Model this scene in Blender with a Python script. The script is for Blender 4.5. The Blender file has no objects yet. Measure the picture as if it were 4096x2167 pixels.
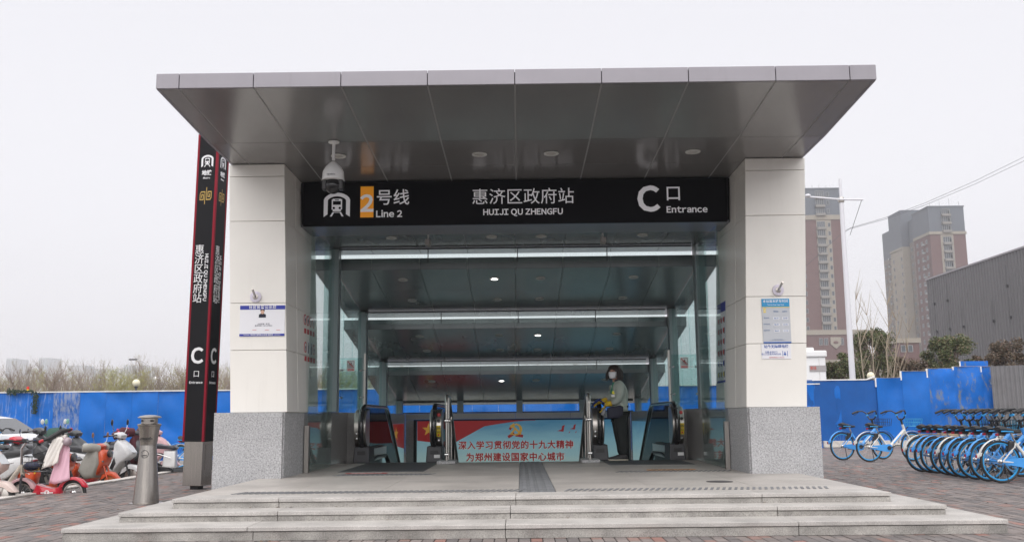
import bpy, bmesh, math, random
from mathutils import Vector, Matrix, noise
random.seed(7)
R = math.radians
sc = bpy.context.scene
col = sc.collection
# ------------------------------------------------------------------ camera
F, PITCH, ROLL, YAW = 3800.0, .1517, -.0104, -.0068
CAM = Vector((-.08, 0, .76))
_fw = Vector((math.sin(YAW)*math.cos(PITCH), math.cos(YAW)*math.cos(PITCH), math.sin(PITCH)))
_rt = Vector((math.cos(YAW), -math.sin(YAW), 0)); _up = _rt.cross(_fw)
_rt, _up = math.cos(ROLL)*_rt+math.sin(ROLL)*_up, -math.sin(ROLL)*_rt+math.cos(ROLL)*_up
cd = bpy.data.cameras.new('camera'); cam = bpy.data.objects.new('camera', cd); col.objects.link(cam)
cd.sensor_width = 36; cd.lens = F/4096*36; cd.clip_start = .05; cd.clip_end = 6000
m = Matrix((_rt, _up, -_fw)).transposed().to_4x4(); m.translation = CAM; cam.matrix_world = m
sc.camera = cam
# ------------------------------------------------------------------ world, sun, exposure
SUN_EL, SUN_AZ = R(58), R(184)        # azimuth measured from +Y towards +X: behind the camera, to its left
w = bpy.data.worlds.new("World"); sc.world = w; w.use_nodes = True
nt = w.node_tree; nt.nodes.clear()
sky = nt.nodes.new('ShaderNodeTexSky'); sky.sky_type = 'NISHITA'; sky.sun_disc = False
sky.sun_elevation = SUN_EL; sky.sun_rotation = SUN_AZ; sky.dust_density = 4; sky.air_density = 1.5
hs = nt.nodes.new('ShaderNodeHueSaturation'); hs.inputs['Saturation'].default_value = .10; hs.inputs['Value'].default_value = .45
mx = nt.nodes.new('ShaderNodeMix'); mx.data_type = 'RGBA'; mx.blend_type = 'ADD'; mx.inputs[0].default_value = 1
bg = nt.nodes.new('ShaderNodeBackground'); bg.inputs[1].default_value = .12
wo = nt.nodes.new('ShaderNodeOutputWorld')
nt.links.new(sky.outputs[0], hs.inputs['Color']); nt.links.new(hs.outputs[0], mx.inputs[6])
mx.inputs[7].default_value = (4.35, 4.3, 4.6, 1)    # the even white cloud layer over the clear-sky light
nt.links.new(mx.outputs[2], bg.inputs[0]); nt.links.new(bg.outputs[0], wo.inputs[0])
sl = bpy.data.lights.new('sun', 'SUN'); sl.energy = 2.0; sl.angle = R(100); sl.color = (1, .965, .92)
so = bpy.data.objects.new('sun', sl); col.objects.link(so)
sdir = Vector((math.sin(SUN_AZ)*math.cos(SUN_EL), math.cos(SUN_AZ)*math.cos(SUN_EL), math.sin(SUN_EL)))
so.rotation_euler = sdir.to_track_quat('Z', 'Y').to_euler(); so.location = sdir*60
sc.view_settings.view_transform = 'Standard'; sc.view_settings.look = 'None'
sc.view_settings.exposure = .33; sc.view_settings.gamma = 1; sc.view_settings.use_curve_mapping = False
sc.cycles.volume_bounces = 2; sc.cycles.max_bounces = 12; sc.cycles.diffuse_bounces = 8; sc.cycles.transparent_max_bounces = 24
sc.cycles.use_denoising = True; sc.cycles.caustics_reflective = False; sc.cycles.caustics_refractive = False

# ------------------------------------------------------------------ helpers
def _ray(u, v): return _fw+_rt*((u-2048)/F)-_up*((v-1083.5)/F)
def atY(u, v, Y):
    d = _ray(u, v); return CAM+d*(Y/d.y)
def atZ(u, v, Z=-.3):
    d = _ray(u, v); return CAM+d*((Z-CAM.z)/d.z)
def lin(c): return tuple((x/255/12.92 if x/255 <= .04045 else ((x/255+.055)/1.055)**2.4) for x in c)

MATS = {}
def mat(name, color, rough=.6, metal=0, spec=.5, coat=0, emit=0, ecol=None, alpha=1, var=0, vscale=3, speck=0, sscale=120,
        bump=0, bscale=40, trans=0, streak=0, stcol=None, strange=(.58, .75), stscale=(7, 7, .5), wscale=(1, 1, 1)):
    if name in MATS: return MATS[name]
    m = bpy.data.materials.new(name); m.use_nodes = True; n = m.node_tree; N = n.nodes; L = n.links
    b = N['Principled BSDF']
    b.inputs['Base Color'].default_value = (*color[:3], 1)
    b.inputs['Roughness'].default_value = rough; b.inputs['Metallic'].default_value = metal
    b.inputs['Specular IOR Level'].default_value = spec; b.inputs['Coat Weight'].default_value = coat
    b.inputs['Alpha'].default_value = alpha; b.inputs['Transmission Weight'].default_value = trans
    if emit:
        b.inputs['Emission Color'].default_value = (*(ecol or color)[:3], 1); b.inputs['Emission Strength'].default_value = emit
    tc = N.new('ShaderNodeNewGeometry'); mp = N.new('ShaderNodeMapping'); L.new(tc.outputs['Position'], mp.inputs[0])
    mp.inputs['Scale'].default_value = wscale
    cur = None
    def mult(fac_out, lo, hi, cur):
        mr = N.new('ShaderNodeMapRange'); L.new(fac_out, mr.inputs[0]); mr.inputs[1].default_value = .3; mr.inputs[2].default_value = .7
        mr.inputs[3].default_value = lo; mr.inputs[4].default_value = hi
        x = N.new('ShaderNodeMix'); x.data_type = 'RGBA'; x.blend_type = 'MULTIPLY'; x.inputs[0].default_value = 1
        if cur: L.new(cur, x.inputs[6])
        else: x.inputs[6].default_value = (*color[:3], 1)
        L.new(mr.outputs[0], x.inputs[7]); return x.outputs[2]
    if var:
        t = N.new('ShaderNodeTexNoise'); t.inputs['Scale'].default_value = vscale; t.inputs['Detail'].default_value = 6; t.inputs['Roughness'].default_value = .6
        L.new(mp.outputs[0], t.inputs[0]); cur = mult(t.outputs[0], 1-var, 1+var, cur)
    if speck:
        t = N.new('ShaderNodeTexNoise'); t.inputs['Scale'].default_value = sscale; t.inputs['Detail'].default_value = 3; t.inputs['Roughness'].default_value = .8
        L.new(tc.outputs['Position'], t.inputs[0]); cur = mult(t.outputs[0], 1-speck, 1+speck, cur)
        t = N.new('ShaderNodeTexVoronoi'); t.inputs['Scale'].default_value = sscale*.8
        L.new(tc.outputs['Position'], t.inputs[0])
        mr = N.new('ShaderNodeMapRange'); L.new(t.outputs['Distance'], mr.inputs[0]); mr.inputs[1].default_value = .0; mr.inputs[2].default_value = .35
        mr.inputs[3].default_value = 1-speck*1.2; mr.inputs[4].default_value = 1
        x = N.new('ShaderNodeMix'); x.data_type = 'RGBA'; x.blend_type = 'MULTIPLY'; x.inputs[0].default_value = 1
        L.new(cur, x.inputs[6]); L.new(mr.outputs[0], x.inputs[7]); cur = x.outputs[2]
    if streak:
        mp2 = N.new('ShaderNodeMapping'); L.new(tc.outputs['Position'], mp2.inputs[0]); mp2.inputs['Scale'].default_value = stscale
        t = N.new('ShaderNodeTexNoise'); t.inputs['Scale'].default_value = 1.6; t.inputs['Detail'].default_value = 8; t.inputs['Roughness'].default_value = .7
        L.new(mp2.outputs[0], t.inputs[0])
        mr = N.new('ShaderNodeMapRange'); L.new(t.outputs[0], mr.inputs[0]); mr.inputs[1].default_value = strange[0]; mr.inputs[2].default_value = strange[1]
        mr.inputs[3].default_value = 0; mr.inputs[4].default_value = streak
        x = N.new('ShaderNodeMix'); x.data_type = 'RGBA'; L.new(mr.outputs[0], x.inputs[0])
        if cur: L.new(cur, x.inputs[6])
        else: x.inputs[6].default_value = (*color[:3], 1)
        x.inputs[7].default_value = (*(stcol or (.3, .28, .25)), 1); cur = x.outputs[2]
    if cur: L.new(cur, b.inputs['Base Color'])
    if bump:
        t = N.new('ShaderNodeTexNoise'); t.inputs['Scale'].default_value = bscale; t.inputs['Detail'].default_value = 4; L.new(mp.outputs[0], t.inputs[0])
        bp = N.new('ShaderNodeBump'); bp.inputs['Strength'].default_value = bump; bp.inputs['Distance'].default_value = .02
        L.new(t.outputs[0], bp.inputs['Height']); L.new(bp.outputs[0], b.inputs['Normal'])
    MATS[name] = m; return m

def glass(name, tint, rough=.02, op=.0, cap=.5):
    """architectural glass: thin pane, tinted see-through with a fresnel reflection"""
    if name in MATS: return MATS[name]
    m = bpy.data.materials.new(name); m.use_nodes = True; n = m.node_tree; N = n.nodes; L = n.links; N.clear()
    o = N.new('ShaderNodeOutputMaterial'); t = N.new('ShaderNodeBsdfTransparent'); t.inputs[0].default_value = (*tint, 1)
    g = N.new('ShaderNodeBsdfGlossy'); g.inputs['Roughness'].default_value = rough; g.inputs[0].default_value = (1, 1, 1, 1)
    fr = N.new('ShaderNodeFresnel'); fr.inputs[0].default_value = 1.45
    mr = N.new('ShaderNodeMapRange'); L.new(fr.outputs[0], mr.inputs[0]); mr.inputs[3].default_value = .01+op; mr.inputs[4].default_value = cap
    x = N.new('ShaderNodeMixShader'); L.new(mr.outputs[0], x.inputs[0]); L.new(t.outputs[0], x.inputs[1]); L.new(g.outputs[0], x.inputs[2])
    L.new(x.outputs[0], o.inputs[0]); MATS[name] = m; return m

def tag(o, label=None, cat=None, group=None, kind=None):
    if label: o['label'] = label
    if cat: o['category'] = cat
    if group: o['group'] = group
    if kind: o['kind'] = kind
    return o
def thing(name, label, cat, loc=(0, 0, 0), rz=0, group=None):
    o = bpy.data.objects.new(name, None); o.empty_display_size = .2; col.objects.link(o)
    o.location = loc; o.rotation_euler = (0, 0, rz)
    return tag(o, label, cat, group)
def copy_tree(o, parent=None):
    c = o.copy(); col.objects.link(c); c.parent = parent
    for ch in list(o.children): copy_tree(ch, c)
    return c

class MB:
    def __init__(s): s.v = []; s.f = []; s.mi = []; s.cur = 0
    def add(s, vs, fs):
        k = len(s.v); s.v += [tuple(p) for p in vs]; s.f += [tuple(i+k for i in f) for f in fs]; s.mi += [s.cur]*len(fs); return s
    def box(s, x0, x1, y0, y1, z0, z1):
        return s.add([(x0, y0, z0), (x1, y0, z0), (x1, y1, z0), (x0, y1, z0), (x0, y0, z1), (x1, y0, z1), (x1, y1, z1), (x0, y1, z1)],
                     [(0, 3, 2, 1), (4, 5, 6, 7), (0, 1, 5, 4), (1, 2, 6, 5), (2, 3, 7, 6), (3, 0, 4, 7)])
    def bbox(s, x0, x1, y0, y1, z0, z1, b):
        """box with chamfered edges"""
        V = []
        for z, i in ((z0, b), (z0+b, 0), (z1-b, 0), (z1, b)):
            V += [(x0+i+(b if i == 0 else 0), y0+i, z), (x1-i-(b if i == 0 else 0), y0+i, z), (x1-i, y0+i+(b if i == 0 else 0), z), (x1-i, y1-i-(b if i == 0 else 0), z),
                  (x1-i-(b if i == 0 else 0), y1-i, z), (x0+i+(b if i == 0 else 0), y1-i, z), (x0+i, y1-i-(b if i == 0 else 0), z), (x0+i, y0+i+(b if i == 0 else 0), z)]
        Fs = [tuple(range(7, -1, -1)), tuple(range(24, 32))]
        for r in range(3):
            for k in range(8): Fs.append((r*8+k, r*8+(k+1) % 8, r*8+8+(k+1) % 8, r*8+8+k))
        return s.add(V, Fs)
    def hexa(s, a, b):
        """a: 4 bottom pts, b: 4 top pts (counter-clockwise seen from above)"""
        return s.add(list(a)+list(b), [(0, 3, 2, 1), (4, 5, 6, 7), (0, 1, 5, 4), (1, 2, 6, 5), (2, 3, 7, 6), (3, 0, 4, 7)])
    def quad(s, a, b, c, d): return s.add([a, b, c, d], [(0, 1, 2, 3)])
    def poly(s, pts): return s.add(pts, [tuple(range(len(pts)))])
    def tube(s, pts, r, n=8, cap=True, closed=False, flat=1):
        pts = [Vector(p) for p in pts]; rs = r if isinstance(r, (list, tuple)) else [r]*len(pts)
        k0 = len(s.v); V = []; Fs = []; up = None
        for i, p in enumerate(pts):
            if closed: t = pts[(i+1) % len(pts)]-pts[i-1]
            else: t = (pts[min(i+1, len(pts)-1)]-pts[max(i-1, 0)])
            if t.length < 1e-9: t = Vector((0, 0, 1))
            t.normalize()
            if up is None: up = Vector((0, 0, 1)) if abs(t.z) < .9 else Vector((1, 0, 0))
            a = t.cross(up)
            if a.length < 1e-4: a = t.cross(Vector((0, 1, 0)))
            a.normalize(); b = a.cross(t).normalized(); up = b
            for j in range(n):
                q = 2*math.pi*(j+.5)/n; V.append(p+a*math.cos(q)*rs[i]+b*math.sin(q)*rs[i]*flat)
        m = len(pts)
        for i in range(m if closed else m-1):
            for j in range(n):
                i2 = (i+1) % m; Fs.append((i*n+j, i*n+(j+1) % n, i2*n+(j+1) % n, i2*n+j))
        if cap and not closed: Fs += [tuple(range(n-1, -1, -1)), tuple((m-1)*n+j for j in range(n))]
        return s.add(V, Fs)
    def lathe(s, prof, n=24, c=(0, 0, 0), axis='z'):
        V = []; Fs = []
        for r, z in prof:
            for j in range(n):
                q = 2*math.pi*j/n; a, b = r*math.cos(q), r*math.sin(q)
                V.append((c[0]+a, c[1]+b, c[2]+z) if axis == 'z' else (c[0]+a, c[1]-z, c[2]+b) if axis == 'y' else (c[0]+z, c[1]+a, c[2]+b))
        for i in range(len(prof)-1):
            for j in range(n): Fs.append((i*n+j, i*n+(j+1) % n, i*n+n+(j+1) % n, i*n+n+j))
        Fs += [tuple(range(n-1, -1, -1)), tuple((len(prof)-1)*n+j for j in range(n))]
        return s.add(V, Fs)
    def ball(s, c, r, n=12, sx=1, sy=1, sz=1):
        V = []; Fs = []; h = n//2
        for i in range(h+1):
            a = math.pi*i/h
            for j in range(n):
                q = 2*math.pi*j/n; V.append((c[0]+r*sx*math.sin(a)*math.cos(q), c[1]+r*sy*math.sin(a)*math.sin(q), c[2]+r*sz*math.cos(a)))
        for i in range(h):
            for j in range(n): Fs.append((i*n+j, i*n+n+j, i*n+n+(j+1) % n, i*n+(j+1) % n))
        return s.add(V, Fs)
    def prism(s, prof, y0, y1):
        """profile in x,z extruded along y"""
        n = len(prof); V = [(x, y0, z) for x, z in prof]+[(x, y1, z) for x, z in prof]
        return s.add(V, [tuple(range(n)), tuple(range(2*n-1, n-1, -1))]+[(i, i+n, (i+1) % n+n, (i+1) % n) for i in range(n)])
    def pod(s, prof, w, lv=(-1, -.93, -.7, 0, .7, .93, 1), sc_=(.72, .88, .97, 1, .97, .88, .72), c=0):
        """rounded body: profile (x,z) swept over the width and drawn in towards its sides"""
        n = len(prof); cx = sum(p[0] for p in prof)/n; cz = sum(p[1] for p in prof)/n; V = []; Fs = []
        for t, q in zip(lv, sc_): V += [(cx+(x-cx)*q, c+t*w, cz+(z-cz)*q) for x, z in prof]
        for i in range(len(lv)-1):
            for j in range(n): Fs.append((i*n+j, (i+1)*n+j, (i+1)*n+(j+1) % n, i*n+(j+1) % n))
        k = (len(lv)-1)*n; Fs += [tuple(range(n)), tuple(k+j for j in range(n-1, -1, -1))]
        return s.add(V, Fs)
    def build(s, name, mats, parent=None, smooth=False, world=False, label=None, kind=None, angle=None, bevel=0):
        me = bpy.data.meshes.new(name)
        off = Vector((0, 0, 0))
        if world and parent:
            p = parent
            while p: off += p.location; p = p.parent
        me.from_pydata([tuple(Vector(p)-off) for p in s.v], [], s.f)
        ms = mats if isinstance(mats, (list, tuple)) else [mats]
        for q in ms: me.materials.append(q)
        if len(ms) > 1: me.polygons.foreach_set('material_index', s.mi)
        bm = bmesh.new(); bm.from_mesh(me); bmesh.ops.recalc_face_normals(bm, faces=bm.faces); bm.to_mesh(me); bm.free()
        if smooth:
            me.polygons.foreach_set('use_smooth', [True]*len(me.polygons))
            me.set_sharp_from_angle(angle=R(angle or 40))
        me.update()
        o = bpy.data.objects.new(name, me); col.objects.link(o)
        if parent: o.parent = parent
        if bevel:
            md = o.modifiers.new('bevel', 'BEVEL'); md.width = bevel; md.segments = 2; md.limit_method = 'ANGLE'
        if label: o['label'] = label
        if kind: o['kind'] = kind
        return o
def one(name, mb, m, label, cat, group=None, **k):
    return tag(mb.build(name, m, **k), label, cat, group)
def dupo(o, parent, loc, rz=None, sc3=None):
    c = o.copy(); col.objects.link(c); c.parent = parent; c.location = loc
    if rz is not None: c.rotation_euler = (0, 0, rz)
    if sc3: c.scale = sc3
    return c

def text(s, size, m, parent, M4, name='lettering', bold=0, ext=.002, space=1, align='CENTER', line=1, xs=1, shear=0, fat=0):
    """flat text mesh; M4 takes the text plane (x right, y up) into the parent's space"""
    cu = bpy.data.curves.new(name, 'FONT'); cu.body = s; cu.size = size; cu.extrude = ext; cu.offset = bold*size
    cu.align_x = align; cu.align_y = 'CENTER'; cu.space_character = space; cu.space_line = line; cu.resolution_u = 3; cu.shear = shear
    t = bpy.data.objects.new('t', cu); col.objects.link(t)
    dg = bpy.context.evaluated_depsgraph_get(); me = bpy.data.meshes.new_from_object(t.evaluated_get(dg))
    bpy.data.objects.remove(t); me.name = name; me.materials.clear(); me.materials.append(m)
    if fat:
        V = [v.co.copy() for v in me.vertices]; Fs = [tuple(p.vertices) for p in me.polygons]; V2 = []; F2 = []; me = bpy.data.meshes.new(name)
        for i, (dx, dy) in enumerate(((0, 0), (fat, 0), (-fat, 0), (0, fat), (0, -fat))):
            k = len(V2); V2 += [tuple(v+Vector((dx, dy, i*.0004))) for v in V]; F2 += [tuple(j+k for j in f) for f in Fs]
        me.from_pydata(V2, [], F2); me.materials.append(m)
    me.transform(M4 @ Matrix.Scale(xs, 4, (1, 0, 0)))
    o = bpy.data.objects.new(name, me); col.objects.link(o)
    if parent: o.parent = parent
    return o
def textp(s, size, m, parent, M4, name='lettering', bold=.02, gap=.075, xs=1):
    """Latin lettering set letter by letter with its own spacing"""
    x = 0; V = []; Fs = []
    for ch in s:
        if ch == ' ': x += .26*size; continue
        o = text(chr(ord(ch)+0xFEE0), size, m, None, Matrix.Identity(4), bold=bold, ext=.0015); me = o.data
        x0 = min(v.co.x for v in me.vertices); x1 = max(v.co.x for v in me.vertices); k = len(V)
        V += [((v.co.x-x0)*1+x, v.co.y, v.co.z) for v in me.vertices]; Fs += [tuple(i+k for i in p.vertices) for p in me.polygons]
        x += (x1-x0)+gap*size; bpy.data.objects.remove(o)
    w_ = x-gap*size; me = bpy.data.meshes.new(name); me.from_pydata([tuple(M4 @ Vector(((a-w_/2)*xs, b, c))) for a, b, c in V], [], Fs); me.materials.append(m)
    o = bpy.data.objects.new(name, me); col.objects.link(o)
    if parent: o.parent = parent
    return o
FRONT = Matrix.Rotation(R(90), 4, 'X')     # text plane facing the camera side (-y)
def fr(x, y, z, rz=0): return Matrix.Translation((x, y, z)) @ Matrix.Rotation(rz, 4, 'Z') @ FRONT

# ------------------------------------------------------------------ materials
granite = mat('granite_rough', (.41, .41, .42), .75, speck=.5, sscale=52, var=.07, vscale=2.5, bump=.15, bscale=120)
granite_pol = mat('granite_polished', (.36, .35, .34), .18, speck=.3, sscale=90, var=.08, vscale=1.5, spec=.6)
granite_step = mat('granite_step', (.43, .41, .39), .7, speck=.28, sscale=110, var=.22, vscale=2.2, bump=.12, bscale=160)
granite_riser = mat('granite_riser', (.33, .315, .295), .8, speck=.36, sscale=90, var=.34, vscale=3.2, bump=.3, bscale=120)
granite_floor = mat('granite_floor', (.46, .43, .40), .45, speck=.16, sscale=130, var=.22, vscale=1.1)
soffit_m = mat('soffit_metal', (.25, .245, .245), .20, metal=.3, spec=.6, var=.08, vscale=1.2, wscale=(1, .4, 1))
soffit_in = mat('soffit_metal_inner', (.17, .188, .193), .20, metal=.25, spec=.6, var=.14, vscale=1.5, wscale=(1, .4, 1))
fascia_m = mat('fascia_aluminium', (.28, .265, .295), .4, metal=.15, var=.06, vscale=2, streak=.3, stcol=(.16, .15, .15), strange=(.55, .78), stscale=(4, 4, .6))
steel_post = mat('post_paint', (.23, .275, .285), .4, spec=.5, var=.05)
white_panel = mat('cream_panel', (.82, .795, .75), .32, spec=.5, var=.04, vscale=1.2, streak=.13, stcol=(.42, .38, .33), strange=(.55, .8), stscale=(5, 5, .35))
joint = mat('joint_sealant', (.5, .48, .45), .8)
dark = mat('dark_gap', (.02, .02, .022), .8)
black_gloss = mat('sign_black', (.005, .005, .007), .5, spec=.06)
letter_w = mat('letter_white', (.75, .74, .76), .4, emit=.10, ecol=(.9, .9, .95))
orange_s = mat('badge_orange', (.85, .33, .012), .4, emit=.16)
white_p = mat('white_paint', (.78, .78, .78), .4)
white_m = mat('white_enamel', (.8, .8, .8), .25, coat=.4)
steel = mat('brushed_steel', (.50, .47, .44), .33, metal=.95, var=.1, vscale=60, wscale=(1, 1, .03))
steel2 = mat('brushed_steel_vertical', (.36, .335, .31), .27, metal=1, var=.12, vscale=40, wscale=(1, 1, .05))
chrome = mat('chrome', (.6, .6, .6), .15, metal=1)
rubber = mat('black_rubber', (.018, .018, .02), .6)
blackp = mat('black_plastic', (.02, .02, .022), .42)
greyp = mat('grey_plastic', (.10, .10, .11), .5)
darkg = mat('dark_grey_plastic', (.045, .045, .052), .5)
glass_side = glass('side_glass', (.80, .90, .89), cap=.30)
glass_dark = glass('balustrade_glass', (.05, .08, .12), op=.08, cap=.28)
glass_clear = glass('clear_glass', (.9, .95, .94), cap=.34)
blue_f = mat('fence_blue', (.003, .128, .50), .45, spec=.25, var=.12, vscale=1.2, bump=.12, bscale=1.2, streak=.12, stcol=(.1, .22, .5))
blue_f2 = mat('fence_blue_dark', (.005, .088, .34), .5, spec=.25, var=.12, vscale=1.5, bump=.1, bscale=1.2, streak=.25, stcol=(.05, .15, .36))
blue_w = mat('fence_blue_worn', (.02, .115, .40), .65, spec=.2, var=.25, vscale=3, streak=.75, stcol=(.30, .33, .40), strange=(.42, .62), stscale=(9, 9, 2.2), bump=.1, bscale=2)
blue_s = mat('fence_blue_streaked', (.005, .125, .49), .5, spec=.25, var=.2, vscale=2, streak=.6, stcol=(.36, .42, .55), strange=(.53, .68), stscale=(9, 9, .35), bump=.1, bscale=2)
blue_r = mat('fence_blue_rusted', (.005, .13, .52), .5, spec=.25, var=.2, vscale=2, streak=.8, stcol=(.20, .20, .12), strange=(.52, .64), stscale=(3.2, 3.2, 1.3), bump=.1, bscale=2)
red_p = mat('red_paint', (.22, .005, .018), .45, spec=.2)

# ------------------------------------------------------------------ ground
GZ = -.30
LZ = -.50
def paving_mat(flat):
    m = bpy.data.materials.new('paving_brick' if not flat else 'paving_far'); m.use_nodes = True; n = m.node_tree; N = n.nodes; L = n.links; b = N['Principled BSDF']
    g = N.new('ShaderNodeNewGeometry'); sx = N.new('ShaderNodeSeparateXYZ'); L.new(g.outputs['Position'], sx.inputs[0])
    def mth(op, a, b_=None, c=None):
        q = N.new('ShaderNodeMath'); q.operation = op
        for i, v in enumerate((a, b_, c)):
            if v is None: continue
            if isinstance(v, (int, float)): q.inputs[i].default_value = v
            else: L.new(v, q.inputs[i])
        return q.outputs[0]
    BX, BY = .105, .21
    cx = mth('FLOOR', mth('DIVIDE', sx.outputs[0], BX)); odd = mth('MULTIPLY', mth('FLOORED_MODULO', cx, 2), .5)
    yy = mth('ADD', mth('DIVIDE', sx.outputs[1], BY), odd); cy = mth('FLOOR', yy)
    cb = N.new('ShaderNodeCombineXYZ'); L.new(cx, cb.inputs[0]); L.new(cy, cb.inputs[1])
    wn = N.new('ShaderNodeTexWhiteNoise'); wn.noise_dimensions = '2D'; L.new(cb.outputs[0], wn.inputs[0])
    cr = N.new('ShaderNodeValToRGB'); L.new(wn.outputs[0], cr.inputs[0]); cr.color_ramp.interpolation = 'CONSTANT'
    els = [(0, (.165, .142, .135)), (.22, (.13, .117, .115)), (.42, (.185, .158, .148)), (.6, (.148, .133, .13)), (.76, (.20, .172, .162)), (.86, (.215, .14, .122)), (.93, (.235, .128, .108)), (.965, (.115, .105, .103))]
    cr.color_ramp.elements[0].color = (*els[0][1], 1); cr.color_ramp.elements[1].position = els[1][0]; cr.color_ramp.elements[1].color = (*els[1][1], 1)
    for p, c in els[2:]:
        e = cr.color_ramp.elements.new(p); e.color = (*c, 1)
    t = N.new('ShaderNodeTexNoise'); t.inputs['Scale'].default_value = 1.3; t.inputs['Detail'].default_value = 8; L.new(g.outputs['Position'], t.inputs[0])
    mr = N.new('ShaderNodeMapRange'); L.new(t.outputs[0], mr.inputs[0]); mr.inputs[1].default_value = .3; mr.inputs[2].default_value = .7; mr.inputs[3].default_value = .95; mr.inputs[4].default_value = 1.3
    x = N.new('ShaderNodeMix'); x.data_type = 'RGBA'; x.blend_type = 'MULTIPLY'; x.inputs[0].default_value = 1; L.new(cr.outputs[0], x.inputs[6]); L.new(mr.outputs[0], x.inputs[7]); out = x.outputs[2]
    t = N.new('ShaderNodeTexNoise'); t.inputs['Scale'].default_value = 90; t.inputs['Detail'].default_value = 3; L.new(g.outputs['Position'], t.inputs[0])
    mr = N.new('ShaderNodeMapRange'); L.new(t.outputs[0], mr.inputs[0]); mr.inputs[1].default_value = .3; mr.inputs[2].default_value = .7; mr.inputs[3].default_value = .85; mr.inputs[4].default_value = 1.15
    x = N.new('ShaderNodeMix'); x.data_type = 'RGBA'; x.blend_type = 'MULTIPLY'; x.inputs[0].default_value = 1; L.new(out, x.inputs[6]); L.new(mr.outputs[0], x.inputs[7]); out = x.outputs[2]
    if flat:
        fx = mth('FRACT', mth('DIVIDE', sx.outputs[0], BX)); fy = mth('FRACT', yy)
        e = mth('MINIMUM', mth('MINIMUM', fx, mth('SUBTRACT', 1, fx)), mth('MULTIPLY', mth('MINIMUM', fy, mth('SUBTRACT', 1, fy)), 2))
        j = mth('LESS_THAN', e, .045)
        x = N.new('ShaderNodeMix'); x.data_type = 'RGBA'; L.new(j, x.inputs[0]); L.new(out, x.inputs[6]); x.inputs[7].default_value = (.09, .085, .08, 1); out = x.outputs[2]
    L.new(out, b.inputs['Base Color']); b.inputs['Roughness'].default_value = .8
    return m
brick_m = paving_mat(False); brick_far = paving_mat(True)
ground_m = mat('ground_earth', (.24, .225, .20), .9, var=.3, vscale=.6, speck=.15, sscale=30)
g = MB().quad((-900, -25, GZ-.02), (900, -25, GZ-.02), (900, 1380, GZ-.02), (-900, 1380, GZ-.02))
# the well of the stairs needs a hole in the ground: four sheets round it
g = MB()
wx0, wx1, wy0, wy1 = -3.3, 3.0, 16.4, 25.2
for a in ((-7.46, 900, -25, wy0), (-900, 900, 30, 1380), (-7.46, wx0, wy0, wy1), (wx1, 900, wy0, wy1), (-7.46, 900, wy1, 30), (-900, -30, -25, 30), (-30, -7.46, -25, 5)):
    g.quad((a[0], a[2], GZ-.02), (a[1], a[2], GZ-.02), (a[1], a[3], GZ-.02), (a[0], a[3], GZ-.02))
tag(g.build('ground', ground_m), kind='structure')
pv = tag(MB().quad((-7.3, 2, GZ-.008), (-3.4, 2, GZ-.008), (-3.4, 20.25, GZ-.008), (-7.3, 20.25, GZ-.008))
         .quad((-3.4, 2, GZ-.008), (3.4, 2, GZ-.008), (3.4, 12, GZ-.008), (-3.4, 12, GZ-.008))
         .quad((3.4, 2, GZ-.008), (12, 2, GZ-.008), (12, 20.25, GZ-.008), (3.4, 20.25, GZ-.008)).build('pavement', mat('joint_sand', (.05, .047, .045), .9)), kind='structure')
far = MB().quad((-7.3, 20.25, GZ-.006), (-3.4, 20.25, GZ-.006), (-3.4, 30, GZ-.002), (-7.3, 30, GZ-.002))
far.quad((3.4, 20.25, GZ-.006), (30, 20.25, GZ-.006), (30, 30, GZ-.002), (3.4, 30, GZ-.002)).quad((12, 2, GZ-.006), (30, 2, GZ-.006), (30, 20.25, GZ-.006), (12, 20.25, GZ-.006))
far.quad((-7.3, -8, GZ-.002), (30, -8, GZ-.002), (30, 2, GZ-.002), (-7.3, 2, GZ-.002))
far.build('far_paving', brick_far, pv, kind='stuff')
BX, BY = .105, .21
cells = []
def inview(x, y):
    lx = x-CAM.x; return abs(lx) < .56*y+.3 and y > 7.5
for i in range(int(-7.3/BX)+1, int(11.9/BX)):
    for k in range(int(7.5/BY), int(20.4/BY)):
        x = i*BX; y = k*BY-(.5*BY if i % 2 else 0)
        cxm, cym = x+BX/2, y+BY/2
        if cxm < -7.2 or not inview(cxm, cym): continue
        if -4.0 < cxm < 4.05 and cym > 8.85: continue
        if cym > 8.85 and -4.1 < cxm < 4.2 and False: continue
        if cym > 12.4 and -3.9 < cxm < 3.9: continue
        if 8.6 < cym < 8.66: pass
        cells.append((cym*cym+cxm*cxm, x, y))
cells.sort()
rb = MB().box(.006, BX-.005, .005, BY-.004, -.008, 0)
proto = rb.build('brick', brick_m, pv)
meshes = []
for q in range(5):
    me = proto.data.copy(); a = random.uniform(-.002, .002)
    for v in me.vertices:
        if v.co.z > -.001: v.co.z += random.uniform(-.0015, .0015)
    meshes.append(me)
first = True; st = MB()
for n_, (d, x, y) in enumerate(cells):
    if n_ < 290:
        o = proto if first else proto.copy()
        if not first: col.objects.link(o)
        first = False; o.data = random.choice(meshes); o.parent = pv; o.location = (x, y, GZ)
    else:
        dz = random.uniform(-.002, .002); e = random.uniform(-.002, .002)
        st.add([(x+.006, y+.004, GZ-.008), (x+BX-.005, y+.004, GZ-.008), (x+BX-.005, y+BY-.003, GZ-.008), (x+.006, y+BY-.003, GZ-.008),
                (x+.006, y+.004, GZ+dz), (x+BX-.005, y+.004, GZ+dz+e), (x+BX-.005, y+BY-.003, GZ+dz+e), (x+.006, y+BY-.003, GZ+dz)],
               [(4, 5, 6, 7), (0, 1, 5, 4), (1, 2, 6, 5), (3, 0, 4, 7)])
st.build('brick_field', brick_m, pv, kind='stuff')
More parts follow.
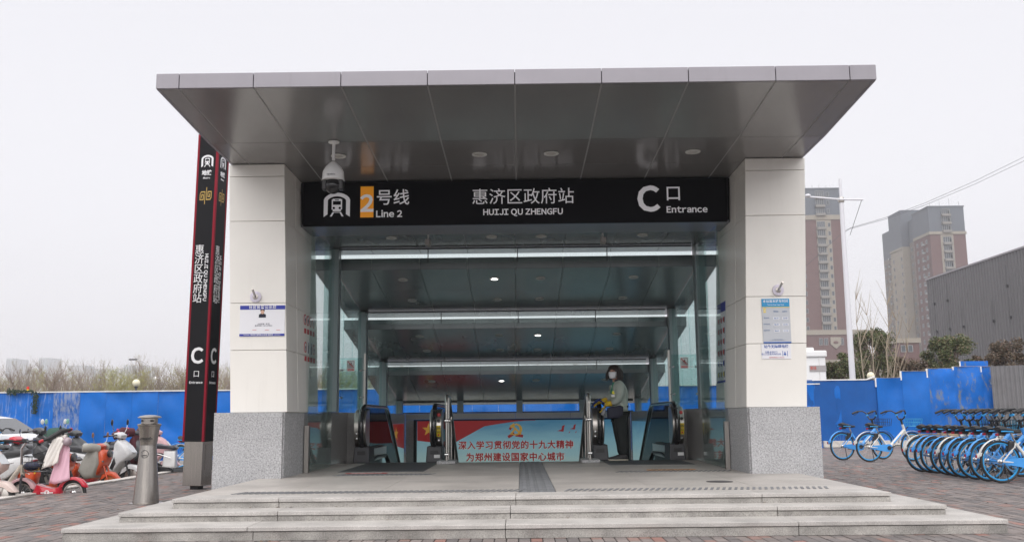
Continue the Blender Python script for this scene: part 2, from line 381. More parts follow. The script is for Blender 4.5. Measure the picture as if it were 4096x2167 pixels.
# ochre tactile tiles along the bottom edge of the frame
tac_y = mat('tactile_ochre', (.42, .27, .12), .8, var=.2)
tt = MB().box(0, .29, 0, .26, 0, .006)
for a in range(5):
    for b in range(4): tt.lathe([(.02, .006), (.014, .011)], 8, (.035+a*.055, .04+b*.06, 0))
tt0 = tt.build('tactile_tile', tac_y, pv); tt0.location = (2.72, 7.72, GZ+.003)
for k in range(1, 3): dupo(tt0, pv, (2.72+k*.3, 7.72, GZ+.003))
# kerb of pale stones between the pavement and the parking strip
kst = mat('kerb_stone', (.56, .53, .50), .8, var=.2, vscale=2, speck=.1)
kb = tag(MB().box(-7.46, -7.32, 5, 30, LZ, GZ-.012).build('kerb', kst), kind='structure')
ks = MB().bbox(0, .20, 0, .99, 0, .03, .006).build('kerb_stone', kst, kb); ks.location = (-7.46, 11, GZ-.012)
for k in range(1, 19): dupo(ks, kb, (-7.46+random.uniform(-.004, .004), 11+k, GZ-.012+random.uniform(-.004, .003)))
lot = mat('parking_concrete', (.27, .25, .22), .9, var=.25, vscale=.8, speck=.12, sscale=40)
tag(MB().quad((-30, 5, LZ), (-7.46, 5, LZ), (-7.46, 30, LZ), (-30, 30, LZ)).build('parking_strip', lot), kind='structure')

# ------------------------------------------------------------------ steps and platform
C_ = .03
steps = tag(MB().box(-3.40, 3.42, 9.50, 12.5, GZ, -.10).box(-3.75, 3.78, 9.12, 9.50, GZ, -.19).box(-4.07, 4.12, 8.72, 9.12, GZ, -.22).box(-4.07, -3.75, 9.12, 12.5, GZ, -.22)
            .box(3.78, 4.12, 9.12, 12.5, GZ, -.22).box(-3.75, -3.42, 9.5, 12.5, GZ, -.19).box(3.44, 3.78, 9.5, 12.5, GZ, -.19).build('steps', granite_riser), kind='structure')
def stone_run(parent, x0, x1, y0, y1, z0, z1, cuts, m, name, b=.004):
    xs = [x0]+cuts+[x1]
    for a, c in zip(xs[:-1], xs[1:]):
        o = MB().bbox(0, c-a-.005, 0, y1-y0, 0, z1-z0, b).build(name, m, parent); o.location = (a+.0025, y0+random.uniform(-.002, .002), z0+random.uniform(-.0012, .0012))
cutsx = lambda y, us: [atY(u*1.0, 2000, y).x for u in us]
# tread (overhanging nosing) and riser slabs; joints where the photo has them
stone_run(steps, -3.47, 3.50, 9.42, 9.86, -.036, .0, [-2.43, -.13, 2.25], granite_step, 'tread_slab')
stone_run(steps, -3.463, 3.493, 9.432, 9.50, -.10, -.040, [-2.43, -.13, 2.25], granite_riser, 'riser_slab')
stone_run(steps, -3.84, 3.87, 9.07, 9.445, -.128, -.09, [-2.35, -.18, 2.3], granite_step, 'tread_slab')
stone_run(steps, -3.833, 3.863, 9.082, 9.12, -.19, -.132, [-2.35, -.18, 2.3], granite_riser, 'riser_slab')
stone_run(steps, -4.15, 4.20, 8.61, 9.095, -.218, -.18, [-2.5, -.22, 2.36], granite_step, 'tread_slab')
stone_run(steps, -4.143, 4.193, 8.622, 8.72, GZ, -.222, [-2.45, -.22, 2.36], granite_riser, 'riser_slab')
for s, xa, xb in ((-1, -3.84, -3.475), (1, 3.505, 3.87)):      # side returns
    for k in range(3): stone_run(steps, xa, xb, 9.45+k, 10.445+k, -.128, -.09, [], granite_step, 'tread_slab')
for s, xa, xb in ((-1, -4.15, -3.845), (1, 3.875, 4.20)):
    for k in range(3): stone_run(steps, xa, xb, 9.10+k, 10.095+k, -.218, -.18, [], granite_step, 'tread_slab')
plat = tag(MB().box(-3.45, 3.48, 9.5, 16.42, -.2, -.03).box(-3.18, -1.1, 16.42, 16.75, -.2, -.03).box(.95, 2.9, 16.42, 16.75, -.2, -.03).build('platform', granite_floor), kind='structure')
ys = [9.865, 11.2, 12.55, 13.9, 15.2, 16.43]
xs = [-3.47, -2.5, -1.55, -.10, .28, 1.3, 2.4, 3.50]
for i in range(len(ys)-1):
    for k in range(len(xs)-1):
        a, b = xs[k], xs[k+1]
        if ys[i] > 12.5: a, b = max(a, -3.18), min(b, 2.9)
        if k == 3:                                                     # grooved guiding strip up the middle, tile by tile
            n = 4
            for q in range(n):
                y0 = ys[i]+(ys[i+1]-ys[i])*q/n; y1 = ys[i]+(ys[i+1]-ys[i])*(q+1)/n
                t = MB().box(a+.003, b-.003, y0+.003, y1-.003, -.03, -.003)
                for j in range(4): t.bbox(a+.035+j*.085, a+.085+j*.085, y0+.01, y1-.01, -.003, .003, .002)
                t.build('guiding_tile', mat('guiding_grey', (.20, .205, .215), .6, var=.15, speck=.1), plat)
            continue
        MB().box(a+.002, b-.002, ys[i]+.002, ys[i+1]-.002, -.03, random.uniform(-.001, .0)).build('paving_slab', granite_floor, plat)
# ribbed warning strip behind the top nosing, bars laid on the slabs
wg = mat('guiding_grey', (.2, .205, .215), .6)
t = MB()
k = -3.05
while k < 3.05:
    if not -.13 < k < .3: t.add([(k, 9.93, .001), (k+.03, 9.93, .001), (k+.10, 10.22, .001), (k+.07, 10.22, .001), (k, 9.93, .005), (k+.03, 9.93, .005), (k+.10, 10.22, .005), (k+.07, 10.22, .005)], [(4, 5, 6, 7), (0, 1, 5, 4), (2, 3, 7, 6), (1, 2, 6, 5), (3, 0, 4, 7)])
    k += .062
t.build('tactile_strip', wg, plat, kind='stuff')
for (a, b, y) in ((-2.6, -1.35, 12.95), (1.2, 2.75, 13.1)):
    t = MB(); k = a
    while k < b:
        t.add([(k, y, .001), (k+.03, y, .001), (k+.13, y+.28, .001), (k+.10, y+.28, .001), (k, y, .005), (k+.03, y, .005), (k+.13, y+.28, .005), (k+.10, y+.28, .005)], [(4, 5, 6, 7), (0, 1, 5, 4), (1, 2, 6, 5), (3, 0, 4, 7)]); k += .065
    t.build('tactile_strip', wg, plat, kind='stuff')
# stickers on the floor
for (a, b, y, c, s, lc) in ((-2.5, -1.93, 13.33, lin((190, 60, 60)), '安全乘梯', (.75, .72, .7)), (1.68, 2.36, 13.48, lin((205, 140, 60)), '请站稳扶好', (.1, .08, .05))):
    o = MB().box(a, b, y, y+.15, .0045, .006).build('floor_sticker', mat('sticker%d' % int(a), c, .5), plat)
    text(s, .11, mat('sticker_ink%d' % int(a), lc, .5), o, Matrix.Translation(((a+b)/2, y+.075, .008)), ext=.0005)
one('drain_cover', MB().lathe([(.15, 0), (.15, .004), (.13, .006)], 28, (2.19, 11.11, .0)), mat('cover_iron', (.07, .068, .07), .6), 'small round dark iron cover in the platform paving', 'manhole cover')
# escalator landing plates
lp = mat('landing_plate', (.12, .125, .13), .4, metal=.3)
def landing(x0, x1, y0, label):
    t = thing('landing_plate', label, 'floor plate', (x0, y0, .001))
    n = 3
    for i in range(n):
        ya, yb = y0+(16.5-y0)*i/n, y0+(16.5-y0)*(i+1)/n
        p = MB().box(x0, x1, ya+.004, yb-.004, .001, .005)
        k = x0+.03
        while k < x1-.03: p.box(k, k+.012, ya+.02, yb-.02, .005, .008); k += .03
        p.build('plate', lp, t, world=True)
    return t
landing(-2.68, -1.46, 13.75, 'ribbed black landing plate in front of the left escalator')
landing(1.3, 2.62, 15.0, 'ribbed black landing plate under the cleaner, at the right escalator')

# ------------------------------------------------------------------ granite plinths
ent = thing('metro_entrance', 'grey and cream metro station entrance hall with wide sloping canopy on two columns', 'building', (0, 12.5, 0))
EL = ent.location
def wpart(mb, name, m, parent, **k): return mb.build(name, m, parent, world=True, **k)
for s, x0, x1 in ((-1, -4.075, -3.18), (1, 2.905, 3.82)):
    core = wpart(MB().box(x0+.02, x1-.02, 12.56, 14.7, GZ-.02, .82), 'plinth', granite, ent)
    ztop = .845
    for i, (a, b) in enumerate(((x0, x1),)):
        for (za, zb) in ((GZ-.02, .50), (.501, ztop)): wpart(MB().bbox(a, b, 12.52, 12.56, za, zb, .0012), 'granite_slab', granite, core)
    for (za, zb) in ((GZ-.02, .50), (.501, ztop)):
        xo = x0 if s < 0 else x1-.02
        wpart(MB().bbox(xo, xo+.02, 12.563, 14.75, za, zb, .003), 'granite_slab', granite, core)
    wpart(MB().bbox(x0, x1, 12.563, 14.9, .822, ztop, .003), 'coping_slab', granite, core)
    # inner side wall, polished slabs
    xi = x1 if s < 0 else x0
    wall = wpart(MB().box(xi-(.30 if s < 0 else 0), xi+(0 if s < 0 else .30), 14.95, 24.4, -5.2, .80), 'side_wall', granite, ent)
    for a, b in ((12.57, 13.7), (13.705, 15.4), (15.405, 17.15)):
        wpart(MB().box(xi-.018, xi+.018, a, b, 0, .842), 'polished_slab', granite if b < 13.8 else granite_pol, wall)
    wpart(MB().box(xi-.30, xi+.02 if s < 0 else xi+.30, 14.93, 24.3, .802, .86) if s < 0 else MB().box(xi-.02, xi+.30, 14.93, 24.3, .802, .86), 'coping_slab', granite_pol, wall)
    xw = -3.0 if s < 0 else 2.73
    wpart(MB().box(min(xw, xi), max(xw, xi), 17.16, 24.4, -5.2, .855), 'return_wall', granite_pol, ent)

# ------------------------------------------------------------------ columns
def column(s, xt0, xt1, xb0, xb1):
    """leaning cream-clad column; xt at the top, xb at the bottom"""
    zb, zt, y0, y1 = .845, 4.2, 12.60, 14.55
    def X(a, b, z): return a+(b-a)*(z-zb)/(zt-zb)
    def sh(z0, z1, ins, yy0, yy1):
        a0, a1 = X(xb0, xt0, z0)+ins, X(xb1, xt1, z0)-ins; b0, b1 = X(xb0, xt0, z1)+ins, X(xb1, xt1, z1)-ins
        return ((a0, yy0, z0), (a1, yy0, z0), (a1, yy1, z0), (a0, yy1, z0)), ((b0, yy0, z1), (b1, yy0, z1), (b1, yy1, z1), (b0, yy1, z1))
    c = wpart(MB().hexa(*sh(zb, zt, .03, y0+.03, y1-.02)), 'column', joint, ent)
    zs = [zb]+[atY(1000 if s < 0 else 3100, v, 12.6).z for v in ((1400, 1212, 885, 707) if s < 0 else (1373, 1185, 861, 681))]+[zt]
    for a, b in zip(zs[:-1], zs[1:]):
        a += .003; b -= .003
        A, B = sh(a, b, 0, y0, y1)
        # front panel
        wpart(MB().hexa((A[0], A[1], (A[1][0], y0+.028, a), (A[0][0], y0+.028, a)), (B[0], B[1], (B[1][0], y0+.028, b), (B[0][0], y0+.028, b))), 'cladding_panel', white_panel, c, bevel=.004)
        xi = 1 if s < 0 else 0; d = -.028 if s < 0 else .028
        for ya, yb in ((y0+.03, y0+.62), (y0+.64, y1)):
            P = [(A[xi][0], ya, a), (A[xi][0]+d, ya, a), (A[xi][0]+d, yb, a), (A[xi][0], yb, a)]; Q = [(B[xi][0], ya, b), (B[xi][0]+d, ya, b), (B[xi][0]+d, yb, b), (B[xi][0], yb, b)]
            wpart(MB().hexa(P, Q), 'cladding_panel', white_panel, c, bevel=.003)
        xo = 0 if s < 0 else 1; d = .028 if s < 0 else -.028
        P = [(A[xo][0], y0+.03, a), (A[xo][0]+d, y0+.03, a), (A[xo][0]+d, y1, a), (A[xo][0], y1, a)]; Q = [(B[xo][0], y0+.03, b), (B[xo][0]+d, y0+.03, b), (B[xo][0]+d, y1, b), (B[xo][0], y1, b)]
        wpart(MB().hexa(P, Q), 'cladding_panel', white_panel, c, bevel=.003)
    return c
column(-1, -4.02, -3.265, -3.89, -3.142)
column(1, 3.03, 3.84, 2.89, 3.68)

# ------------------------------------------------------------------ canopy
can = wpart(MB().hexa(((-3.98, 9.90, 4.36), (3.80, 9.90, 4.36), (3.80, 15.9, 4.25), (-3.98, 15.9, 4.25)), ((-3.98, 9.90, 4.46), (3.80, 9.90, 4.46), (3.80, 15.9, 4.46), (-3.98, 15.9, 4.46))), 'canopy', dark, ent)
sx = [-4.0, -3.746, -2.937, -1.985, -1.044, -.096, .846, 1.787, 2.73, 3.531, 3.82]
for a, b in zip(sx[:-1], sx[1:]):
    wpart(MB().bbox(a+.004, b-.004, 9.87, 9.90, 4.315, 4.482, .003), 'fascia_panel', fascia_m, can)
for x in (-4.0, 3.79):
    for a, b in zip((9.905, 11.66, 12.7, 14.2), (11.655, 12.695, 14.195, 15.9)):
        zf = lambda y: 4.316-(y-9.9)*.0545 if y < 11.66 else 4.22-(y-11.66)*.0165
        wpart(MB().hexa(((x, a, zf(a)), (x+.03, a, zf(a)), (x+.03, b, zf(b)), (x, b, zf(b))), ((x, a, 4.482), (x+.03, a, 4.482), (x+.03, b, 4.482), (x, b, 4.482))), 'fascia_panel', fascia_m, can)
yk = [(9.905, 4.318), (11.66, 4.222), (12.80, 4.203), (13.62, 4.19)]
for i in range(3):
    (ya, za), (yb, zb) = yk[i], yk[i+1]
    for a, b in zip(sx[:-1], sx[1:]):
        g_ = .010
        a2, b2 = a+g_, b-g_
        if i == 2: a2, b2 = max(a2, -3.27), min(b2, 3.04)
        if b2-a2 < .03: continue
        dz = random.uniform(-.0015, .0015)
        wpart(MB().hexa(((a2, ya+.005, za+dz), (b2, ya+.005, za+dz), (b2, yb-.005, zb-dz), (a2, yb-.005, zb-dz)),
                        ((a2, ya+.005, za+.02), (b2, ya+.005, za+.02), (b2, yb-.005, zb+.02), (a2, yb-.005, zb+.02))), 'soffit_panel', soffit_m, can)
# pale sealant strips in the soffit joints
t = MB()
for x in sx[1:-1]:
    for i in range(3):
        if i == 2 and not -3.27 < x < 3.04: continue
        (ya, za), (yb, zb) = yk[i], yk[i+1]; t.quad((x-.012, ya, za+.002), (x+.012, ya, za+.002), (x+.012, yb, zb+.002), (x-.012, yb, zb+.002))
for i in (1, 2):
    y, z = yk[i]; t.quad((-3.98, y-.008, z+.004), (3.8, y-.008, z+.004), (3.8, y+.008, z+.004), (-3.98, y+.008, z+.004))
wpart(t, 'joint_strip', mat('joint_pale', (.27, .27, .27), .6), can, kind='stuff')
# soffit behind the sign and the descending roof bays
def bay(name, y0, z0, y1, z1, yg, xc, w, fas=True, lip=0, cuts=2):
    half = w/2
    r = wpart(MB().hexa(((xc-half+.02, y0+.03, z0+.02), (xc+half-.02, y0+.03, z0+.02), (xc+half-.02, y1-.02, z1+.02), (xc-half+.02, y1-.02, z1+.02)),
                        ((xc-half+.02, y0+.03, z0+.17), (xc+half-.02, y0+.03, z0+.17), (xc+half-.02, y1-.02, z1+.17), (xc-half+.02, y1-.02, z1+.17))), 'roof_bay', mat('roof_top', (.5, .5, .5), .5), ent)
    xs = [xc-half]+[xc+k*.805 for k in range(-4, 5) if abs(k*.805) < half-.1]+[xc+half]
    for a, b in zip(xs[:-1], xs[1:]):
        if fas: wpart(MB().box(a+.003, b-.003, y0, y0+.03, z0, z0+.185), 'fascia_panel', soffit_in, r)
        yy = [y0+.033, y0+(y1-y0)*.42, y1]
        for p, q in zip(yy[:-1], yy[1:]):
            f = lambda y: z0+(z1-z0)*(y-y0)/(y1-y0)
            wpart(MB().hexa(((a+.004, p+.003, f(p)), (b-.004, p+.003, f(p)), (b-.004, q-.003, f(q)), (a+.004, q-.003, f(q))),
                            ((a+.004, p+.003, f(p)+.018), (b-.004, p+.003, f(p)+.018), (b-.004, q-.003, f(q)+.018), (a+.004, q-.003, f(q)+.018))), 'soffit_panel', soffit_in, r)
    for sgn in (-1, 1):
        xx = xc+sgn*(half-.01)
        wpart(MB().hexa(((xx-.01, y0, z0), (xx+.01, y0, z0), (xx+.01, y1, z1), (xx-.01, y1, z1)), ((xx-.01, y0, z0+.185), (xx+.01, y0, z0+.185), (xx+.01, y1, z1+.185), (xx-.01, y1, z1+.185))), 'side_fascia', steel_post, r)
    wpart(MB().box(xc-half+.01, xc+half-.01, y1-.018, y1, z1+.001, z1+.18), 'rear_fascia', fascia_m, r)
    return r
# strip under the sign, bay 1 ceiling
r1 = bay('roof_bay', 14.28, 3.61, 16.02, 3.515, 15.5, -.13, 6.9, fas=False)
wpart(MB().box(-3.30, 3.06, 13.56, 14.27, 3.515, 3.55).box(-3.3, 3.06, 14.2, 14.28, 3.55, 3.60), 'lintel_soffit', mat('lintel_paint', (.16, .165, .185), .3, metal=.2), ent)
wpart(MB().box(-3.3, 3.06, 13.6, 14.2, 3.56, 4.18), 'lintel', dark, ent)
BAYS = [(15.75, 3.22, 19.0, 2.745, 18.42, -.135), (18.70, 2.488, 21.85, 1.935, 21.27, -.158), (21.55, 1.71, 24.85, 1.07, 24.2, -.18)]
for b in BAYS: bay('roof_bay', *b, 6.76)
# glass strips over the next roof, with the dark head rail
prev = [(15.52, 3.535, 3.405, -.13), (18.42, 2.80, 2.68, -.155), (21.27, 2.0, 1.90, -.178)]
for y, zt, zb, xc in prev:
    f = wpart(MB().box(xc-2.92, xc+2.92, y-.02, y+.02, zt-.025, zt), 'head_rail', mat('rail_dark', (.03, .033, .036), .4), ent)
    xs = [xc-2.92, xc-2.05, xc-.96+.2, xc+.2, xc+1.17, xc+2.0, xc+2.92]
    xs = [xc-2.92, atY(1712 if y < 16 else 1765, 1100, y).x, atY(2071, 1100, y).x, atY(2430 if y < 16 else 2378, 1100, y).x, xc+2.92]
    for a, b in zip(xs[:-1], xs[1:]):
        wpart(MB().box(a+.008, b-.008, y-.005, y+.005, zb-.12, zt-.025), 'clerestory_pane', glass_clear, f)
    for x in xs[1:-1]: wpart(MB().box(x-.007, x+.007, y-.012, y+.012, zb-.12, zt-.025), 'glass_joint', rubber, f)
# steel posts
PY = [15.50, 18.42, 21.27, 24.2]; PZ = [3.53, 2.80, 2.0, 1.18]
for y, z in zip(PY, PZ):
    for x in (-3.21, 2.835): wpart(MB().box(x, x+.16, y, y+.22, .861, z), 'steel_post', steel_post, ent, bevel=.004)
# longitudinal soffit edge boxes above the side glass
segs = [(14.9, 15.5, 3.55, 3.53), (15.72, 18.42, 3.20, 2.80), (18.64, 21.27, 2.46, 2.0), (21.49, 24.2, 1.69, 1.16)]
for y0, y1, z0, z1 in segs:
    for s, x in ((-1, -3.16), (1, 2.90)):
        pane = glass_side; n = 3 if y1-y0 > 1 else 1
        for k in range(n):
            a, b = y0+(y1-y0)*k/n, y0+(y1-y0)*(k+1)/n; za, zb = z0+(z1-z0)*k/n, z0+(z1-z0)*(k+1)/n
            wpart(MB().hexa(((x-.006, a+.004, .861), (x+.006, a+.004, .861), (x+.006, b-.004, .861), (x-.006, b-.004, .861)),
                            ((x-.006, a+.004, za), (x+.006, a+.004, za), (x+.006, b-.004, zb), (x-.006, b-.004, zb))), 'side_pane', pane, ent)
# frameless glass along the inner column faces with their steel clamps
for s, x in ((-1, -3.115), (1, 2.845)):
    wpart(MB().box(x-.005, x+.005, 13.74, 15.45, .004, 3.51), 'frameless_pane', glass_clear, ent)
    wpart(MB().box(x-.03, x+.03, 13.66, 13.735, 0, .66), 'pane_clamp', steel, ent)
    wpart(MB().box(x-.025, x+.025, 13.737, 13.77, 0, .66), 'pane_gasket', rubber, ent)
# back wall: coping band, window row
wpart(MB().box(-3.0, 2.73, 24.44, 24.7, -5.2, .70), 'back_wall', granite_pol, ent)
for a, b in zip((-3.0, -1.9, -.2, 1.2), (-1.9, -.2, 1.2, 2.73)): wpart(MB().box(a+.003, b-.003, 24.40, 24.72, .703, .85), 'coping_slab', granite_pol, ent)
wr = wpart(MB().box(-3.05, 2.80, 24.42, 24.50, .853, .885).box(-3.05, 2.80, 24.42, 24.50, 1.12, 1.17), 'window_row', mat('rail_dark', (.03, .033, .036), .4), ent)
wx = [-3.05, -1.60, -.09, 1.51, 2.80]
for x in wx[1:-1]: wpart(MB().box(x-.078, x+.078, 24.38, 24.56, .852, 1.3), 'mullion', steel_post, wr)
for a, b in zip(wx[:-1], wx[1:]): wpart(MB().box(a+.08, b-.08, 24.45, 24.46, .886, 1.119), 'window_pane', glass_clear, wr)
# stairs between the escalators and the well floor
stw = tag(MB().box(-3.0, 2.73, 16.5, 24.4, -5.25, -5.2).build('stairwell_floor', granite_floor), kind='structure')
wpart(MB().box(-3.1, 2.9, 16.43, 16.5, -5.2, -.21), 'well_wall', granite_floor, ent)
stt = tag(MB().box(-1.15, .95, 16.52, 16.6, -5.2, -.4).build('stairs', granite_floor), kind='structure')
for k in range(14):
    MB().box(-1.12, .92, 16.46+k*.3, 16.8+k*.3, -.165-k*.165, -.13-k*.165).build('stair_tread', granite_floor, stt)
for x in (-2.65, 1.4):
    one('escalator_truss', MB().hexa(((x, 16.6, -1.6), (x+1.25, 16.6, -1.6), (x+1.25, 22.3, -5.0), (x, 22.3, -5.0)), ((x, 16.6, -.05), (x+1.25, 16.6, -.05), (x+1.25, 24, -4.3), (x, 24, -4.3))), darkg,
        'dark inclined step band of the %s escalator going down' % ('left' if x < 0 else 'right'), 'escalator')

# ------------------------------------------------------------------ station sign
sg = thing('station_sign', 'long black illuminated station name sign under the canopy soffit', 'sign', (0, 13.5, 3.515))
def sp(u, v): return atY(u, v, 13.5)
wpart(MB().bbox(-3.20, 2.96, 13.50, 13.6, 3.517, 4.155, .006), 'sign_box', black_gloss, sg, world=False) if False else MB().bbox(-3.20, 2.96, 13.50, 13.56, 3.517, 4.155, .006).build('sign_box', black_gloss, sg, world=True)
def stext(s, u, v, size, m=letter_w, **k):
    k.setdefault('bold', .006)
    p = sp(u, v)-sg.location; return text(s, size, m, sg, fr(p.x, p.y-.004, p.z), **k)
def stextp(s, u, v, size, bold, xs=1):
    p = sp(u, v)-sg.location; return textp(s, size, letter_w, sg, fr(p.x, p.y-.004, p.z), bold=bold, xs=xs)
u6 = lambda x: 1200+x/2.7256; v6 = lambda y: 650+y/2.7256
stext('号线', u6(1012), v6(392), .245, space=1.02)
stextp('Line 2', u6(972), v6(566), .125, .027)
stext('惠济区政府站', 2092, 790, .250, space=1.0, bold=0)
stextp('HUIJI QU ZHENGFU', 2092, 849, .113, .027)
stextp('C', 2000+1533/2.576, 650+395/2.576, .475, .032)
stext('口', 2000+1785/2.576, 650+328/2.576, .25)
stextp('Entrance', 2000+1927/2.576, 650+488/2.576, .119, .027)
a, b = sp(u6(657), v6(600)), sp(u6(804), v6(262))
bd = MB().box(a.x, b.x, 13.492, 13.499, a.z, b.z).build('line_badge', orange_s, sg, world=True)
p = sp(u6(729), v6(462)); q = textp('2', .325, letter_w, bd, fr(p.x, p.y-.012, p.z), bold=.03)
q.data.transform(Matrix.Translation((-sg.location.x, -sg.location.y, -sg.location.z)))
def metro_logo(parent, M4, h, m, hole, name='metro_logo'):
    """tunnel arch with a train front; unit space 0..1 high, centred"""
    mb = MB()
    def band(out, inn):
        n = len(out); V = [(x, y, 0) for x, y in out]+[(x, y, 0) for x, y in inn]
        mb.add(V, [(i, i+1, n+i+1, n+i) for i in range(n-1)])
    arch_o = [(-.53, -.5), (-.53, .20)]+[(.62*math.cos(t)*.93, .06+.44*math.sin(t)) for t in [R(a) for a in range(150, 29, -10)]]+[(.53, .20), (.53, -.5)]
    arch_i = [(-.37, -.39), (-.37, .16)]+[(.45*math.cos(t)*.93, .06+.29*math.sin(t)) for t in [R(a) for a in range(150, 29, -10)]]+[(.37, .16), (.37, -.39)]
    band(arch_o, arch_i)
    def rc(x0, x1, y0, y1, z=0): mb.quad((x0, y0, z), (x1, y0, z), (x1, y1, z), (x0, y1, z))
    rc(-.21, .21, -.20, .22); rc(-.165, .165, -.27, -.20); rc(-.17, .17, .22, .25)
    mb.add([(-.17, -.30, 0), (-.10, -.30, 0), (-.20, -.48, 0), (-.28, -.48, 0)], [(0, 1, 2, 3)])
    mb.add([(.10, -.30, 0), (.17, -.30, 0), (.28, -.48, 0), (.20, -.48, 0)], [(0, 1, 2, 3)])
    rc(-.17, .17, -.325, -.30)
    mb.cur = 1
    rc(-.16, .16, .0, .15, .006); rc(-.08, .08, .185, .215, .006)
    for sx_ in (-.12, .12): mb.poly([(sx_+.05*math.cos(R(a)), -.135+.05*math.sin(R(a)), .006) for a in range(0, 360, 30)])
    me = mb
    me.v = [tuple(M4 @ Vector((x*h, y*h, z*.3 if z else 0))) for x, y, z in me.v]
    o = me.build(name, [m, hole], parent); return o
p = sp(u6(403), v6(462))-sg.location
metro_logo(sg, fr(p.x, p.y-.006, p.z), .36, letter_w, black_gloss)

# ------------------------------------------------------------------ downlights
ring_m = mat('light_ring', (.62, .62, .6), .4); lens_m = mat('light_lens', (.42, .41, .39), .5)
lens_on = mat('light_lens_lit', (.9, .9, .9), .5, emit=6, ecol=(1, .97, .93))
def slope_at(y):
    if y < 13.6: return 4.215-.0165*(y-11.66), -.0165
    if y < 15.6: return 3.61-.0546*(y-14.28), -.0546
    for (y0, z0, y1, z1, *_r), lim in zip(BAYS, (18.6, 21.4, 30)):
        if y < lim: return z0+(z1-z0)*(y-y0)/(y1-y0), (z1-z0)/(y1-y0)
rows = [('front canopy soffit', 12.24, (-2.454, -.581, .375, 2.252), None), ('ceiling behind the sign', 14.82, (-2.09, -.5, .29, 1.894), None),
        ('second roof bay, front row', 16.36, (-2.09, -.5, .305, 1.92), 1), ('second roof bay, rear row', 17.70, (-2.08, -.48, .31, 1.87), None),
        ('third roof bay, front row', 19.27, (-2.1, -.49, .3, 1.9), 2), ('third roof bay, rear row', 20.48, (-2.07, -.49, .31, 1.86), None),
        ('lowest roof bay', 22.2, (-2.12, -.5, .3, 1.9), 1)]
pos = ('leftmost', 'second from the left', 'third from the left', 'rightmost')
for nm, y, xs, lit in rows:
    z, sl_ = slope_at(y)
    for i, x in enumerate(xs):
        on = lit == i
        t = thing('downlight', '%s round downlight, %s, %s of four' % ('lit white' if on else 'unlit', nm, pos[i]), 'ceiling light', (x, y, z-.004), 0, 'recessed downlights in the soffits')
        t.rotation_euler = (math.atan(sl_), 0, 0)
        rr = .1 if y < 13 else .085
        MB().lathe([(rr, .004), (rr, -.008), (rr*.72, -.010), (rr*.68, .004)], 24).build('ring', ring_m, t, smooth=True)
        MB().lathe([(rr*.67, .003), (rr*.66, -.003)], 20).build('lens', lens_on if on else lens_m, t)

# ------------------------------------------------------------------ surveillance cameras
dc = thing('dome_camera', 'white dome security camera hanging on a pole before the station sign', 'camera', (-2.40, 11.64, 4.22))
K = .94
dp = lambda u, v: atY(u, v, 11.62)
zc = lambda v: dp(1332, v).z
t = dc
def L(mb, n, m, **k): return mb.build(n, m, dc, world=True, **k)
cx_ = dp(1333, 700).x; cy_ = 11.62
dc.location = (cx_, cy_, 4.2)
L(MB().lathe([(.07, 0), (.07, -.015), (.03, -.025)], 20, (cx_, cy_, 4.215)), 'mounting_plate', white_p, smooth=True)
L(MB().tube([(cx_, cy_, 4.2), (cx_, cy_, zc(642))], .02, 12), 'pole', white_p, smooth=True)
zt, zb = zc(648), zc(712)
L(MB().lathe([(.03, zt-0), (.045, zt-.012), (.10, zt-.07), (.132, zt-.13), (.14, zb-.012), (.145, zb-.03), (.135, zb-.035)], 28, (cx_, cy_, 0)), 'housing', white_m, smooth=True)
L(MB().box(cx_-.13, cx_-.075, cy_-.06, cy_+.06, zb-.16, zb-.03), 'yoke', blackp, bevel=.012)
L(MB().box(cx_+.075, cx_+.13, cy_-.06, cy_+.06, zb-.16, zb-.03), 'yoke', blackp, bevel=.012)
L(MB().ball((cx_, cy_, zb-.10), .105, 20), 'dome', mat('dome_black', (.01, .01, .012), .15), smooth=True)
text('HIKVISION', .022, mat('print_grey', (.1, .1, .12), .5), dc, fr(0, -.143, zb+.0-4.2+.012), bold=.01)
for x, y, nm in ((atY(1712, 960, 14.6).x, 14.6, 'left'), (atY(2412, 960, 14.6).x, 14.6, 'right')):
    c = thing('bullet_camera', 'small grey box camera hanging behind the station sign, the %s of two' % nm, 'camera', (x, y, 3.45))
    MB().bbox(-.04, .04, -.12, .1, -.045, .045, .012).build('housing', greyp if False else mat('cam_grey', (.30, .28, .27), .5), c)
    MB().tube([(0, .05, .04), (0, .05, .16)], .015).build('bracket', white_p, c)

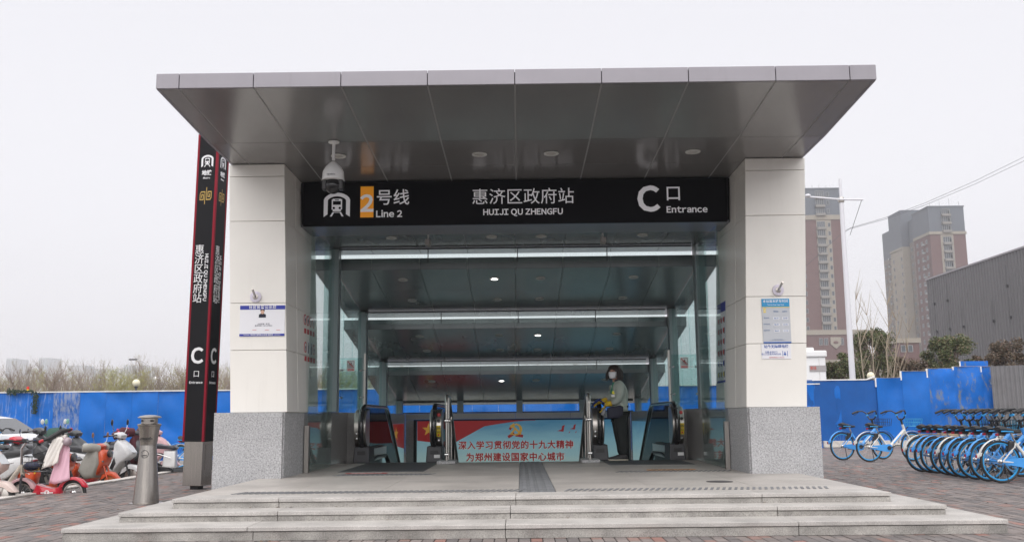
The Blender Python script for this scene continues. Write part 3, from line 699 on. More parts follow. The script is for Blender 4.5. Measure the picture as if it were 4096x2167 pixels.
# ------------------------------------------------------------------ escalator balustrades
hand = mat('handrail_black', (.012, .012, .014), .22, coat=.4)
def balustrade(x, label, inner, buttons, sticker):
    """x: centre; inner +1 when the escalator lies to the right of it"""
    t = thing('escalator_balustrade', label, 'escalator', (x, 16.35, 0))
    cy, cz, r = .42, .585, .385
    arc = [(cy-math.sin(a)*r, cz-math.cos(a)*r) for a in [R(q) for q in range(0, 181, 12)]]
    path = [(0, cy+.28, cz-r-.02), (0, cy+.1, cz-r-.01)]+[(0, a, b) for a, b in arc]+[(0, 1.6, .97), (0, 3.0, .965), (0, 3.25, .93), (0, 3.5, .83), (0, 8.0, -1.95)]
    MB().tube(path, .045, 10, flat=.7).build('handrail', hand, t, smooth=True, angle=60)
    # stainless newel drum, a D on its side, with the handrail running in its middle
    D = [(cy-math.sin(a)*.33, cz-math.cos(a)*.33) for a in [R(q) for q in range(-8, 172, 12)]]
    pr = [(a, b) for a, b in D]+[(.55, .30), (.55, .90)][::-1]
    for sx_ in (-1, 1):
        xa, xb = (.032, .13) if sx_ > 0 else (-.13, -.032)
        if sx_ == inner: xa, xb = (.032, .075) if sx_ > 0 else (-.075, -.032)
        mb = MB(); n = len(pr); V = [(xa, a, b) for a, b in pr]+[(xb, a, b) for a, b in pr]
        mb.add(V, [tuple(range(n)), tuple(range(2*n-1, n-1, -1))]+[(i, i+n, (i+1) % n+n, (i+1) % n) for i in range(n)])
        mb.build('newel_panel', steel, t, smooth=True, bevel=.01)
    MB().box(-.03, .03, .12, .6, .30, .88).build('newel_core', blackp, t)
    b = MB().hexa(((-.14, .12, 0), (.14, .12, 0), (.14, .75, 0), (-.14, .75, 0)), ((-.125, .17, .27), (.125, .17, .27), (.125, .75, .27), (-.125, .75, .27))).build('newel_base', darkg, t, bevel=.015)
    MB().box(-.07, .07, .145, .16, .09, .2).build('access_plate', blackp, b)
    if sticker: MB().box(.0, .10, .128, .14, .075, .13).build('label_plate', white_p, b)
    # balustrade glass in three sheets, lower deck with its strip
    for (ya, yb) in ((.45, 1.3), (1.305, 2.2), (2.205, 2.9)):
        za = lambda y: .935; zb_ = lambda y: .24 if y < 2.5 else .24-(y-2.5)*.45
        MB().hexa(((-.006, ya, zb_(ya)), (.006, ya, zb_(ya)), (.006, yb, zb_(yb)), (-.006, yb, zb_(yb))), ((-.006, ya, za(ya)), (.006, ya, za(ya)), (.006, yb, za(yb)), (-.006, yb, za(yb)))).build('balustrade_pane', glass_dark, t)
    MB().hexa(((-.006, 2.905, .05), (.006, 2.905, .05), (.006, 7.9, -2.8), (-.006, 7.9, -2.8)), ((-.006, 2.905, .92), (.006, 2.905, .92), (.006, 7.9, -1.95), (-.006, 7.9, -1.95))).build('balustrade_pane', glass_dark, t)
    MB().tube([(inner*.03, .7, .235), (inner*.03, 2.4, .23), (inner*.03, 2.75, .14), (inner*.03, 7.8, -2.8)], .02, 6).build('deck_edge', blackp, t)
    MB().box(min(0, inner*.09)+.0, max(0, inner*.09), .76, 2.6, 0, .215).build('skirt', steel, t)
    MB().tube([(inner*.12, .72, .03), (inner*.12, 1.2, .07), (inner*.12, 2.4, .05), (inner*.12, 2.8, -.1), (inner*.12, 7.8, -3.1)], .022, 6).build('brush_strip', blackp, t)
    MB().box(min(inner*.095, inner*.115), max(inner*.095, inner*.115), .80, .86, .06, .11).build('comb_light', mat('comb_lamp', (.9, .95, .8), .5, emit=3), t)
    tb = MB()
    if buttons == 'hazard':
        xo = -inner*.08 if inner else .08
        dy = lambda z: cy-math.sqrt(max(.33**2-(z-cz)**2, 0))-.012
        for z, rr, c in ((.80, .030, mat('red_sign', (.5, .03, .03), .4)), (.70, .026, blackp), (.37, .016, chrome)):
            MB().lathe([(rr, 0), (rr, .01), (rr*.9, .012)], 16, (xo, dy(z), z), 'y').build('button', c, t, smooth=True)
        yb = mat('yellow_sticker', (.78, .58, .02), .5)
        for z0, z1 in ((.53, .62), (.43, .525)):
            MB().hexa(((xo-.035, dy(z0)-.004, z0), (xo+.035, dy(z0)-.004, z0), (xo+.035, dy(z0)+.01, z0), (xo-.035, dy(z0)+.01, z0)), ((xo-.035, dy(z1)-.004, z1), (xo+.035, dy(z1)-.004, z1), (xo+.035, dy(z1)+.01, z1), (xo-.035, dy(z1)+.01, z1))).build('warning_sticker', yb, t)
        text('紧急停止\n按钮装置', .018, blackp, t, fr(xo, dy(.58)-.012, .575), ext=.001)
        text('停止', .022, blackp, t, fr(xo, dy(.5)-.008, .505), ext=.001)
        MB().lathe([(.014, 0), (.014, .012)], 12, (xo, dy(.46)-.004, .462), 'y').build('stop_button', mat('red_button', (.6, .02, .02), .3), t)
    elif buttons:
        xo = -inner*.08
        for z in (.49, .41):
            MB().lathe([(.018, 0), (.018, .008), (.01, .012)], 14, (xo, cy-math.sqrt(.33**2-(z-cz)**2)-.006, z), 'y').build('button', chrome, t, smooth=True)
    return t
b1 = balustrade(-2.80, 'leftmost escalator balustrade with black handrail and tall notice on its glass', 1, True, False)
balustrade(-1.555, 'escalator balustrade with yellow warning stickers left of the stairs', -1, 'hazard', True)
balustrade(1.285, 'escalator balustrade right of the stairs that the cleaner leans on', 1, True, False)
balustrade(2.60, 'rightmost escalator balustrade with yellow warning stickers and green lamp', -1, 'hazard', True)
n_ = one('glass_notice', MB().hexa(((-2.782, 17.0, .35), (-2.778, 17.0, .35), (-2.778, 17.16, .34), (-2.782, 17.16, .34)), ((-2.782, 17.0, .80), (-2.778, 17.0, .80), (-2.778, 17.16, .80), (-2.782, 17.16, .80))), mat('notice_blue_white', (.55, .6, .7), .5),
     'narrow white and blue notice stuck inside the leftmost escalator glass', 'notice')
MB().box(-2.7775, -2.776, 17.0, 17.16, .72, .80).build('notice_header', mat('poster_blue', (.02, .035, .32), .5), n_)
for k in range(4): MB().box(-2.7775, -2.776, 17.015+k*.037, 17.04+k*.037, .38, .68).build('notice_text', mat('notice_ink', (.1, .12, .16), .5), n_)
# stair handrails on granite curbs
def stair_rail(x, s, label):
    t = thing('stair_handrail', label, 'handrail', (x, 15.95, 0))
    MB().bbox(-.15, .15, -.15, .45, 0, .05, .008).build('curb', granite, t)
    P = [(0, -.02, .96), (0, 0, 1.08), (0, .06, 1.11), (0, .5, 1.11), (0, 1.0, .86), (0, 4.5, -1.1)]
    MB().tube(P, .028, 10).build('top_rail', steel, t, smooth=True, angle=60)
    MB().tube([(s*.05, -.02, .70), (s*.05, .5, .70), (s*.05, 1.0, .44), (s*.05, 4.5, -1.5)], .016, 8).build('middle_rail', steel, t, smooth=True)
    for y, z in ((0, 1.08), (.42, 1.10)): MB().tube([(0, y, .04), (0, y, z)], .025, 10).build('post', steel, t, smooth=True)
    for y in (1.1, 2.0): MB().tube([(0, y, -.6-(y-1)*.55), (0, y, .82-(y-1)*.56)], .02, 8).build('post', steel, t, smooth=True)
    MB().hexa(((-.005, .05, .12), (.005, .05, .12), (.005, .4, .12), (-.005, .4, .12)), ((-.005, .05, .66), (.005, .05, .66), (.005, .4, .66), (-.005, .4, .66))).build('infill_pane', glass_clear, t)
    for y, z in ((0, .70), (0, .15), (.42, .70)): MB().lathe([(.035, -.03), (.035, .03)], 12, (0, y, z), 'x').build('clamp', chrome, t, smooth=True)
stair_rail(-1.30, 1, 'stainless stair handrail on a granite curb left of the stairs')
stair_rail(1.07, -1, 'stainless stair handrail on a granite curb beside the cleaner')
# climbing guards
for s, xa, xb in ((-1, -3.14, -2.79), (1, 2.61, 2.87)):
    xa, xb = (atY(1352, 1500, 17).x, atY(1459, 1500, 17).x) if s < 0 else (atY(2677, 1500, 17).x, atY(2801, 1500, 17).x)
    t = thing('climbing_guard', 'clear glass guard with no-climbing notice above the %s escalator rail' % ('leftmost' if s < 0 else 'rightmost'), 'glass guard', ((xa+xb)/2, 17, .86))
    for x in (xa, xb): MB().box(x-.018, x+.018, 16.98, 17.02, .86, 1.90).build('upright', steel, t, world=True)
    MB().box(xa+.045, xb-.045, 16.97, 16.98, .93, 1.82).build('glass_sheet', glass_side, t, world=True)
    for x, d in ((xa, 1), (xb, -1)):
        for z in (1.12, 1.60):
            MB().tube([(x, 16.975, z), (x+d*.075, 16.975, z)], .008).lathe([(.02, -.01), (.02, .02)], 14, (x+d*.075, 16.975, z), 'y').build('glass_fixing', chrome, t, world=True)
    u0 = 1403 if s < 0 else 2737; v0 = 1462 if s < 0 else 1450
    c = atY(u0, v0, 16.96)
    n = thing('no_climbing_notice', 'small square red and white no-climbing notice on the %s glass guard' % ('left' if s < 0 else 'right'), 'notice', (c.x, 16.96, c.z))
    MB().bbox(-.072, .072, -.002, .004, -.10, .10, .002).build('notice_board', white_p, n)
    fm = mat('ink_black', (.02, .02, .02), .5)
    f = MB()
    for a, b, c_, d in ((-.058, .058, .078, .083), (-.058, .058, -.040, -.035), (-.058, -.053, -.04, .083), (.053, .058, -.04, .083), (-.04, .04, -.025, -.02), (-.04, .04, .01, .016)): f.box(a, b, -.006, -.003, c_, d)
    for k in range(6): f.box(-.038+k*.014, -.033+k*.014, -.006, -.003, -.022, .012)
    f.ball((.01, -.004, .05), .011, 8, sy=.3).box(-.03, .02, -.006, -.003, .022, .036)
    f.build('pictogram', fm, n)
    MB().hexa(((-.056, -.009, .07), (-.048, -.009, .08), (-.048, -.006, .08), (-.056, -.006, .07)), ((.048, -.009, -.038), (.056, -.009, -.03), (.056, -.006, -.03), (.048, -.006, -.038))).build('red_bar', mat('red_sign', (.5, .03, .03), .4), n)
    MB().box(-.058, .058, -.006, -.003, -.088, -.055).build('caption', mat('red_sign', (.5, .03, .03), .4), n)
    text('禁止翻越栏杆', .018, white_p, n, fr(0, -.007, -.072), ext=.0005)

# ------------------------------------------------------------------ propaganda banner on the back wall
def banner_mat():
    m = bpy.data.materials.new('banner_print'); m.use_nodes = True; N = m.node_tree.nodes; L = m.node_tree.links; b = N['Principled BSDF']
    g = N.new('ShaderNodeNewGeometry'); s = N.new('ShaderNodeSeparateXYZ'); L.new(g.outputs['Position'], s.inputs[0])
    mp = N.new('ShaderNodeMapping'); mp.inputs['Scale'].default_value = (.8, .8, 4); L.new(g.outputs['Position'], mp.inputs[0])
    t = N.new('ShaderNodeTexNoise'); t.inputs['Scale'].default_value = 1.5; t.inputs['Detail'].default_value = 5; L.new(mp.outputs[0], t.inputs[0])
    a = N.new('ShaderNodeMath'); a.operation = 'MULTIPLY_ADD'; L.new(t.outputs[0], a.inputs[0]); a.inputs[1].default_value = .35; L.new(s.outputs[2], a.inputs[2])
    mr = N.new('ShaderNodeMapRange'); L.new(a.outputs[0], mr.inputs[0]); mr.inputs[1].default_value = -.15; mr.inputs[2].default_value = .85
    cr = N.new('ShaderNodeValToRGB'); L.new(mr.outputs[0], cr.inputs[0])
    cr.color_ramp.elements[0].color = (.46, .66, .66, 1); cr.color_ramp.elements[1].color = (.055, .24, .42, 1)
    e = cr.color_ramp.elements.new(.5); e.color = (.28, .54, .64, 1)
    L.new(cr.outputs[0], b.inputs['Base Color']); b.inputs['Roughness'].default_value = .35; b.inputs['Specular IOR Level'].default_value = .5
    L.new(cr.outputs[0], b.inputs['Emission Color']); b.inputs['Emission Strength'].default_value = .22     # back-lit light box
    return m
ban_m = banner_mat(); red_b = mat('banner_red', (.50, .02, .025), .4, emit=.12); gold = mat('banner_gold', (.80, .45, .06), .4, emit=.15); pale = mat('banner_white', (.8, .8, .76), .5, emit=.12)
bn = thing('light_box_banner', 'wide sky blue light box banner with red Chinese slogan and party emblem', 'banner', (-.07, 24.38, -.9))
BYB = 24.40
bc = MB().box(-2.70, 2.56, BYB, 24.43, -1.3, .665).build('banner_sheet', ban_m, bn, world=True)
MB().box(-2.78, -2.70, BYB-.02, 24.43, -1.3, .70).box(2.56, 2.66, BYB-.02, 24.43, -1.3, .70).box(-2.70, 2.56, BYB-.02, 24.43, .665, .70).build('frame', dark, bn, world=True)
fl = MB(); top = .664
xs_ = [-2.69+k*(3.0/30) for k in range(31)]
def flag_low(x):
    t = (x+2.69)
    if t < .95: return .18-.10*math.sin(t*2.2)*.6
    if t < 1.7: return .12+.40*(t-.95)/.75*1.0
    return .52+.10*math.sin((t-1.7)*1.2)+.05*(t-1.7)/1.3
fl.add([(x, BYB-.006, top) for x in xs_]+[(x, BYB-.006, min(flag_low(x), top-.01)) for x in xs_], [(i, i+1, 32+i, 31+i) for i in range(30)])
fl.build('flag_print', red_b, bn, world=True)
def star(mb, cx, cz, r, y, rot=0):
    pts = [(cx+(r if k % 2 == 0 else r*.4)*math.sin(rot+k*math.pi/5), y, cz+(r if k % 2 == 0 else r*.4)*math.cos(rot+k*math.pi/5)) for k in range(10)]
    mb.add([(cx, y, cz)]+pts, [(0, 1+k, 1+(k+1) % 10) for k in range(10)])
s_ = MB(); star(s_, -2.40, .45, .17, BYB-.01); s_.build('star_print', gold, bn, world=True)
# hammer and sickle emblem
p = atY(2062, 1716, BYB); e_ = MB(); y = BYB-.01
arc_o = [(p.x+.17*math.cos(R(a)), p.z+.15*math.sin(R(a))) for a in range(-125, 100, 15)]; arc_i = [(p.x-.02+.125*math.cos(R(a)), p.z+.12*math.sin(R(a))) for a in range(-125, 100, 15)]
n = len(arc_o); e_.add([(a, y, b) for a, b in arc_o]+[(a, y, b) for a, b in arc_i], [(i, i+1, n+i+1, n+i) for i in range(n-1)])
def bar(mb, x0, z0, x1, z1, w_, y): d = Vector((x1-x0, 0, z1-z0)).normalized(); nn = Vector((-d.z, 0, d.x))*w_; mb.quad((x0-nn.x, y, z0-nn.z), (x1-nn.x, y, z1-nn.z), (x1+nn.x, y, z1+nn.z), (x0+nn.x, y, z0+nn.z))
bar(e_, p.x-.13, p.z-.13, p.x+.0, p.z+.02, .02, y-.002); bar(e_, p.x-.13, p.z+.06, p.x-.02, p.z+.13, .035, y-.003); bar(e_, p.x-.08, p.z+.09, p.x+.14, p.z-.12, .022, y-.004)
e_.build('emblem_print', gold, bn, world=True)
e2 = MB(); 
for (x0, z0, x1, z1, w_) in ((-.19, -.19, -.03, -.10, .035), (.0, -.14, .19, -.17, .035), (-.15, -.0, -.10, .06, .03)): bar(e2, p.x+x0, p.z+z0, p.x+x1, p.z+z1, w_, y+.002)
e2.build('emblem_base_print', red_b, bn, world=True)
for (u, v, r) in ((2247, 1717, .10), (2294, 1710, .08), (2277, 1728, .025), (2303, 1727, .025)):
    q = atY(u, v, BYB); o = MB(); y = BYB-.01
    o.poly([(q.x-r*1.2, y, q.z-.1*r*3), (q.x+r*.4, y, q.z-.5*r), (q.x+r*.6, y, q.z+.2*r), (q.x-r*.2, y, q.z+.0*r)]); o.poly([(q.x-.1*r, y-.001, q.z), (q.x+r*.5, y-.001, q.z+r*.1), (q.x+r*.8, y-.001, q.z+r*1.2), (q.x+.1*r, y-.001, q.z+r*.9)])
    o.build('bird_print', red_b, bn, world=True)
for (s, u0, u1, v, h) in (('深入学习贯彻党的十九大精神', 1830, 2297, 1780, 37), ('为郑州建设国家中心城市', 1861, 2261, 1828, 34)):
    a, b = atY(u0, v, BYB), atY(u1, v, BYB); sz = (b.x-a.x)/len(s)*1.02; c = (a+b)/2-bn.location
    text(s, sz*.93, pale, bn, fr(c.x+.006, c.y-.006, c.z-.006), fat=.013, ext=.0002, space=1.09)
    text(s, sz*.93, red_b, bn, fr(c.x, c.y-.012, c.z), fat=.006, ext=.0002, space=1.09)
for s, x in ((-1, -2.99), (1, 2.72)):
    b = thing('side_light_box', 'tall teal light box panel on the %s wall of the stairwell' % ('left' if s < 0 else 'right'), 'banner', (x, 22, -.9))
    MB().box(x-.004, x+.006*(-s)*2 if s < 0 else x+.006, 20.4, 24.0, -1.3, .62).build('panel_sheet', ban_m, b, world=True) if s < 0 else MB().box(x-.012, x+.006, 20.4, 24.0, -1.3, .62).build('panel_sheet', ban_m, b, world=True)
    if s < 0:
        xf = x+.018; q = MB(); q.add([(xf, 21.0, .615), (xf, 23.95, .615), (xf, 23.95, .0), (xf, 22.6, .10), (xf, 21.6, -.05), (xf, 21.0, .05)], [(0, 1, 2, 3, 4, 5)]); q.build('flag_print', red_b, b, world=True)
        q = MB(); pts = [(xf+.004, 22.4+(.42 if k % 2 == 0 else .17)*math.sin(k*math.pi/5), .38+(.17 if k % 2 == 0 else .07)*math.cos(k*math.pi/5)) for k in range(10)]
        q.add([(xf+.004, 22.4, .38)]+pts, [(0, 1+k, 1+(k+1) % 10) for k in range(10)]); q.build('star_print', gold, b, world=True)

# ------------------------------------------------------------------ posters on the columns
pb = mat('poster_blue', (.02, .035, .32), .5); ptx = mat('poster_ink', (.08, .08, .12), .5); pw = mat('poster_white', (.78, .78, .82), .4); prd = mat('poster_red', (.55, .05, .06), .5)
def lean(z, s): return 12.585
po = thing('police_poster', 'white and blue community police notice on the left column', 'poster', (atY(1050, 1283, 12.59).x, 12.59, atY(1050, 1283, 12.59).z))
def pt(o, u, v): q = atY(u, v, o.location.y); return q.x-o.location.x, q.z-o.location.z
x0, z1 = pt(po, 961, 1222); x1, z0 = pt(po, 1138, 1343)
MB().bbox(x0, x1, -.002, .01, z0, z1, .002).build('board', pw, po)
MB().box(x0+.001, x1-.001, -.005, -.002, z1-.055, z1-.001).build('header', pb, po); MB().box(x0+.001, x1-.001, -.005, -.002, z0+.001, z0+.032).build('footer', pb, po)
text('社区民警公示牌', .047, pw, po, fr((x0+x1)/2, -.006, z1-.028), bold=.02, ext=.0005, space=1.25)
text('>>>>>>  转作风 强基础 化矛盾 保民安  <<<<<<', .0235, pw, po, fr((x0+x1)/2, -.006, z0+.017), bold=.015, ext=.0005)
text('社区民警：杨 莹\n联系电话：15713678962', .022, ptx, po, fr((x0+x1)/2+.02, -.004, z0+.15), ext=.0004, align='CENTER')
pm = MB(); pm.poly([(-.048, -.005, .045), (.048, -.005, .045), (.046, -.005, .085), (.02, -.005, .098), (-.02, -.005, .098), (-.046, -.005, .085)]); pc = (x0+x1)/2
q = MB(); q.v = [(a+pc-.0, b, c+.0) for a, b, c in pm.v]; q.f = pm.f; q.mi = pm.mi; q.build('portrait_jacket', mat('navy_cloth', (.01, .012, .03), .7), po)
MB().ball((pc, -.004, .118), .028, 14, sx=.85, sy=.08, sz=1.1).build('portrait_face', mat('skin_print', (.62, .38, .28), .6), po)
MB().ball((pc, -.003, .142), .031, 14, sx=.95, sy=.06, sz=.85).build('portrait_hair', mat('hair_print', (.01, .008, .008), .6), po)
for k, uu in enumerate((1018, 1068, 1113)):
    a, z = pt(po, uu, 1318); MB().box(a-.027, a+.027, -.004, -.002, z-.006, z-.001).build('caption_line', prd, po)
# timetable on the right column
tm = thing('timetable_poster', 'blue headed first and last train timetable on the right column', 'poster', (atY(3105, 1283, 12.59).x, 12.59, atY(3105, 1283, 12.59).z))
x0, z1 = pt(tm, 3045, 1195); x1, z0 = pt(tm, 3166, 1371); cx0 = (x0+x1)/2
MB().bbox(x0, x1, -.002, .01, z0, z1, .002).build('board', mat('timetable_grey', (.50, .52, .56), .25), tm)
MB().box(x0+.001, x1-.001, -.005, -.002, z1-.108, z1-.001).build('header', mat('timetable_blue', (.02, .28, .56), .4), tm)
MB().box(x0+.001, x1-.001, -.004, -.002, z1-.118, z1-.110).build('yellow_line', mat('timetable_yellow', (.75, .6, .15), .5), tm)
MB().box(x0+.001, x1-.001, -.004, -.002, z0, z0+.016).build('footer', mat('footer_blue', (.03, .12, .42), .5), tm)
text('本站首末班车时间', .042, pw, tm, fr(cx0, -.006, z1-.036), bold=.012, ext=.0004)
text('Time for First / Last Train', .021, pw, tm, fr(cx0, -.006, z1-.082), bold=.012, ext=.0004)
MB().box(x0+.02, x0+.052, -.004, -.002, z1-.185, z1-.125).build('line_mark', mat('timetable_yellow', (.75, .6, .15), .5), tm); text('2\n号线', .016, pw, tm, fr(x0+.036, -.005, z1-.155), ext=.0004)
tb = mat('timetable_ink', (.02, .12, .32), .5)
text('首班车', .022, tb, tm, fr(cx0+.0, -.004, z1-.172), ext=.0004); text('末班车', .022, tb, tm, fr(cx0+.115, -.004, z1-.172), ext=.0004)
for k, (a, b) in enumerate((('06:29', '23:49'), ('06:02', '23:02'), ('06:02', '21:10'))):
    z = z1-.262-k*.083
    for xx, s in ((cx0, a), (cx0+.118, b)):
        MB().box(xx-.04, xx+.04, -.004, -.002, z-.016, z+.016).build('time_plate', pw, tm); text(s, .028, tb, tm, fr(xx, -.005, z), bold=.01, ext=.0004)
    text(('贾河方向', '站马屯方向', '南四环方向')[k], .017, tb, tm, fr(x0+.055, -.004, z+.006), ext=.0004)
text('注：末班车发车前5分钟停止售票\nNote: ticket sale stops 5 minutes before the last train', .0095, tb, tm, fr(cx0, -.004, z0+.042), ext=.0003)
li = thing('lift_poster', 'white outdoor lift notice below the train timetable', 'poster', (atY(3105, 1404, 12.59).x, 12.59, atY(3105, 1404, 12.59).z))
x0, z1 = pt(li, 3045, 1376); x1, z0 = pt(li, 3166, 1434); cx0 = (x0+x1)/2
MB().bbox(x0, x1, -.002, .01, z0, z1, .002).build('board', pw, li)
text('站外无障碍电梯', .046, mat('lift_ink', (.03, .10, .40), .5), li, fr(cx0, -.004, z1-.034), bold=.014, ext=.0004)
text('位置:本站C口\n距C口正南方向约5米', .028, mat('lift_ink', (.03, .10, .40), .5), li, fr(x0+.125, -.004, (z0+z1)/2-.022), ext=.0004)
text('如需帮助请联系:0371-55242181', .015, prd, li, fr(cx0, -.004, z0+.018), ext=.0004)
for a, b, c, d in ((.275, .281, .038, .105), (.335, .341, .038, .105)): MB().box(x0+a, x0+b, -.004, -.002, z0+c, z0+d).build('lift_icon', mat('lift_ink', (.03, .1, .4), .5), li)
MB().ball((x0+.306, -.002, z0+.088), .008, 8, sy=.3).lathe([(.016, 0), (.016, .002)], 12, (x0+.306, -.001, z0+.062), 'y').build('lift_icon', mat('lift_ink', (.03, .1, .4), .5), li)
# round bosses with steel flag sockets
for s, u, v in ((-1, 1023, 1187), (1, 3112, 1160)):
    c = atY(u, v, 12.59)
    t = thing('flag_socket', 'round white wall plate with slanted steel tube above the %s' % ('police notice' if s < 0 else 'train timetable'), 'flag holder', (c.x, 12.59, c.z))
    MB().lathe([(.075, 0), (.075, .012), (.07, .016)], 28, (0, 0, 0), 'y').build('plate', mat('plate_lilac', (.68, .64, .74), .5), t, smooth=True)
    MB().lathe([(.036, .014), (.036, .022), (.03, .025)], 20, (0, 0, 0), 'y').build('boss', steel, t, smooth=True)
    MB().tube([(0, -.02, .0), (.0 if s < 0 else .02, -.17, .085)], .016, 12).build('tube', steel, t, smooth=True)
# notices on the inner column faces
def xlean(s, z): return (-3.142-(z-.845)*.0367) if s < 0 else (2.89+(z-.845)*.0417)
pn = thing('prohibition_poster', 'rows of red prohibition symbols stuck inside the left column', 'poster', (xlean(-1, 1.9), 14.0, 1.95))
for r_, (zt_, zb_) in enumerate(((2.28, 2.02), (1.88, 1.62))):
    for k in range(4):
        y = 13.72+k*.19; zc_ = (zt_+zb_)/2+.03; x = xlean(-1, zc_)+.004
        if r_ == 1 and k in (1, 2):
            o = MB().box(x, x+.002, y-.06, y+.06, zc_-.1, zc_+.1).build('pictogram_card', pw, pn, world=True)
            MB().box(x+.002, x+.003, y-.015, y+.02, zc_-.07, zc_+.05).ball((x+.003, y, zc_+.07), .018, 8, sx=.2).build('pictogram', ptx, o, world=True) if False else None
            MB().box(x+.002, x+.006, y-.02, y+.02, zc_-.08, zc_+.04).ball((x+.003, y, zc_+.06), .018, 8, sx=.1).build('pictogram', ptx, pn, world=True)
        else:
            MB().lathe([(.078, 0), (.078, .003)], 24, (x, y, zc_), 'x').build('red_ring', prd, pn, world=True)
            MB().lathe([(.060, .003), (.060, .004)], 24, (x, y, zc_), 'x').build('ring_field', pw, pn, world=True)
            MB().box(x+.006, x+.006, y-.016, y+.02, zc_-.045, zc_+.02).box(x+.006, x+.006, y-.035, y+.03, zc_-.012, zc_+.006).build('pictogram', ptx, pn, world=True)
        z2 = zc_-.165
        MB().box(xlean(-1, z2)+.004, xlean(-1, z2)+.006, y-.06, y+.06, z2-.035, z2+.035).build('caption', prd, pn, world=True)
lk = thing('wall_switch_plate', 'narrow dark lock plate low inside the left column', 'plate', (xlean(-1, 1.4)+.003, 14.02, 1.42))
MB().box(0, .008, -.03, .03, -.09, .09).build('plate', steel, lk); MB().lathe([(.012, .008), (.012, .014)], 12, (0, 0, .02), 'x').build('keyhole', blackp, lk)
rn = thing('rules_poster', 'tall passenger rules poster with blue header inside the right column', 'poster', (xlean(1, 1.9)-.004, 14.1, 1.9))
def rquad(mb, y0, y1, z0, z1, d): mb.hexa(((xlean(1, z0)-d, y0, z0), (xlean(1, z0)-d+.002, y0, z0), (xlean(1, z0)-d+.002, y1, z0), (xlean(1, z0)-d, y1, z0)), ((xlean(1, z1)-d, y0, z1), (xlean(1, z1)-d+.002, y0, z1), (xlean(1, z1)-d+.002, y1, z1), (xlean(1, z1)-d, y1, z1))); return mb
rquad(MB(), 13.85, 14.45, 1.22, 2.40, .006).build('board', pw, rn, world=True)
rquad(MB(), 13.85, 14.45, 2.26, 2.40, .009).build('header', pb, rn, world=True); rquad(MB(), 13.87, 14.43, 1.22, 1.25, .009).build('footer', pb, rn, world=True)
for r_ in range(6):
    for k in range(3):
        y, z = 13.97+k*.18, 2.14-r_*.16
        MB().lathe([(.040, -.012), (.040, -.010)], 16, (xlean(1, z), y, z), 'x').build('symbol', prd if r_ < 4 else (pb if r_ == 4 else mat('symbol_yellow', (.6, .5, .1), .5)), rn, world=True)
        rquad(MB(), y-.065, y-.035, z-.05, z+.04, .009).build('caption', ptx, rn, world=True)

# ------------------------------------------------------------------ pylon
th = R(-22)                                    # turned so that its right face shows a little
pc = atZ(800, 1960, GZ); PX, PYY = -5.10, 15.0
py = thing('metro_pylon', 'tall black metro pylon sign with red edges on a steel foot', 'sign pylon', (PX, PYY, GZ), 0)
W2, D2 = .16, .15
zb0, zb1, zt = .06, .73, 5.62
py.rotation_euler = (0, R(.8), R(-12))
MB().box(-.07, .07, -.07, .07, 0, .07).build('foot', rubber, py)
st = MB().bbox(-W2, W2, -D2, D2, zb0, zb1, .004).build('steel_base', steel2, py)
MB().bbox(W2, W2+.004, -.07, .1, .3, .68, .001).build('hatch', steel2, st)
MB().box(-W2+.012, W2-.012, -D2-.025, D2+.025, zb1, zt).box(-W2-.02, W2+.02, -D2+.012, D2-.012, zb1, zt-.001).build('sign_body', black_gloss if False else mat('pylon_black', (.008, .008, .010), .45, spec=.15), py)
for sx_ in (-1, 1):
    for sy_ in (-1, 1):
        MB().box(min(sx_*(W2-.012), sx_*(W2+.022)), max(sx_*(W2-.012), sx_*(W2+.022)), min(sy_*(D2-.012), sy_*(D2+.027)), max(sy_*(D2-.012), sy_*(D2+.027)), zb1-.002, zt+.002).build('red_edge', red_p, py)
plw = mat('pylon_white', (.72, .72, .74), .4); plg = mat('pylon_gold', (.45, .30, .07), .4)
def zemb(M4, parent):
    mb = MB()
    def S(pts, w_=.04):
        for a, b in zip(pts[:-1], pts[1:]):
            d = Vector((b[0]-a[0], b[1]-a[1], 0)).normalized(); n2 = Vector((-d.y, d.x, 0))*w_
            A, B = Vector((a[0], a[1], 0))-d*w_*.9, Vector((b[0], b[1], 0))+d*w_*.9
            mb.quad(A-n2, B-n2, B+n2, A+n2)
    for sg_ in (1, -1):
        for (o_, i_) in ((.62, .0),):
            S([(sg_*.10, sg_*o_*1.0), (sg_*.10, -sg_*(.25 if o_ > .5 else .1))])
        S([(sg_*.10, sg_*.62), (sg_*.22, sg_*.62)]) if False else None
        S([(sg_*.10, -sg_*.30), (sg_*.60, -sg_*.30), (sg_*.72, -sg_*.15), (sg_*.72, sg_*.30), (sg_*.28, sg_*.30), (sg_*.30, -sg_*.08), (sg_*.52, -sg_*.08), (sg_*.52, sg_*.12)], .045)
    mb.v = [tuple(M4 @ Vector(p)) for p in mb.v]; return mb.build('city_emblem', plg, parent)
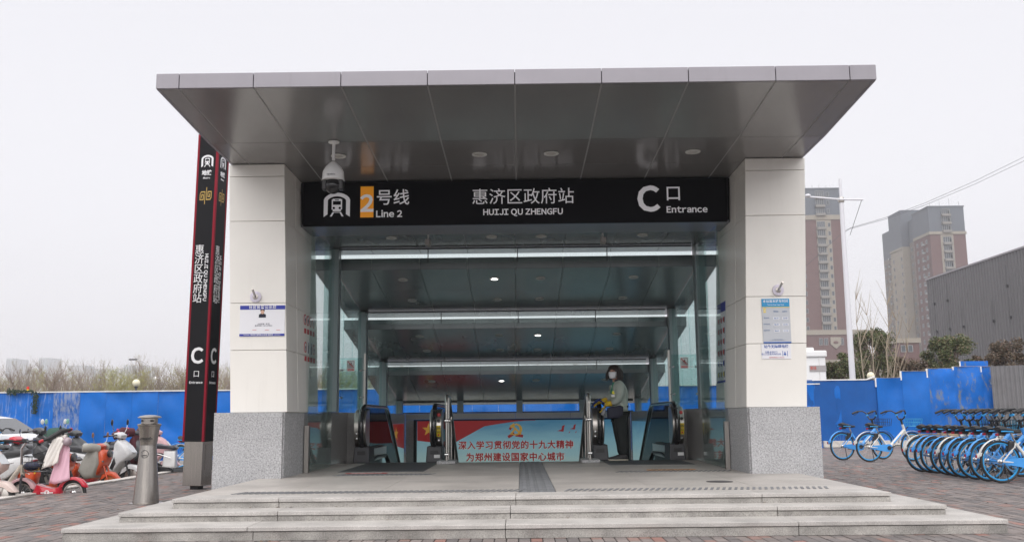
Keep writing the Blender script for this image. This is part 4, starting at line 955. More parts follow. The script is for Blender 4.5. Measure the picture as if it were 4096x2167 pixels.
for face in (0, 1):
    rz = 0 if face == 0 else R(90)
    off = (0, -D2-.0265) if face == 0 else (W2+.0215, 0)
    def PM(x, z): 
        return Matrix.Translation((off[0]+(x if face == 0 else 0), off[1]+(0 if face == 0 else x), z)) @ Matrix.Rotation(rz, 4, 'Z') @ FRONT
    k = 1 if face == 0 else .78
    metro_logo(py, PM(0, 5.17) @ Matrix.Scale(k, 4, (1, 0, 0)), .20, plw, MATS['pylon_black'])
    text('地铁', .088, plw, py, PM(0, 4.97), bold=.03, xs=k); text('Metro', .045, plw, py, PM(0, 4.89), bold=.008, xs=k, space=1.1)
    zemb(PM(0, 4.60) @ Matrix.Diagonal((.135*k, .21, 1, 1)), py)
    text('惠\n济\n区\n政\n府\n站', .165, plw, py, PM(-.055*k, 3.33), xs=k, line=.94)
    textp('HUIJI QU ZHENGFU', .074, plw, py, PM(.070*k, 3.28) @ Matrix.Rotation(R(-90), 4, 'Z'), bold=.025)
    textp('C', .31, plw, py, PM(0, 2.03), bold=.03, xs=k); text('口', .115, plw, py, PM(0, 1.76), xs=k); textp('Entrance', .047, plw, py, PM(0, 1.63), bold=.02, xs=k)

# ------------------------------------------------------------------ ashtray bollard
bo = thing('ashtray_bollard', 'waisted brushed steel cigarette bin standing on the pavement', 'ashtray', (-4.93, 12.55, GZ))
MB().lathe([(.21, 0), (.21, .008), (.165, .012)], 32).build('flange', steel2, bo, smooth=True)
MB().lathe([(.163, .01), (.155, .1), (.105, .70), (.103, .74)], 36).build('lower_cone', steel2, bo, smooth=True)
MB().lathe([(.104, .742), (.125, .92), (.140, .985), (.148, .99), (.150, 1.005), (.138, 1.012), (.105, 1.018)], 36).build('upper_cone', steel2, bo, smooth=True)
MB().lathe([(.104, 1.016), (.104, 1.085)], 32).build('collar', steel2, bo, smooth=True)
MB().lathe([(.10, 1.083), (.145, 1.092), (.150, 1.098), (.12, 1.115), (.06, 1.126), (.01, 1.129)], 36).build('cap', steel, bo, smooth=True)
for a in (-128, -52):
    x, y = .103*math.cos(R(a)), .103*math.sin(R(a)); t_ = Vector((-math.sin(R(a)), math.cos(R(a)), 0))
    o = MB(); c = Vector((x, y, 1.052)); pts = []
    for q in range(0, 360, 30): pts.append(c+t_*(math.cos(R(q))*.026)+Vector((0, 0, math.sin(R(q))*.013)))
    V = [p+Vector((x, y, 0)).normalized()*.0005 for p in pts]; V2 = [p+Vector((x, y, 0)).normalized()*.003 for p in pts]; n = len(V)
    o.add(V+V2, [tuple(range(n, 2*n))]+[(i, (i+1) % n, n+(i+1) % n, n+i) for i in range(n)]); o.build('slot', dark, bo)
inkb = mat('ink_black', (.02, .02, .02), .5)
text('吸烟有害健康', .034, inkb, bo, fr(.0, -.127, .815), bold=.02, ext=.001); text('Smoking is harmful to health', .013, inkb, bo, fr(.0, -.124, .788), ext=.001)
o = MB()
for a in range(0, 360, 15): pass
ri = [(.045*math.cos(R(a)), .045*math.sin(R(a))) for a in range(0, 361, 15)]; ro = [(.051*math.cos(R(a)), .051*math.sin(R(a))) for a in range(0, 361, 15)]; n = len(ri)
yq = lambda x, z: -math.sqrt(max(.118**2-x*x, 0))-.004
o.add([(a, yq(a, b), .63+b) for a, b in ri]+[(a, yq(a, b), .63+b) for a, b in ro], [(i, i+1, n+i+1, n+i) for i in range(n-1)])
o.quad((-.03, yq(.03, 0), .605), (.03, yq(.03, 0), .605), (.03, yq(.03, 0), .617), (-.03, yq(.03, 0), .617)); o.build('smoking_symbol', inkb, bo)

# ================================================================== surroundings
FY = 30.3
def crumple(x0, x1, z0, z1, m, name, parent, seed, amp=.012, nx=8, nz=14, y=0):
    """dented sheet metal panel"""
    mb = MB(); V = []
    for k in range(nz+1):
        for i in range(nx+1):
            x = x0+(x1-x0)*i/nx; z = z0+(z1-z0)*k/nz
            e = min(i, nx-i)/nx*2
            d = noise.noise(Vector((x*1.1+seed, z*1.3, seed)))*amp*2.2+abs(noise.noise(Vector((x*2.1-seed, z*1.7+x, 3))))*amp*1.6
            V.append((x, y+d*min(1, e*3+.15), z))
    q = nx+1; Fs = [(k*q+i, k*q+i+1, k*q+q+i+1, k*q+q+i) for k in range(nz) for i in range(nx)]
    n = len(V); V2 = [(x, yy+.02, z) for x, yy, z in V]
    mb.add(V+V2, Fs+[(a+n, d+n, c+n, b+n) for a, b, c, d in Fs]+[(i, i+n, i+1+n, i+1) for i in range(nx)]+[(nz*q+i, nz*q+i+1, nz*q+i+1+n, nz*q+i+n) for i in range(nx)])
    return mb.build(name, m, parent, smooth=True)
fl_ = thing('hoarding_fence', 'long blue sheet metal hoarding with white cap behind the parked scooters', 'fence', (0, FY, LZ))
x = -24.0; k = 0; pw_ = .83
while x < 9.4:
    u = 2080+x*3800/FY
    m_ = blue_s if u < 137 else (blue_w if u < 250 else blue_f)
    crumple(x+.003, x+pw_-.003, 0, 2.155, m_, 'sheet_panel', fl_, k*3.7, amp=.045 if k % 3 else .07)
    x += pw_; k += 1
for i in range(10): MB().box(-24+i*3.34, -24+i*3.34+3.335, -.03, .05, 2.157, 2.195).build('cap_strip', mat('cap_white', (.62, .62, .6), .6, var=.2), fl_)
for i in range(12): MB().box(-23+i*2.8, -22.95+i*2.8, .06, .11, 0, 2.15).build('fence_post', steel_post, fl_)
# worn plastic ivy and a red and yellow cap lamp on the fence
iv = MB(); rnd = random.Random(3)
for i in range(420):
    if i < 230: x_, z_ = -15.42+rnd.gauss(0, .045), 1.68-rnd.random()*.68; 
    elif i < 340: x_, z_ = -15.5-rnd.random()*.62, 1.70+rnd.gauss(0, .02)
    else: x_, z_ = -16.05-rnd.random()*.28, 1.69+rnd.gauss(0, .05)
    a = rnd.random()*6.28; r_ = .025+.02*rnd.random(); p = Vector((x_, FY-.06-rnd.random()*.06, z_))
    d1 = Vector((math.cos(a), rnd.uniform(-.5, .5), math.sin(a)))*r_; d2 = Vector((-math.sin(a), rnd.uniform(-.5, .5), math.cos(a)))*r_*.5
    iv.quad(p-d1, p-d2, p+d1, p+d2)
one('plastic_ivy', iv, mat('ivy_dark', (.015, .035, .018), .7), 'dark plastic ivy garland hanging over the top of the hoarding', 'garland')
wl = thing('warning_lamp', 'small red and yellow warning lamp on top of the hoarding', 'lamp', (-15.72, FY, 1.72))
MB().lathe([(.04, 0), (.04, .05)], 12).build('lamp_base', mat('lamp_yellow', (.8, .55, .03), .5), wl); MB().lathe([(.042, .05), (.038, .13), (.02, .14)], 12).build('lamp_cap', mat('lamp_red', (.65, .03, .02), .4), wl)
# right-hand hoarding on its stone kerb
fr_ = thing('stepped_hoarding', 'dark blue hoarding stepping up to the right behind the shared bicycles', 'fence', (9.4, FY, GZ))
def fx(u): return atY(u, 1600, FY).x-9.4
MB().bbox(0, fx(3660), -.12, .08, 0, .20, .01).build('kerb_stone', kst, fr_)
MB().bbox(fx(3664), fx(3800), -.12, .08, 0, .20, .01).build('kerb_stone', kst, fr_)
us = [3190, 3345, 3510]
for a, b in zip(us[:-1], us[1:]): crumple(fx(a)+.003, fx(b)-.003, .205, 2.075, blue_f2, 'sheet_panel', fr_, a*.1, amp=.008)
MB().box(fx(3190), fx(3252), -.01, .03, 2.08, 2.10).build('cap_strip', blue_f2, fr_)
MB().hexa(((fx(3252), -.03, 2.08), (fx(3470), -.03, 2.08), (fx(3470), .05, 2.08), (fx(3252), .05, 2.08)), ((fx(3252), -.03, 2.11), (fx(3470), -.03, 2.115), (fx(3470), .05, 2.115), (fx(3252), .05, 2.11))).build('cap_strip', white_p, fr_)
MB().hexa(((fx(3470), -.04, 2.08), (fx(3504), -.04, 2.16), (fx(3504), .04, 2.16), (fx(3470), .04, 2.08)), ((fx(3470), -.04, 2.115), (fx(3504), -.04, 2.21), (fx(3504), .04, 2.21), (fx(3470), .04, 2.115))).build('cap_strip', white_p, fr_)
for (a, b, vt, vb, m_) in ((3508, 3614, 1511, 1772, blue_f), (3611, 3719, 1484, 1734, blue_f), (3716, 3824, 1474, 1734, blue_r), (3822, 3936, 1466, 1730, blue_r), (3934, 3990, 1466, 1730, blue_r)):
    z0_, z1_ = atY(a, vb, FY).z-GZ, atY(a, vt, FY).z-GZ
    crumple(fx(a)+.002, fx(b)-.002, z0_, z1_, m_, 'sheet_panel', fr_, a*.13, amp=.05, y=-.05)
    MB().box(fx(a)-.035, fx(a), -.05, .01, z1_-.28, z1_+.004).build('edge_post', white_p, fr_)
    MB().box(fx(a), fx(b)-.002, -.035, .012, z1_+.002, z1_+.012).build('edge_rail', mat('worn_edge', (.4, .36, .32), .7, var=.3), fr_)
crumple(fx(3856), fx(3968), 1.6, atY(3900, 1443, FY).z-GZ, blue_r, 'sheet_panel', fr_, 9.1, y=.05)
MB().box(fx(3856)-.03, fx(3856), .03, .07, 2.0, atY(3900, 1443, FY).z-GZ).build('edge_post', white_p, fr_)
# grey corrugated hoarding
cf = thing('corrugated_hoarding', 'pale grey corrugated steel hoarding at the right edge of the square', 'fence', (atY(3972, 1600, 29.9).x, 29.9, GZ))
for q in range(5):
    mb = MB(); V = []; n = 25
    for i in range(n):
        ph = i % 4; dy = -.035 if ph in (1, 2) else 0
        xx = q*.76+i*.76/(n-1); V.append((xx, dy-xx*.25))
    for (xx, yy), (x2, y2) in zip(V[:-1], V[1:]):
        h1, h2 = 2.45+.02*xx, 2.45+.02*x2
        mb.quad((xx, yy, 0), (x2, y2, 0), (x2, y2, h2), (xx, yy, h1)); 
    mb.build('corrugated_sheet', mat('corrugated_grey', (.17, .17, .18), .5, metal=.1, var=.1), cf)
MB().hexa(((0, .02, 1.9), (3.9, -.95, 1.9), (3.9, -.90, 1.9), (0, .07, 1.9)), ((0, .02, 1.96), (3.9, -.95, 1.96), (3.9, -.90, 1.96), (0, .07, 1.96))).build('rear_rail', steel_post, cf)
# earth bank under the hoarding
mb = MB(); V = []; nx, ny = 40, 10; X0, X1 = atY(3640, 1700, FY).x, 24
for j in range(ny+1):
    for i in range(nx+1):
        xx = X0+(X1-X0)*i/nx; t_ = j/ny; yy = FY-3.2+t_*3.9
        h = (.50+.10*noise.noise(Vector((xx*.8, yy, 1))))*min(1, (i/nx)*14)*(math.sin(t_*math.pi*.5)**1.2)
        V.append((xx, yy, GZ-.03+max(0, h)+.06*noise.noise(Vector((xx*3, yy*3, 2)))*min(1, i/4)))
mb.add(V, [(j*(nx+1)+i, j*(nx+1)+i+1, (j+1)*(nx+1)+i+1, (j+1)*(nx+1)+i) for j in range(ny) for i in range(nx)])
tag(mb.build('earth_bank', mat('bank_earth', (.22, .15, .09), .95, var=.4, vscale=4, bump=.6, bscale=8), smooth=True), kind='structure')
gr = MB(); rnd = random.Random(5)
for i in range(2600):
    xx = rnd.uniform(X0+.3, X1); t_ = rnd.random(); yy = FY-3.0+t_*3.2; h = .5*math.sin(t_*math.pi*.5)**1.2+GZ-.03
    a = rnd.random()*6.28; L_ = rnd.uniform(.05, .16); c_, s_2 = math.cos(a)*.006, math.sin(a)*.006
    tip = (xx+rnd.uniform(-.09, .09), yy+rnd.uniform(-.09, .09), h+L_*.7); gr.add([(xx-c_, yy-s_2, h-.02), (xx+c_, yy+s_2, h-.02), tip], [(0, 1, 2)])
one('dry_grass', gr, mat('dry_grass', (.30, .23, .12), .9), 'dry straw coloured grass on the earth bank', 'grass', kind='stuff')

# ------------------------------------------------------------------ globe lamps and street lamps
def globe(u, v, Y, label):
    p = atY(u, v, Y); t = thing('globe_lamp', label, 'garden lamp', (p.x, Y, LZ))
    MB().ball((0, 0, p.z-LZ), .125*Y/32, 24).build('globe', mat('globe_cream', (.78, .72, .52), .35), t, smooth=True)
    MB().tube([(0, 0, 0), (0, 0, p.z-LZ-.15)], .03, 10).build('pole', mat('lamp_pole_dark', (.08, .08, .09), .5), t); MB().lathe([(.05, 0), (.07, .04), (.04, .06)], 12, (0, 0, p.z-LZ-.17)).build('fitter', mat('lamp_pole_dark', (.08, .08, .09), .5), t)
globe(545, 1531, 33, 'cream globe lamp rising behind the left hoarding')
globe(3483, 1502, 33, 'cream globe lamp behind the right hoarding, beside the white pole')
pm = mat('pole_white', (.66, .66, .70), .45)
p0 = atY(3411, 1525, 36); p1 = atY(3362, 716, 36)
t = thing('street_pole', 'tall white tapering steel pole with crossed arms right of the entrance', 'street pole', (p0.x, 36, GZ))
H_ = p1.z-GZ
MB().tube([(0, 0, 0), (0, 0, H_-.9)], [.125, .078], 20).build('shaft', pm, t, smooth=True)
MB().tube([(0, 0, H_-.9), (0, 0, H_)], [.06, .05], 12).build('tip', pm, t)
q = atY(3368, 800, 36); zz = q.z-GZ
a_, b_ = atY(3228, 790, 36), atY(3450, 812, 36)
MB().tube([(a_.x-p0.x, -.1, zz+.12), (0, -.1, zz)], .035, 8).build('arm', pm, t); MB().tube([(0, -.1, zz), (b_.x-p0.x, -.1, zz-.02)], .035, 8).build('arm', pm, t)
MB().lathe([(.1, -.1), (.13, 0), (.1, .1)], 14, (0, 0, zz)).build('collar', steel, t, smooth=True)
MB().tube([(b_.x-p0.x-.05, -.1, zz), (.22, -.1, zz-1.4)], .01, 5).build('stay_wire', blackp, t)
MB().ball((a_.x-p0.x, -.1, zz+.16), .12, 12, sz=.6).build('lamp_head', pm, t)
for off in (0, 16):
    P = [atY(u, v+off*(.2+.8*max(0, (u-3400)/700)), 40) for u, v in ((4300, 540), (4096, 628), (3900, 724), (3700, 812), (3550, 868), (3400, 912), (3370, 930))]
    if off == 0: P += [atY(u, v, 40) for u, v in ((3300, 995), (3200, 1085))]
    one('overhead_cable', MB().tube(P, .009, 5), mat('cable_grey', (.12, .12, .14), .6), ('upper' if off == 0 else 'lower')+' thin overhead cable running from the white pole to the right', 'cable')
for (u, v, ub, vb, lab, arm) in ((2195/3.68, 1420+160/3.68, 2187/3.68, 1556, 'slim grey street lamp with one arm behind the left hoarding', True), (2240/3.68, 1420+250/3.68, 2225/3.68, 1556, 'shorter grey pole with a small camera beside the street lamp', False)):
    Y = 75; a = atY(u, v, Y); t = thing('street_lamp' if arm else 'camera_pole', lab, 'street lamp' if arm else 'pole', (a.x, Y, GZ))
    MB().tube([(0, 0, 0), (0, 0, a.z-GZ)], [.11, .06], 8).build('shaft', mat('lamp_grey', (.5, .5, .52), .5), t)
    if arm:
        MB().tube([(0, 0, a.z-GZ), (-.5, 0, a.z-GZ+.35), (-1.1, 0, a.z-GZ+.5)], .04, 6).build('arm', mat('lamp_grey', (.5, .5, .52), .5), t); MB().box(-1.6, -1.0, -.12, .12, a.z-GZ+.48, a.z-GZ+.58).build('lamp_head', darkg, t)
    else: MB().ball((.35, 0, a.z-GZ-.5), .18, 10).tube([(0, 0, a.z-GZ-.5), (.3, 0, a.z-GZ-.45)], .03).build('camera_head', white_p, t)

# ------------------------------------------------------------------ trees
def branches(rnd, mb, p, d, L_, r, lev, leaf, spread=.5, up=.12, seg=4, leaves=None, lsz=.1, lden=1):
    pts = [p]; q = p.copy(); dd = d.copy()
    for i in range(seg):
        dd = (dd+Vector((rnd.gauss(0, .10), rnd.gauss(0, .10), rnd.gauss(0, .06)+up*.3))).normalized(); q = q+dd*(L_/seg); pts.append(q.copy())
    mb.tube(pts, [r*(1-.55*i/seg) for i in range(seg+1)], 3 if lev > 0 else 6, cap=False)
    if lev >= leaf:
        if leaves is not None:
            for i in range(lden):
                c = pts[rnd.randrange(1, len(pts))]+Vector((rnd.gauss(0, .1), rnd.gauss(0, .1), rnd.gauss(0, .1)))*L_*.5
                a = Vector((rnd.gauss(0, 1), rnd.gauss(0, 1), rnd.gauss(0, 1))).normalized()*lsz; b = a.cross(Vector((rnd.gauss(0, 1), rnd.gauss(0, 1), rnd.gauss(0, 1)))).normalized()*lsz*.45
                leaves.quad(c-a, c-b, c+a, c+b)
        return
    n = rnd.randint(4, 6) if lev > 0 else rnd.randint(6, 9)
    for k in range(n):
        i = rnd.randint(1 if lev else 2, seg); t_ = pts[i]
        a = rnd.random()*6.28; s_ = spread*rnd.uniform(.6, 1.3)
        side = Vector((math.cos(a), math.sin(a), 0)); nd = (dd*(1-s_*.5)+side*s_+Vector((0, 0, up))).normalized()
        branches(rnd, mb, t_, nd, L_*rnd.uniform(.48, .72), r*.45, lev+1, leaf, spread, up, 3, leaves, lsz, lden)
bark = mat('bark_brown', (.24, .185, .155), .9); bark2 = mat('bark_grey', (.25, .21, .18), .9); bark3 = mat('willow_twig', (.32, .29, .15), .9)
bud = mat('bud_green', (.34, .36, .12), .8)
protos = []
for sd, (m1, m2, lv, up, sp_) in enumerate(((bark, bark, 4, .25, .55), (bark2, bark2, 4, .45, .42), (bark3, bud, 4, .05, .6), (bark, bark2, 4, .3, .5))):
    rnd = random.Random(40+sd); mb = MB(); lf = MB() if m2 is bud or sd == 3 else None
    tr_ = MB(); tr_.tube([(0, 0, 0), (.05, .02, 1.2), (.0, .05, 2.6)], [.15, .12, .09], 7)
    for k in range(5):
        a = k*1.26+rnd.random(); branches(rnd, mb, Vector((0, .03, 1.6+k*.25)), Vector((math.cos(a)*.45, math.sin(a)*.45, .9)).normalized(), 2.3, .06, 1, lv, sp_, up, 4, lf, .045 if lf else .1, 2)
    t = thing('bare_tree', 'x', 'tree'); tr_.build('trunk', m1, t, smooth=True); mb.build('crown', m1, t)
    if lf: lf.build('budding_leaves', bud if sd == 2 else bark3, t)
    protos.append(t)
rnd = random.Random(11); used = [False]*4
desc = ['bare brown winter tree', 'upright bare grey tree', 'willow with pale green spring buds', 'bare tree with yellowish buds']
spots = []
def ORD(i):
    i += 1; return 'leftmost' if i == 1 else '%d%s' % (i, 'th' if 10 < i % 100 < 14 else {1: 'st', 2: 'nd', 3: 'rd'}.get(i % 10, 'th'))
for i in range(30):
    u = -60+i*36+rnd.uniform(-12, 12); Y = rnd.choice((52, 60, 70, 80)); k = (0, 3, 2, 0, 1, 3, 2, 0)[i % 8]
    if 120 < u < 180 or 480 < u < 640: k = rnd.choice((2, 3))
    spots.append((u, Y, k, rnd.uniform(90, 128)))
for u in (1270, 1330, 1395, 1450, 1520, 2200, 2330, 2470): spots.append((u, 60, rnd.choice((0, 2, 3)), 100))
for i, (u, Y, k, hp) in enumerate(spots):
    o = protos[k] if not used[k] else copy_tree(protos[k]); used[k] = True
    hor = 1664+(2080-u)*.0104; hgt = hp+ (1660-1556)+0; x_ = (u-2080)/3800*Y
    H = 1.06+ (hp+88)/3800*Y
    s_ = H/6.2; o.location = (x_, Y, GZ); o.scale = (s_*1.05, s_*1.05, s_); o.rotation_euler = (0, 0, rnd.random()*6.28)
    where = 'left of the pylon' if u < 720 else ('between pylon and entrance' if u < 1000 else 'seen through the entrance glass')
    o['label'] = '%s behind the hoarding, %s, number %s from the left' % (desc[k], where, i+1); o['group'] = 'bare trees behind the hoarding'
    o['label'] = '%s behind the hoarding, %s tree from the left' % (desc[k], ORD(i))
far_t = MB(); rnd = random.Random(8)
for i in range(30000):
    x_ = rnd.uniform(-105, 10); Y = rnd.uniform(95, 150); z_ = GZ+abs(rnd.gauss(0, .55))*5.6+.2
    a = Vector((rnd.gauss(0, .3), rnd.gauss(0, .3), 1)).normalized()*rnd.uniform(.3, 1.0); b = Vector((.014, .0, 0))
    p = Vector((x_, Y, min(z_, 6.0+noise.noise(Vector((x_*.15, 0, 0)))*2))); far_t.quad(p-a-b, p-a+b, p+a+b*.3, p+a-b*.3)
one('tree_belt', far_t, mat('belt_brown', (.30, .245, .21), .9), 'distant belt of bare brown brush behind the left trees', 'trees', kind='stuff')
# evergreen trees on the right
leafm = bpy.data.materials.new('evergreen_leaf'); leafm.use_nodes = True; N = leafm.node_tree.nodes; L_ = leafm.node_tree.links
gi = N.new('ShaderNodeNewGeometry'); cr = N.new('ShaderNodeValToRGB'); L_.new(gi.outputs['Random Per Island'], cr.inputs[0])
cr.color_ramp.elements[0].color = (.04, .06, .02, 1); cr.color_ramp.elements[1].color = (.19, .13, .08, 1)
for p_, c_ in ((.35, (.07, .095, .03)), (.7, (.13, .145, .055)), (.85, (.16, .13, .07))): e = cr.color_ramp.elements.new(p_); e.color = (*c_, 1)
L_.new(cr.outputs[0], N['Principled BSDF'].inputs['Base Color']); N['Principled BSDF'].inputs['Roughness'].default_value = .55
leafb = leafm.copy(); leafb.name = 'bronze_leaf'
for e, c in zip(leafb.node_tree.nodes['Color Ramp'].color_ramp.elements, ((.06, .05, .03), (.09, .07, .04), (.13, .085, .055), (.15, .10, .07), (.17, .10, .08))): e.color = (*c, 1)
def evergreen(u0, u1, vt, vb, Y, seed, m_, label, n=5200):
    a, b = atY(u0, vt, Y), atY(u1, vb, Y); cx = (a.x+b.x)/2; rw = (b.x-a.x)/2*1.12; zt_ = a.z; zb_ = max(b.z, .1); rnd = random.Random(seed)
    t = thing('evergreen_tree', label, 'tree', (cx, Y, GZ), 0, 'evergreens behind the right hoarding')
    mb = MB(); mb.tube([(0, 0, 0), (.05, 0, (zb_-GZ)+.6), (0, .05, (zt_-GZ)*.7)], [.12, .09, .04], 7)
    cl = []
    for k in range(52):
        f = rnd.random(); a_ = rnd.random()*6.28; z_ = .9+(zt_-GZ-1.25)*f; rr = rw*(.95-.42*max(0, f-.45)*1.6)*math.sqrt(rnd.random())
        c = Vector((rr*math.cos(a_), rr*math.sin(a_), z_)); cl.append((c, rw*rnd.uniform(.20, .36)))
        mb.tube([(0, 0, z_*.6), tuple(c*.6+Vector((0, 0, z_*.38))), tuple(c)], [.04, .025, .01], 4)
    mb.build('trunk', bark, t)
    lf = MB()
    for i in range(int(n*2.4)):
        c, r_ = cl[rnd.randrange(len(cl))]; v = Vector((rnd.gauss(0, 1), rnd.gauss(0, 1), rnd.gauss(0, 1))).normalized()*r_*(rnd.random()**.45)
        p = c+Vector((v.x, v.y, v.z*.85)); s_ = rnd.uniform(.034, .062)*Y/36
        a_ = Vector((rnd.gauss(0, 1), rnd.gauss(0, 1), rnd.gauss(0, .7))).normalized(); b_ = a_.cross(Vector((rnd.gauss(0, 1), rnd.gauss(0, 1), rnd.gauss(0, 1)))).normalized()
        lf.quad(p-a_*s_, p-b_*s_*.45, p+a_*s_, p+b_*s_*.45)
    lf.build('crown', m_, t)
evergreen(3275, 3440, 1390, 1560, 38, 1, leafm, 'round dark green bush tree beside the white kiosk', 6500)
evergreen(3380, 3625, 1300, 1560, 44, 2, leafm, 'tall dark evergreen behind the white pole and bare saplings', 8000)
evergreen(3560, 3735, 1405, 1560, 42, 3, leafb, 'low bronze leaved tree between two evergreens', 5000)
evergreen(3690, 3910, 1320, 1520, 42, 4, leafm, 'broad green evergreen behind the stepped hoarding', 8500)
evergreen(3860, 3990, 1400, 1500, 44, 5, leafb, 'small bronze leaved tree right of the broad evergreen', 3800)
evergreen(3950, 4130, 1345, 1500, 46, 6, leafb, 'reddish brown tree in front of the grey hall, at the right edge', 6000)
# bare saplings
sm = mat('sapling_pale', (.34, .28, .21), .8)
for i, (ub, ut, vt, lab) in enumerate(((3470, 3420, 1200, 'leftmost pale bare sapling, leaning left'), (3505, 3475, 1260, 'second pale bare sapling from the white pole'), (3530, 3555, 1220, 'tall straight pale bare sapling'), (3545, 3590, 1280, 'pale bare sapling leaning right'), (3520, 3640, 1330, 'rightmost pale bare sapling, strongly leaning'))):
    rnd = random.Random(70+i); Y = 34+i*.5; a, b = atY(ub, 1560, Y), atY(ut, vt, Y)
    t = thing('bare_sapling', lab+' behind the hoarding', 'sapling', (a.x, Y, GZ)); mb = MB(); tw = MB()
    top = Vector((b.x-a.x, 0, b.z-GZ)); P = [Vector((0, 0, 0))+top*(k/6)+Vector((rnd.gauss(0, .04), rnd.gauss(0, .04), 0))*(k > 0) for k in range(7)]
    mb.tube(P, [.035*(1-k/7.5) for k in range(7)], 5)
    for k in range(2, 7):
        for q in range(4):
            a_ = rnd.random()*6.28; d = Vector((math.cos(a_)*.45, math.sin(a_)*.45, 1)).normalized()*rnd.uniform(.6, 1.4); tw.tube([P[k], P[k]+d*.5+Vector((rnd.gauss(0, .03), 0, 0)), P[k]+d], [.012, .008, .004], 3)
    mb.build('stem', sm, t); tw.build('twigs', sm, t)

# ------------------------------------------------------------------ buildings on the right
brick_red = mat('facade_brick', (.115, .058, .056), .8, var=.08, vscale=.4); cream = mat('facade_cream', (.27, .24, .20), .8, var=.05, vscale=.3); slate = mat('facade_slate', (.085, .10, .125), .6, var=.08, vscale=.3)
win_g = mat('window_dark', (.05, .062, .075), .15, spec=.6); win_f = mat('window_frame', (.28, .29, .3), .5); balc = mat('balcony_grey', (.2, .19, .18), .7)
def window_mesh(w_, h_, bars=1):
    mb = MB(); mb.cur = 0; mb.box(-w_/2, w_/2, -.05, .02, 0, h_)
    mb.cur = 1; f = .09
    for a in (0, h_-f): mb.box(-w_/2, w_/2, -.12, -.05, a, a+f)
    for k in range(bars+2):
        x_ = -w_/2+k*(w_-f)/(bars+1); mb.box(x_, x_+f, -.12, -.05, f, h_-f)
    return mb
def put_windows(parent, spec):
    """spec: list of (name, mesh builder, x, y, z list, rz)"""
    for nm, mb, x_, y_, zs, rz in spec:
        o0 = None
        for z_ in zs:
            if o0 is None: o0 = mb.build(nm, [win_g, win_f], parent); o = o0
            else: o = o0.copy(); col.objects.link(o); o.parent = parent
            o.location = (x_, y_, z_); o.rotation_euler = (0, 0, rz)
TY = 320.0
def tx(u): return atY(u, 1390, TY).x
def tz(u, v): return atY(u, v, TY).z
FH = 2.95
# tower one
X0, X1 = tx(3215-60), tx(3397); ztop = tz(3240, 757); zsl = tz(3240, 868)
t1 = thing('apartment_tower', 'brick red apartment tower with slate top directly right of the entrance', 'building', ((X0+X1)/2, TY, GZ))
hw = (X1-X0)/2; W = lambda u: tx(u)-(X0+X1)/2
MB().box(-hw, hw, 0, 16, 0, zsl-GZ).build('wall', brick_red, t1); MB().box(-hw, hw, .02, 16, zsl-GZ+.01, ztop-GZ).build('slate_top', slate, t1)
MB().box(-hw-.3, hw+.3, -.35, 16, zsl-GZ-1.0, zsl-GZ+.6).build('cornice', cream, t1); MB().box(-hw-.2, hw+.2, -.2, 16.2, ztop-GZ, ztop-GZ+.4).build('parapet', slate, t1)
bx = W(3313)+.8
MB().box(W(3294), W(3354), -.12, 0, 0, zsl-GZ-1).build('cream_strip', cream, t1)
fl1 = [zsl-GZ-3.6-FH*k for k in range(22) if zsl-GZ-3.6-FH*k > 5]
ftop = [zsl-GZ+1.2+FH*k for k in range(3)]
put_windows(t1, [('window', window_mesh(2.8, 2.0, 3), bx-.8, -.15, fl1+ftop, 0), ('window', window_mesh(.9, 1.5, 0), W(3346), -.15, fl1+ftop, 0), ('window', window_mesh(1.0, 1.5, 0), bx-7.2, -.05, fl1, 0)])
mb = MB().box(-1.6, 1.6, -1.1, 0, -.9, -.1); o0 = None
for z_ in fl1+ftop:
    if o0 is None: o0 = mb.build('balcony', balc, t1); o = o0
    else: o = o0.copy(); col.objects.link(o); o.parent = t1
    o.location = (bx-.8, -.13, z_)
MB().box(hw+.02, hw+2.4, 8, 22, 0, tz(3400, 787)-GZ).build('side_wing', mat('wing_dark', (.10, .09, .10), .8), t1)
for k in range(5): MB().box(W(3240)+k*2.4, W(3240)+k*2.4+.06, 3, 3.06, ztop-GZ+.4, ztop-GZ+.4+random.uniform(1, 3.5)).build('antenna', blackp, t1)
MB().box(-hw, hw+1, -14, -.5, 0, tz(3300, 1352)-GZ).build('podium', brick_red, t1); MB().box(-hw-.3, hw+1.3, -14.3, -.3, tz(3300, 1352)-GZ, tz(3300, 1343)-GZ+.8).build('podium_cornice', cream, t1)
put_windows(t1, [('window', window_mesh(1.2, 2.2, 1), W(3232+i*20), -14.05, [tz(3250, 1392)-GZ], 0) for i in (0, 1, 4)])
# crest plaque
cc = W(3288); zc_ = tz(3288, 1382)-GZ
pts = [(cc-1.6, zc_+1.7), (cc+1.6, zc_+1.7), (cc+1.7, zc_-.5), (cc, zc_-2.0), (cc-1.7, zc_-.5)]
MB().prism(pts, -14.4, -14.02).build('crest_plaque', cream, t1); MB().ball((cc, -14.45, zc_), .7, 10, sx=1.2, sy=.2, sz=.7).build('crest_bear', brick_red, t1)
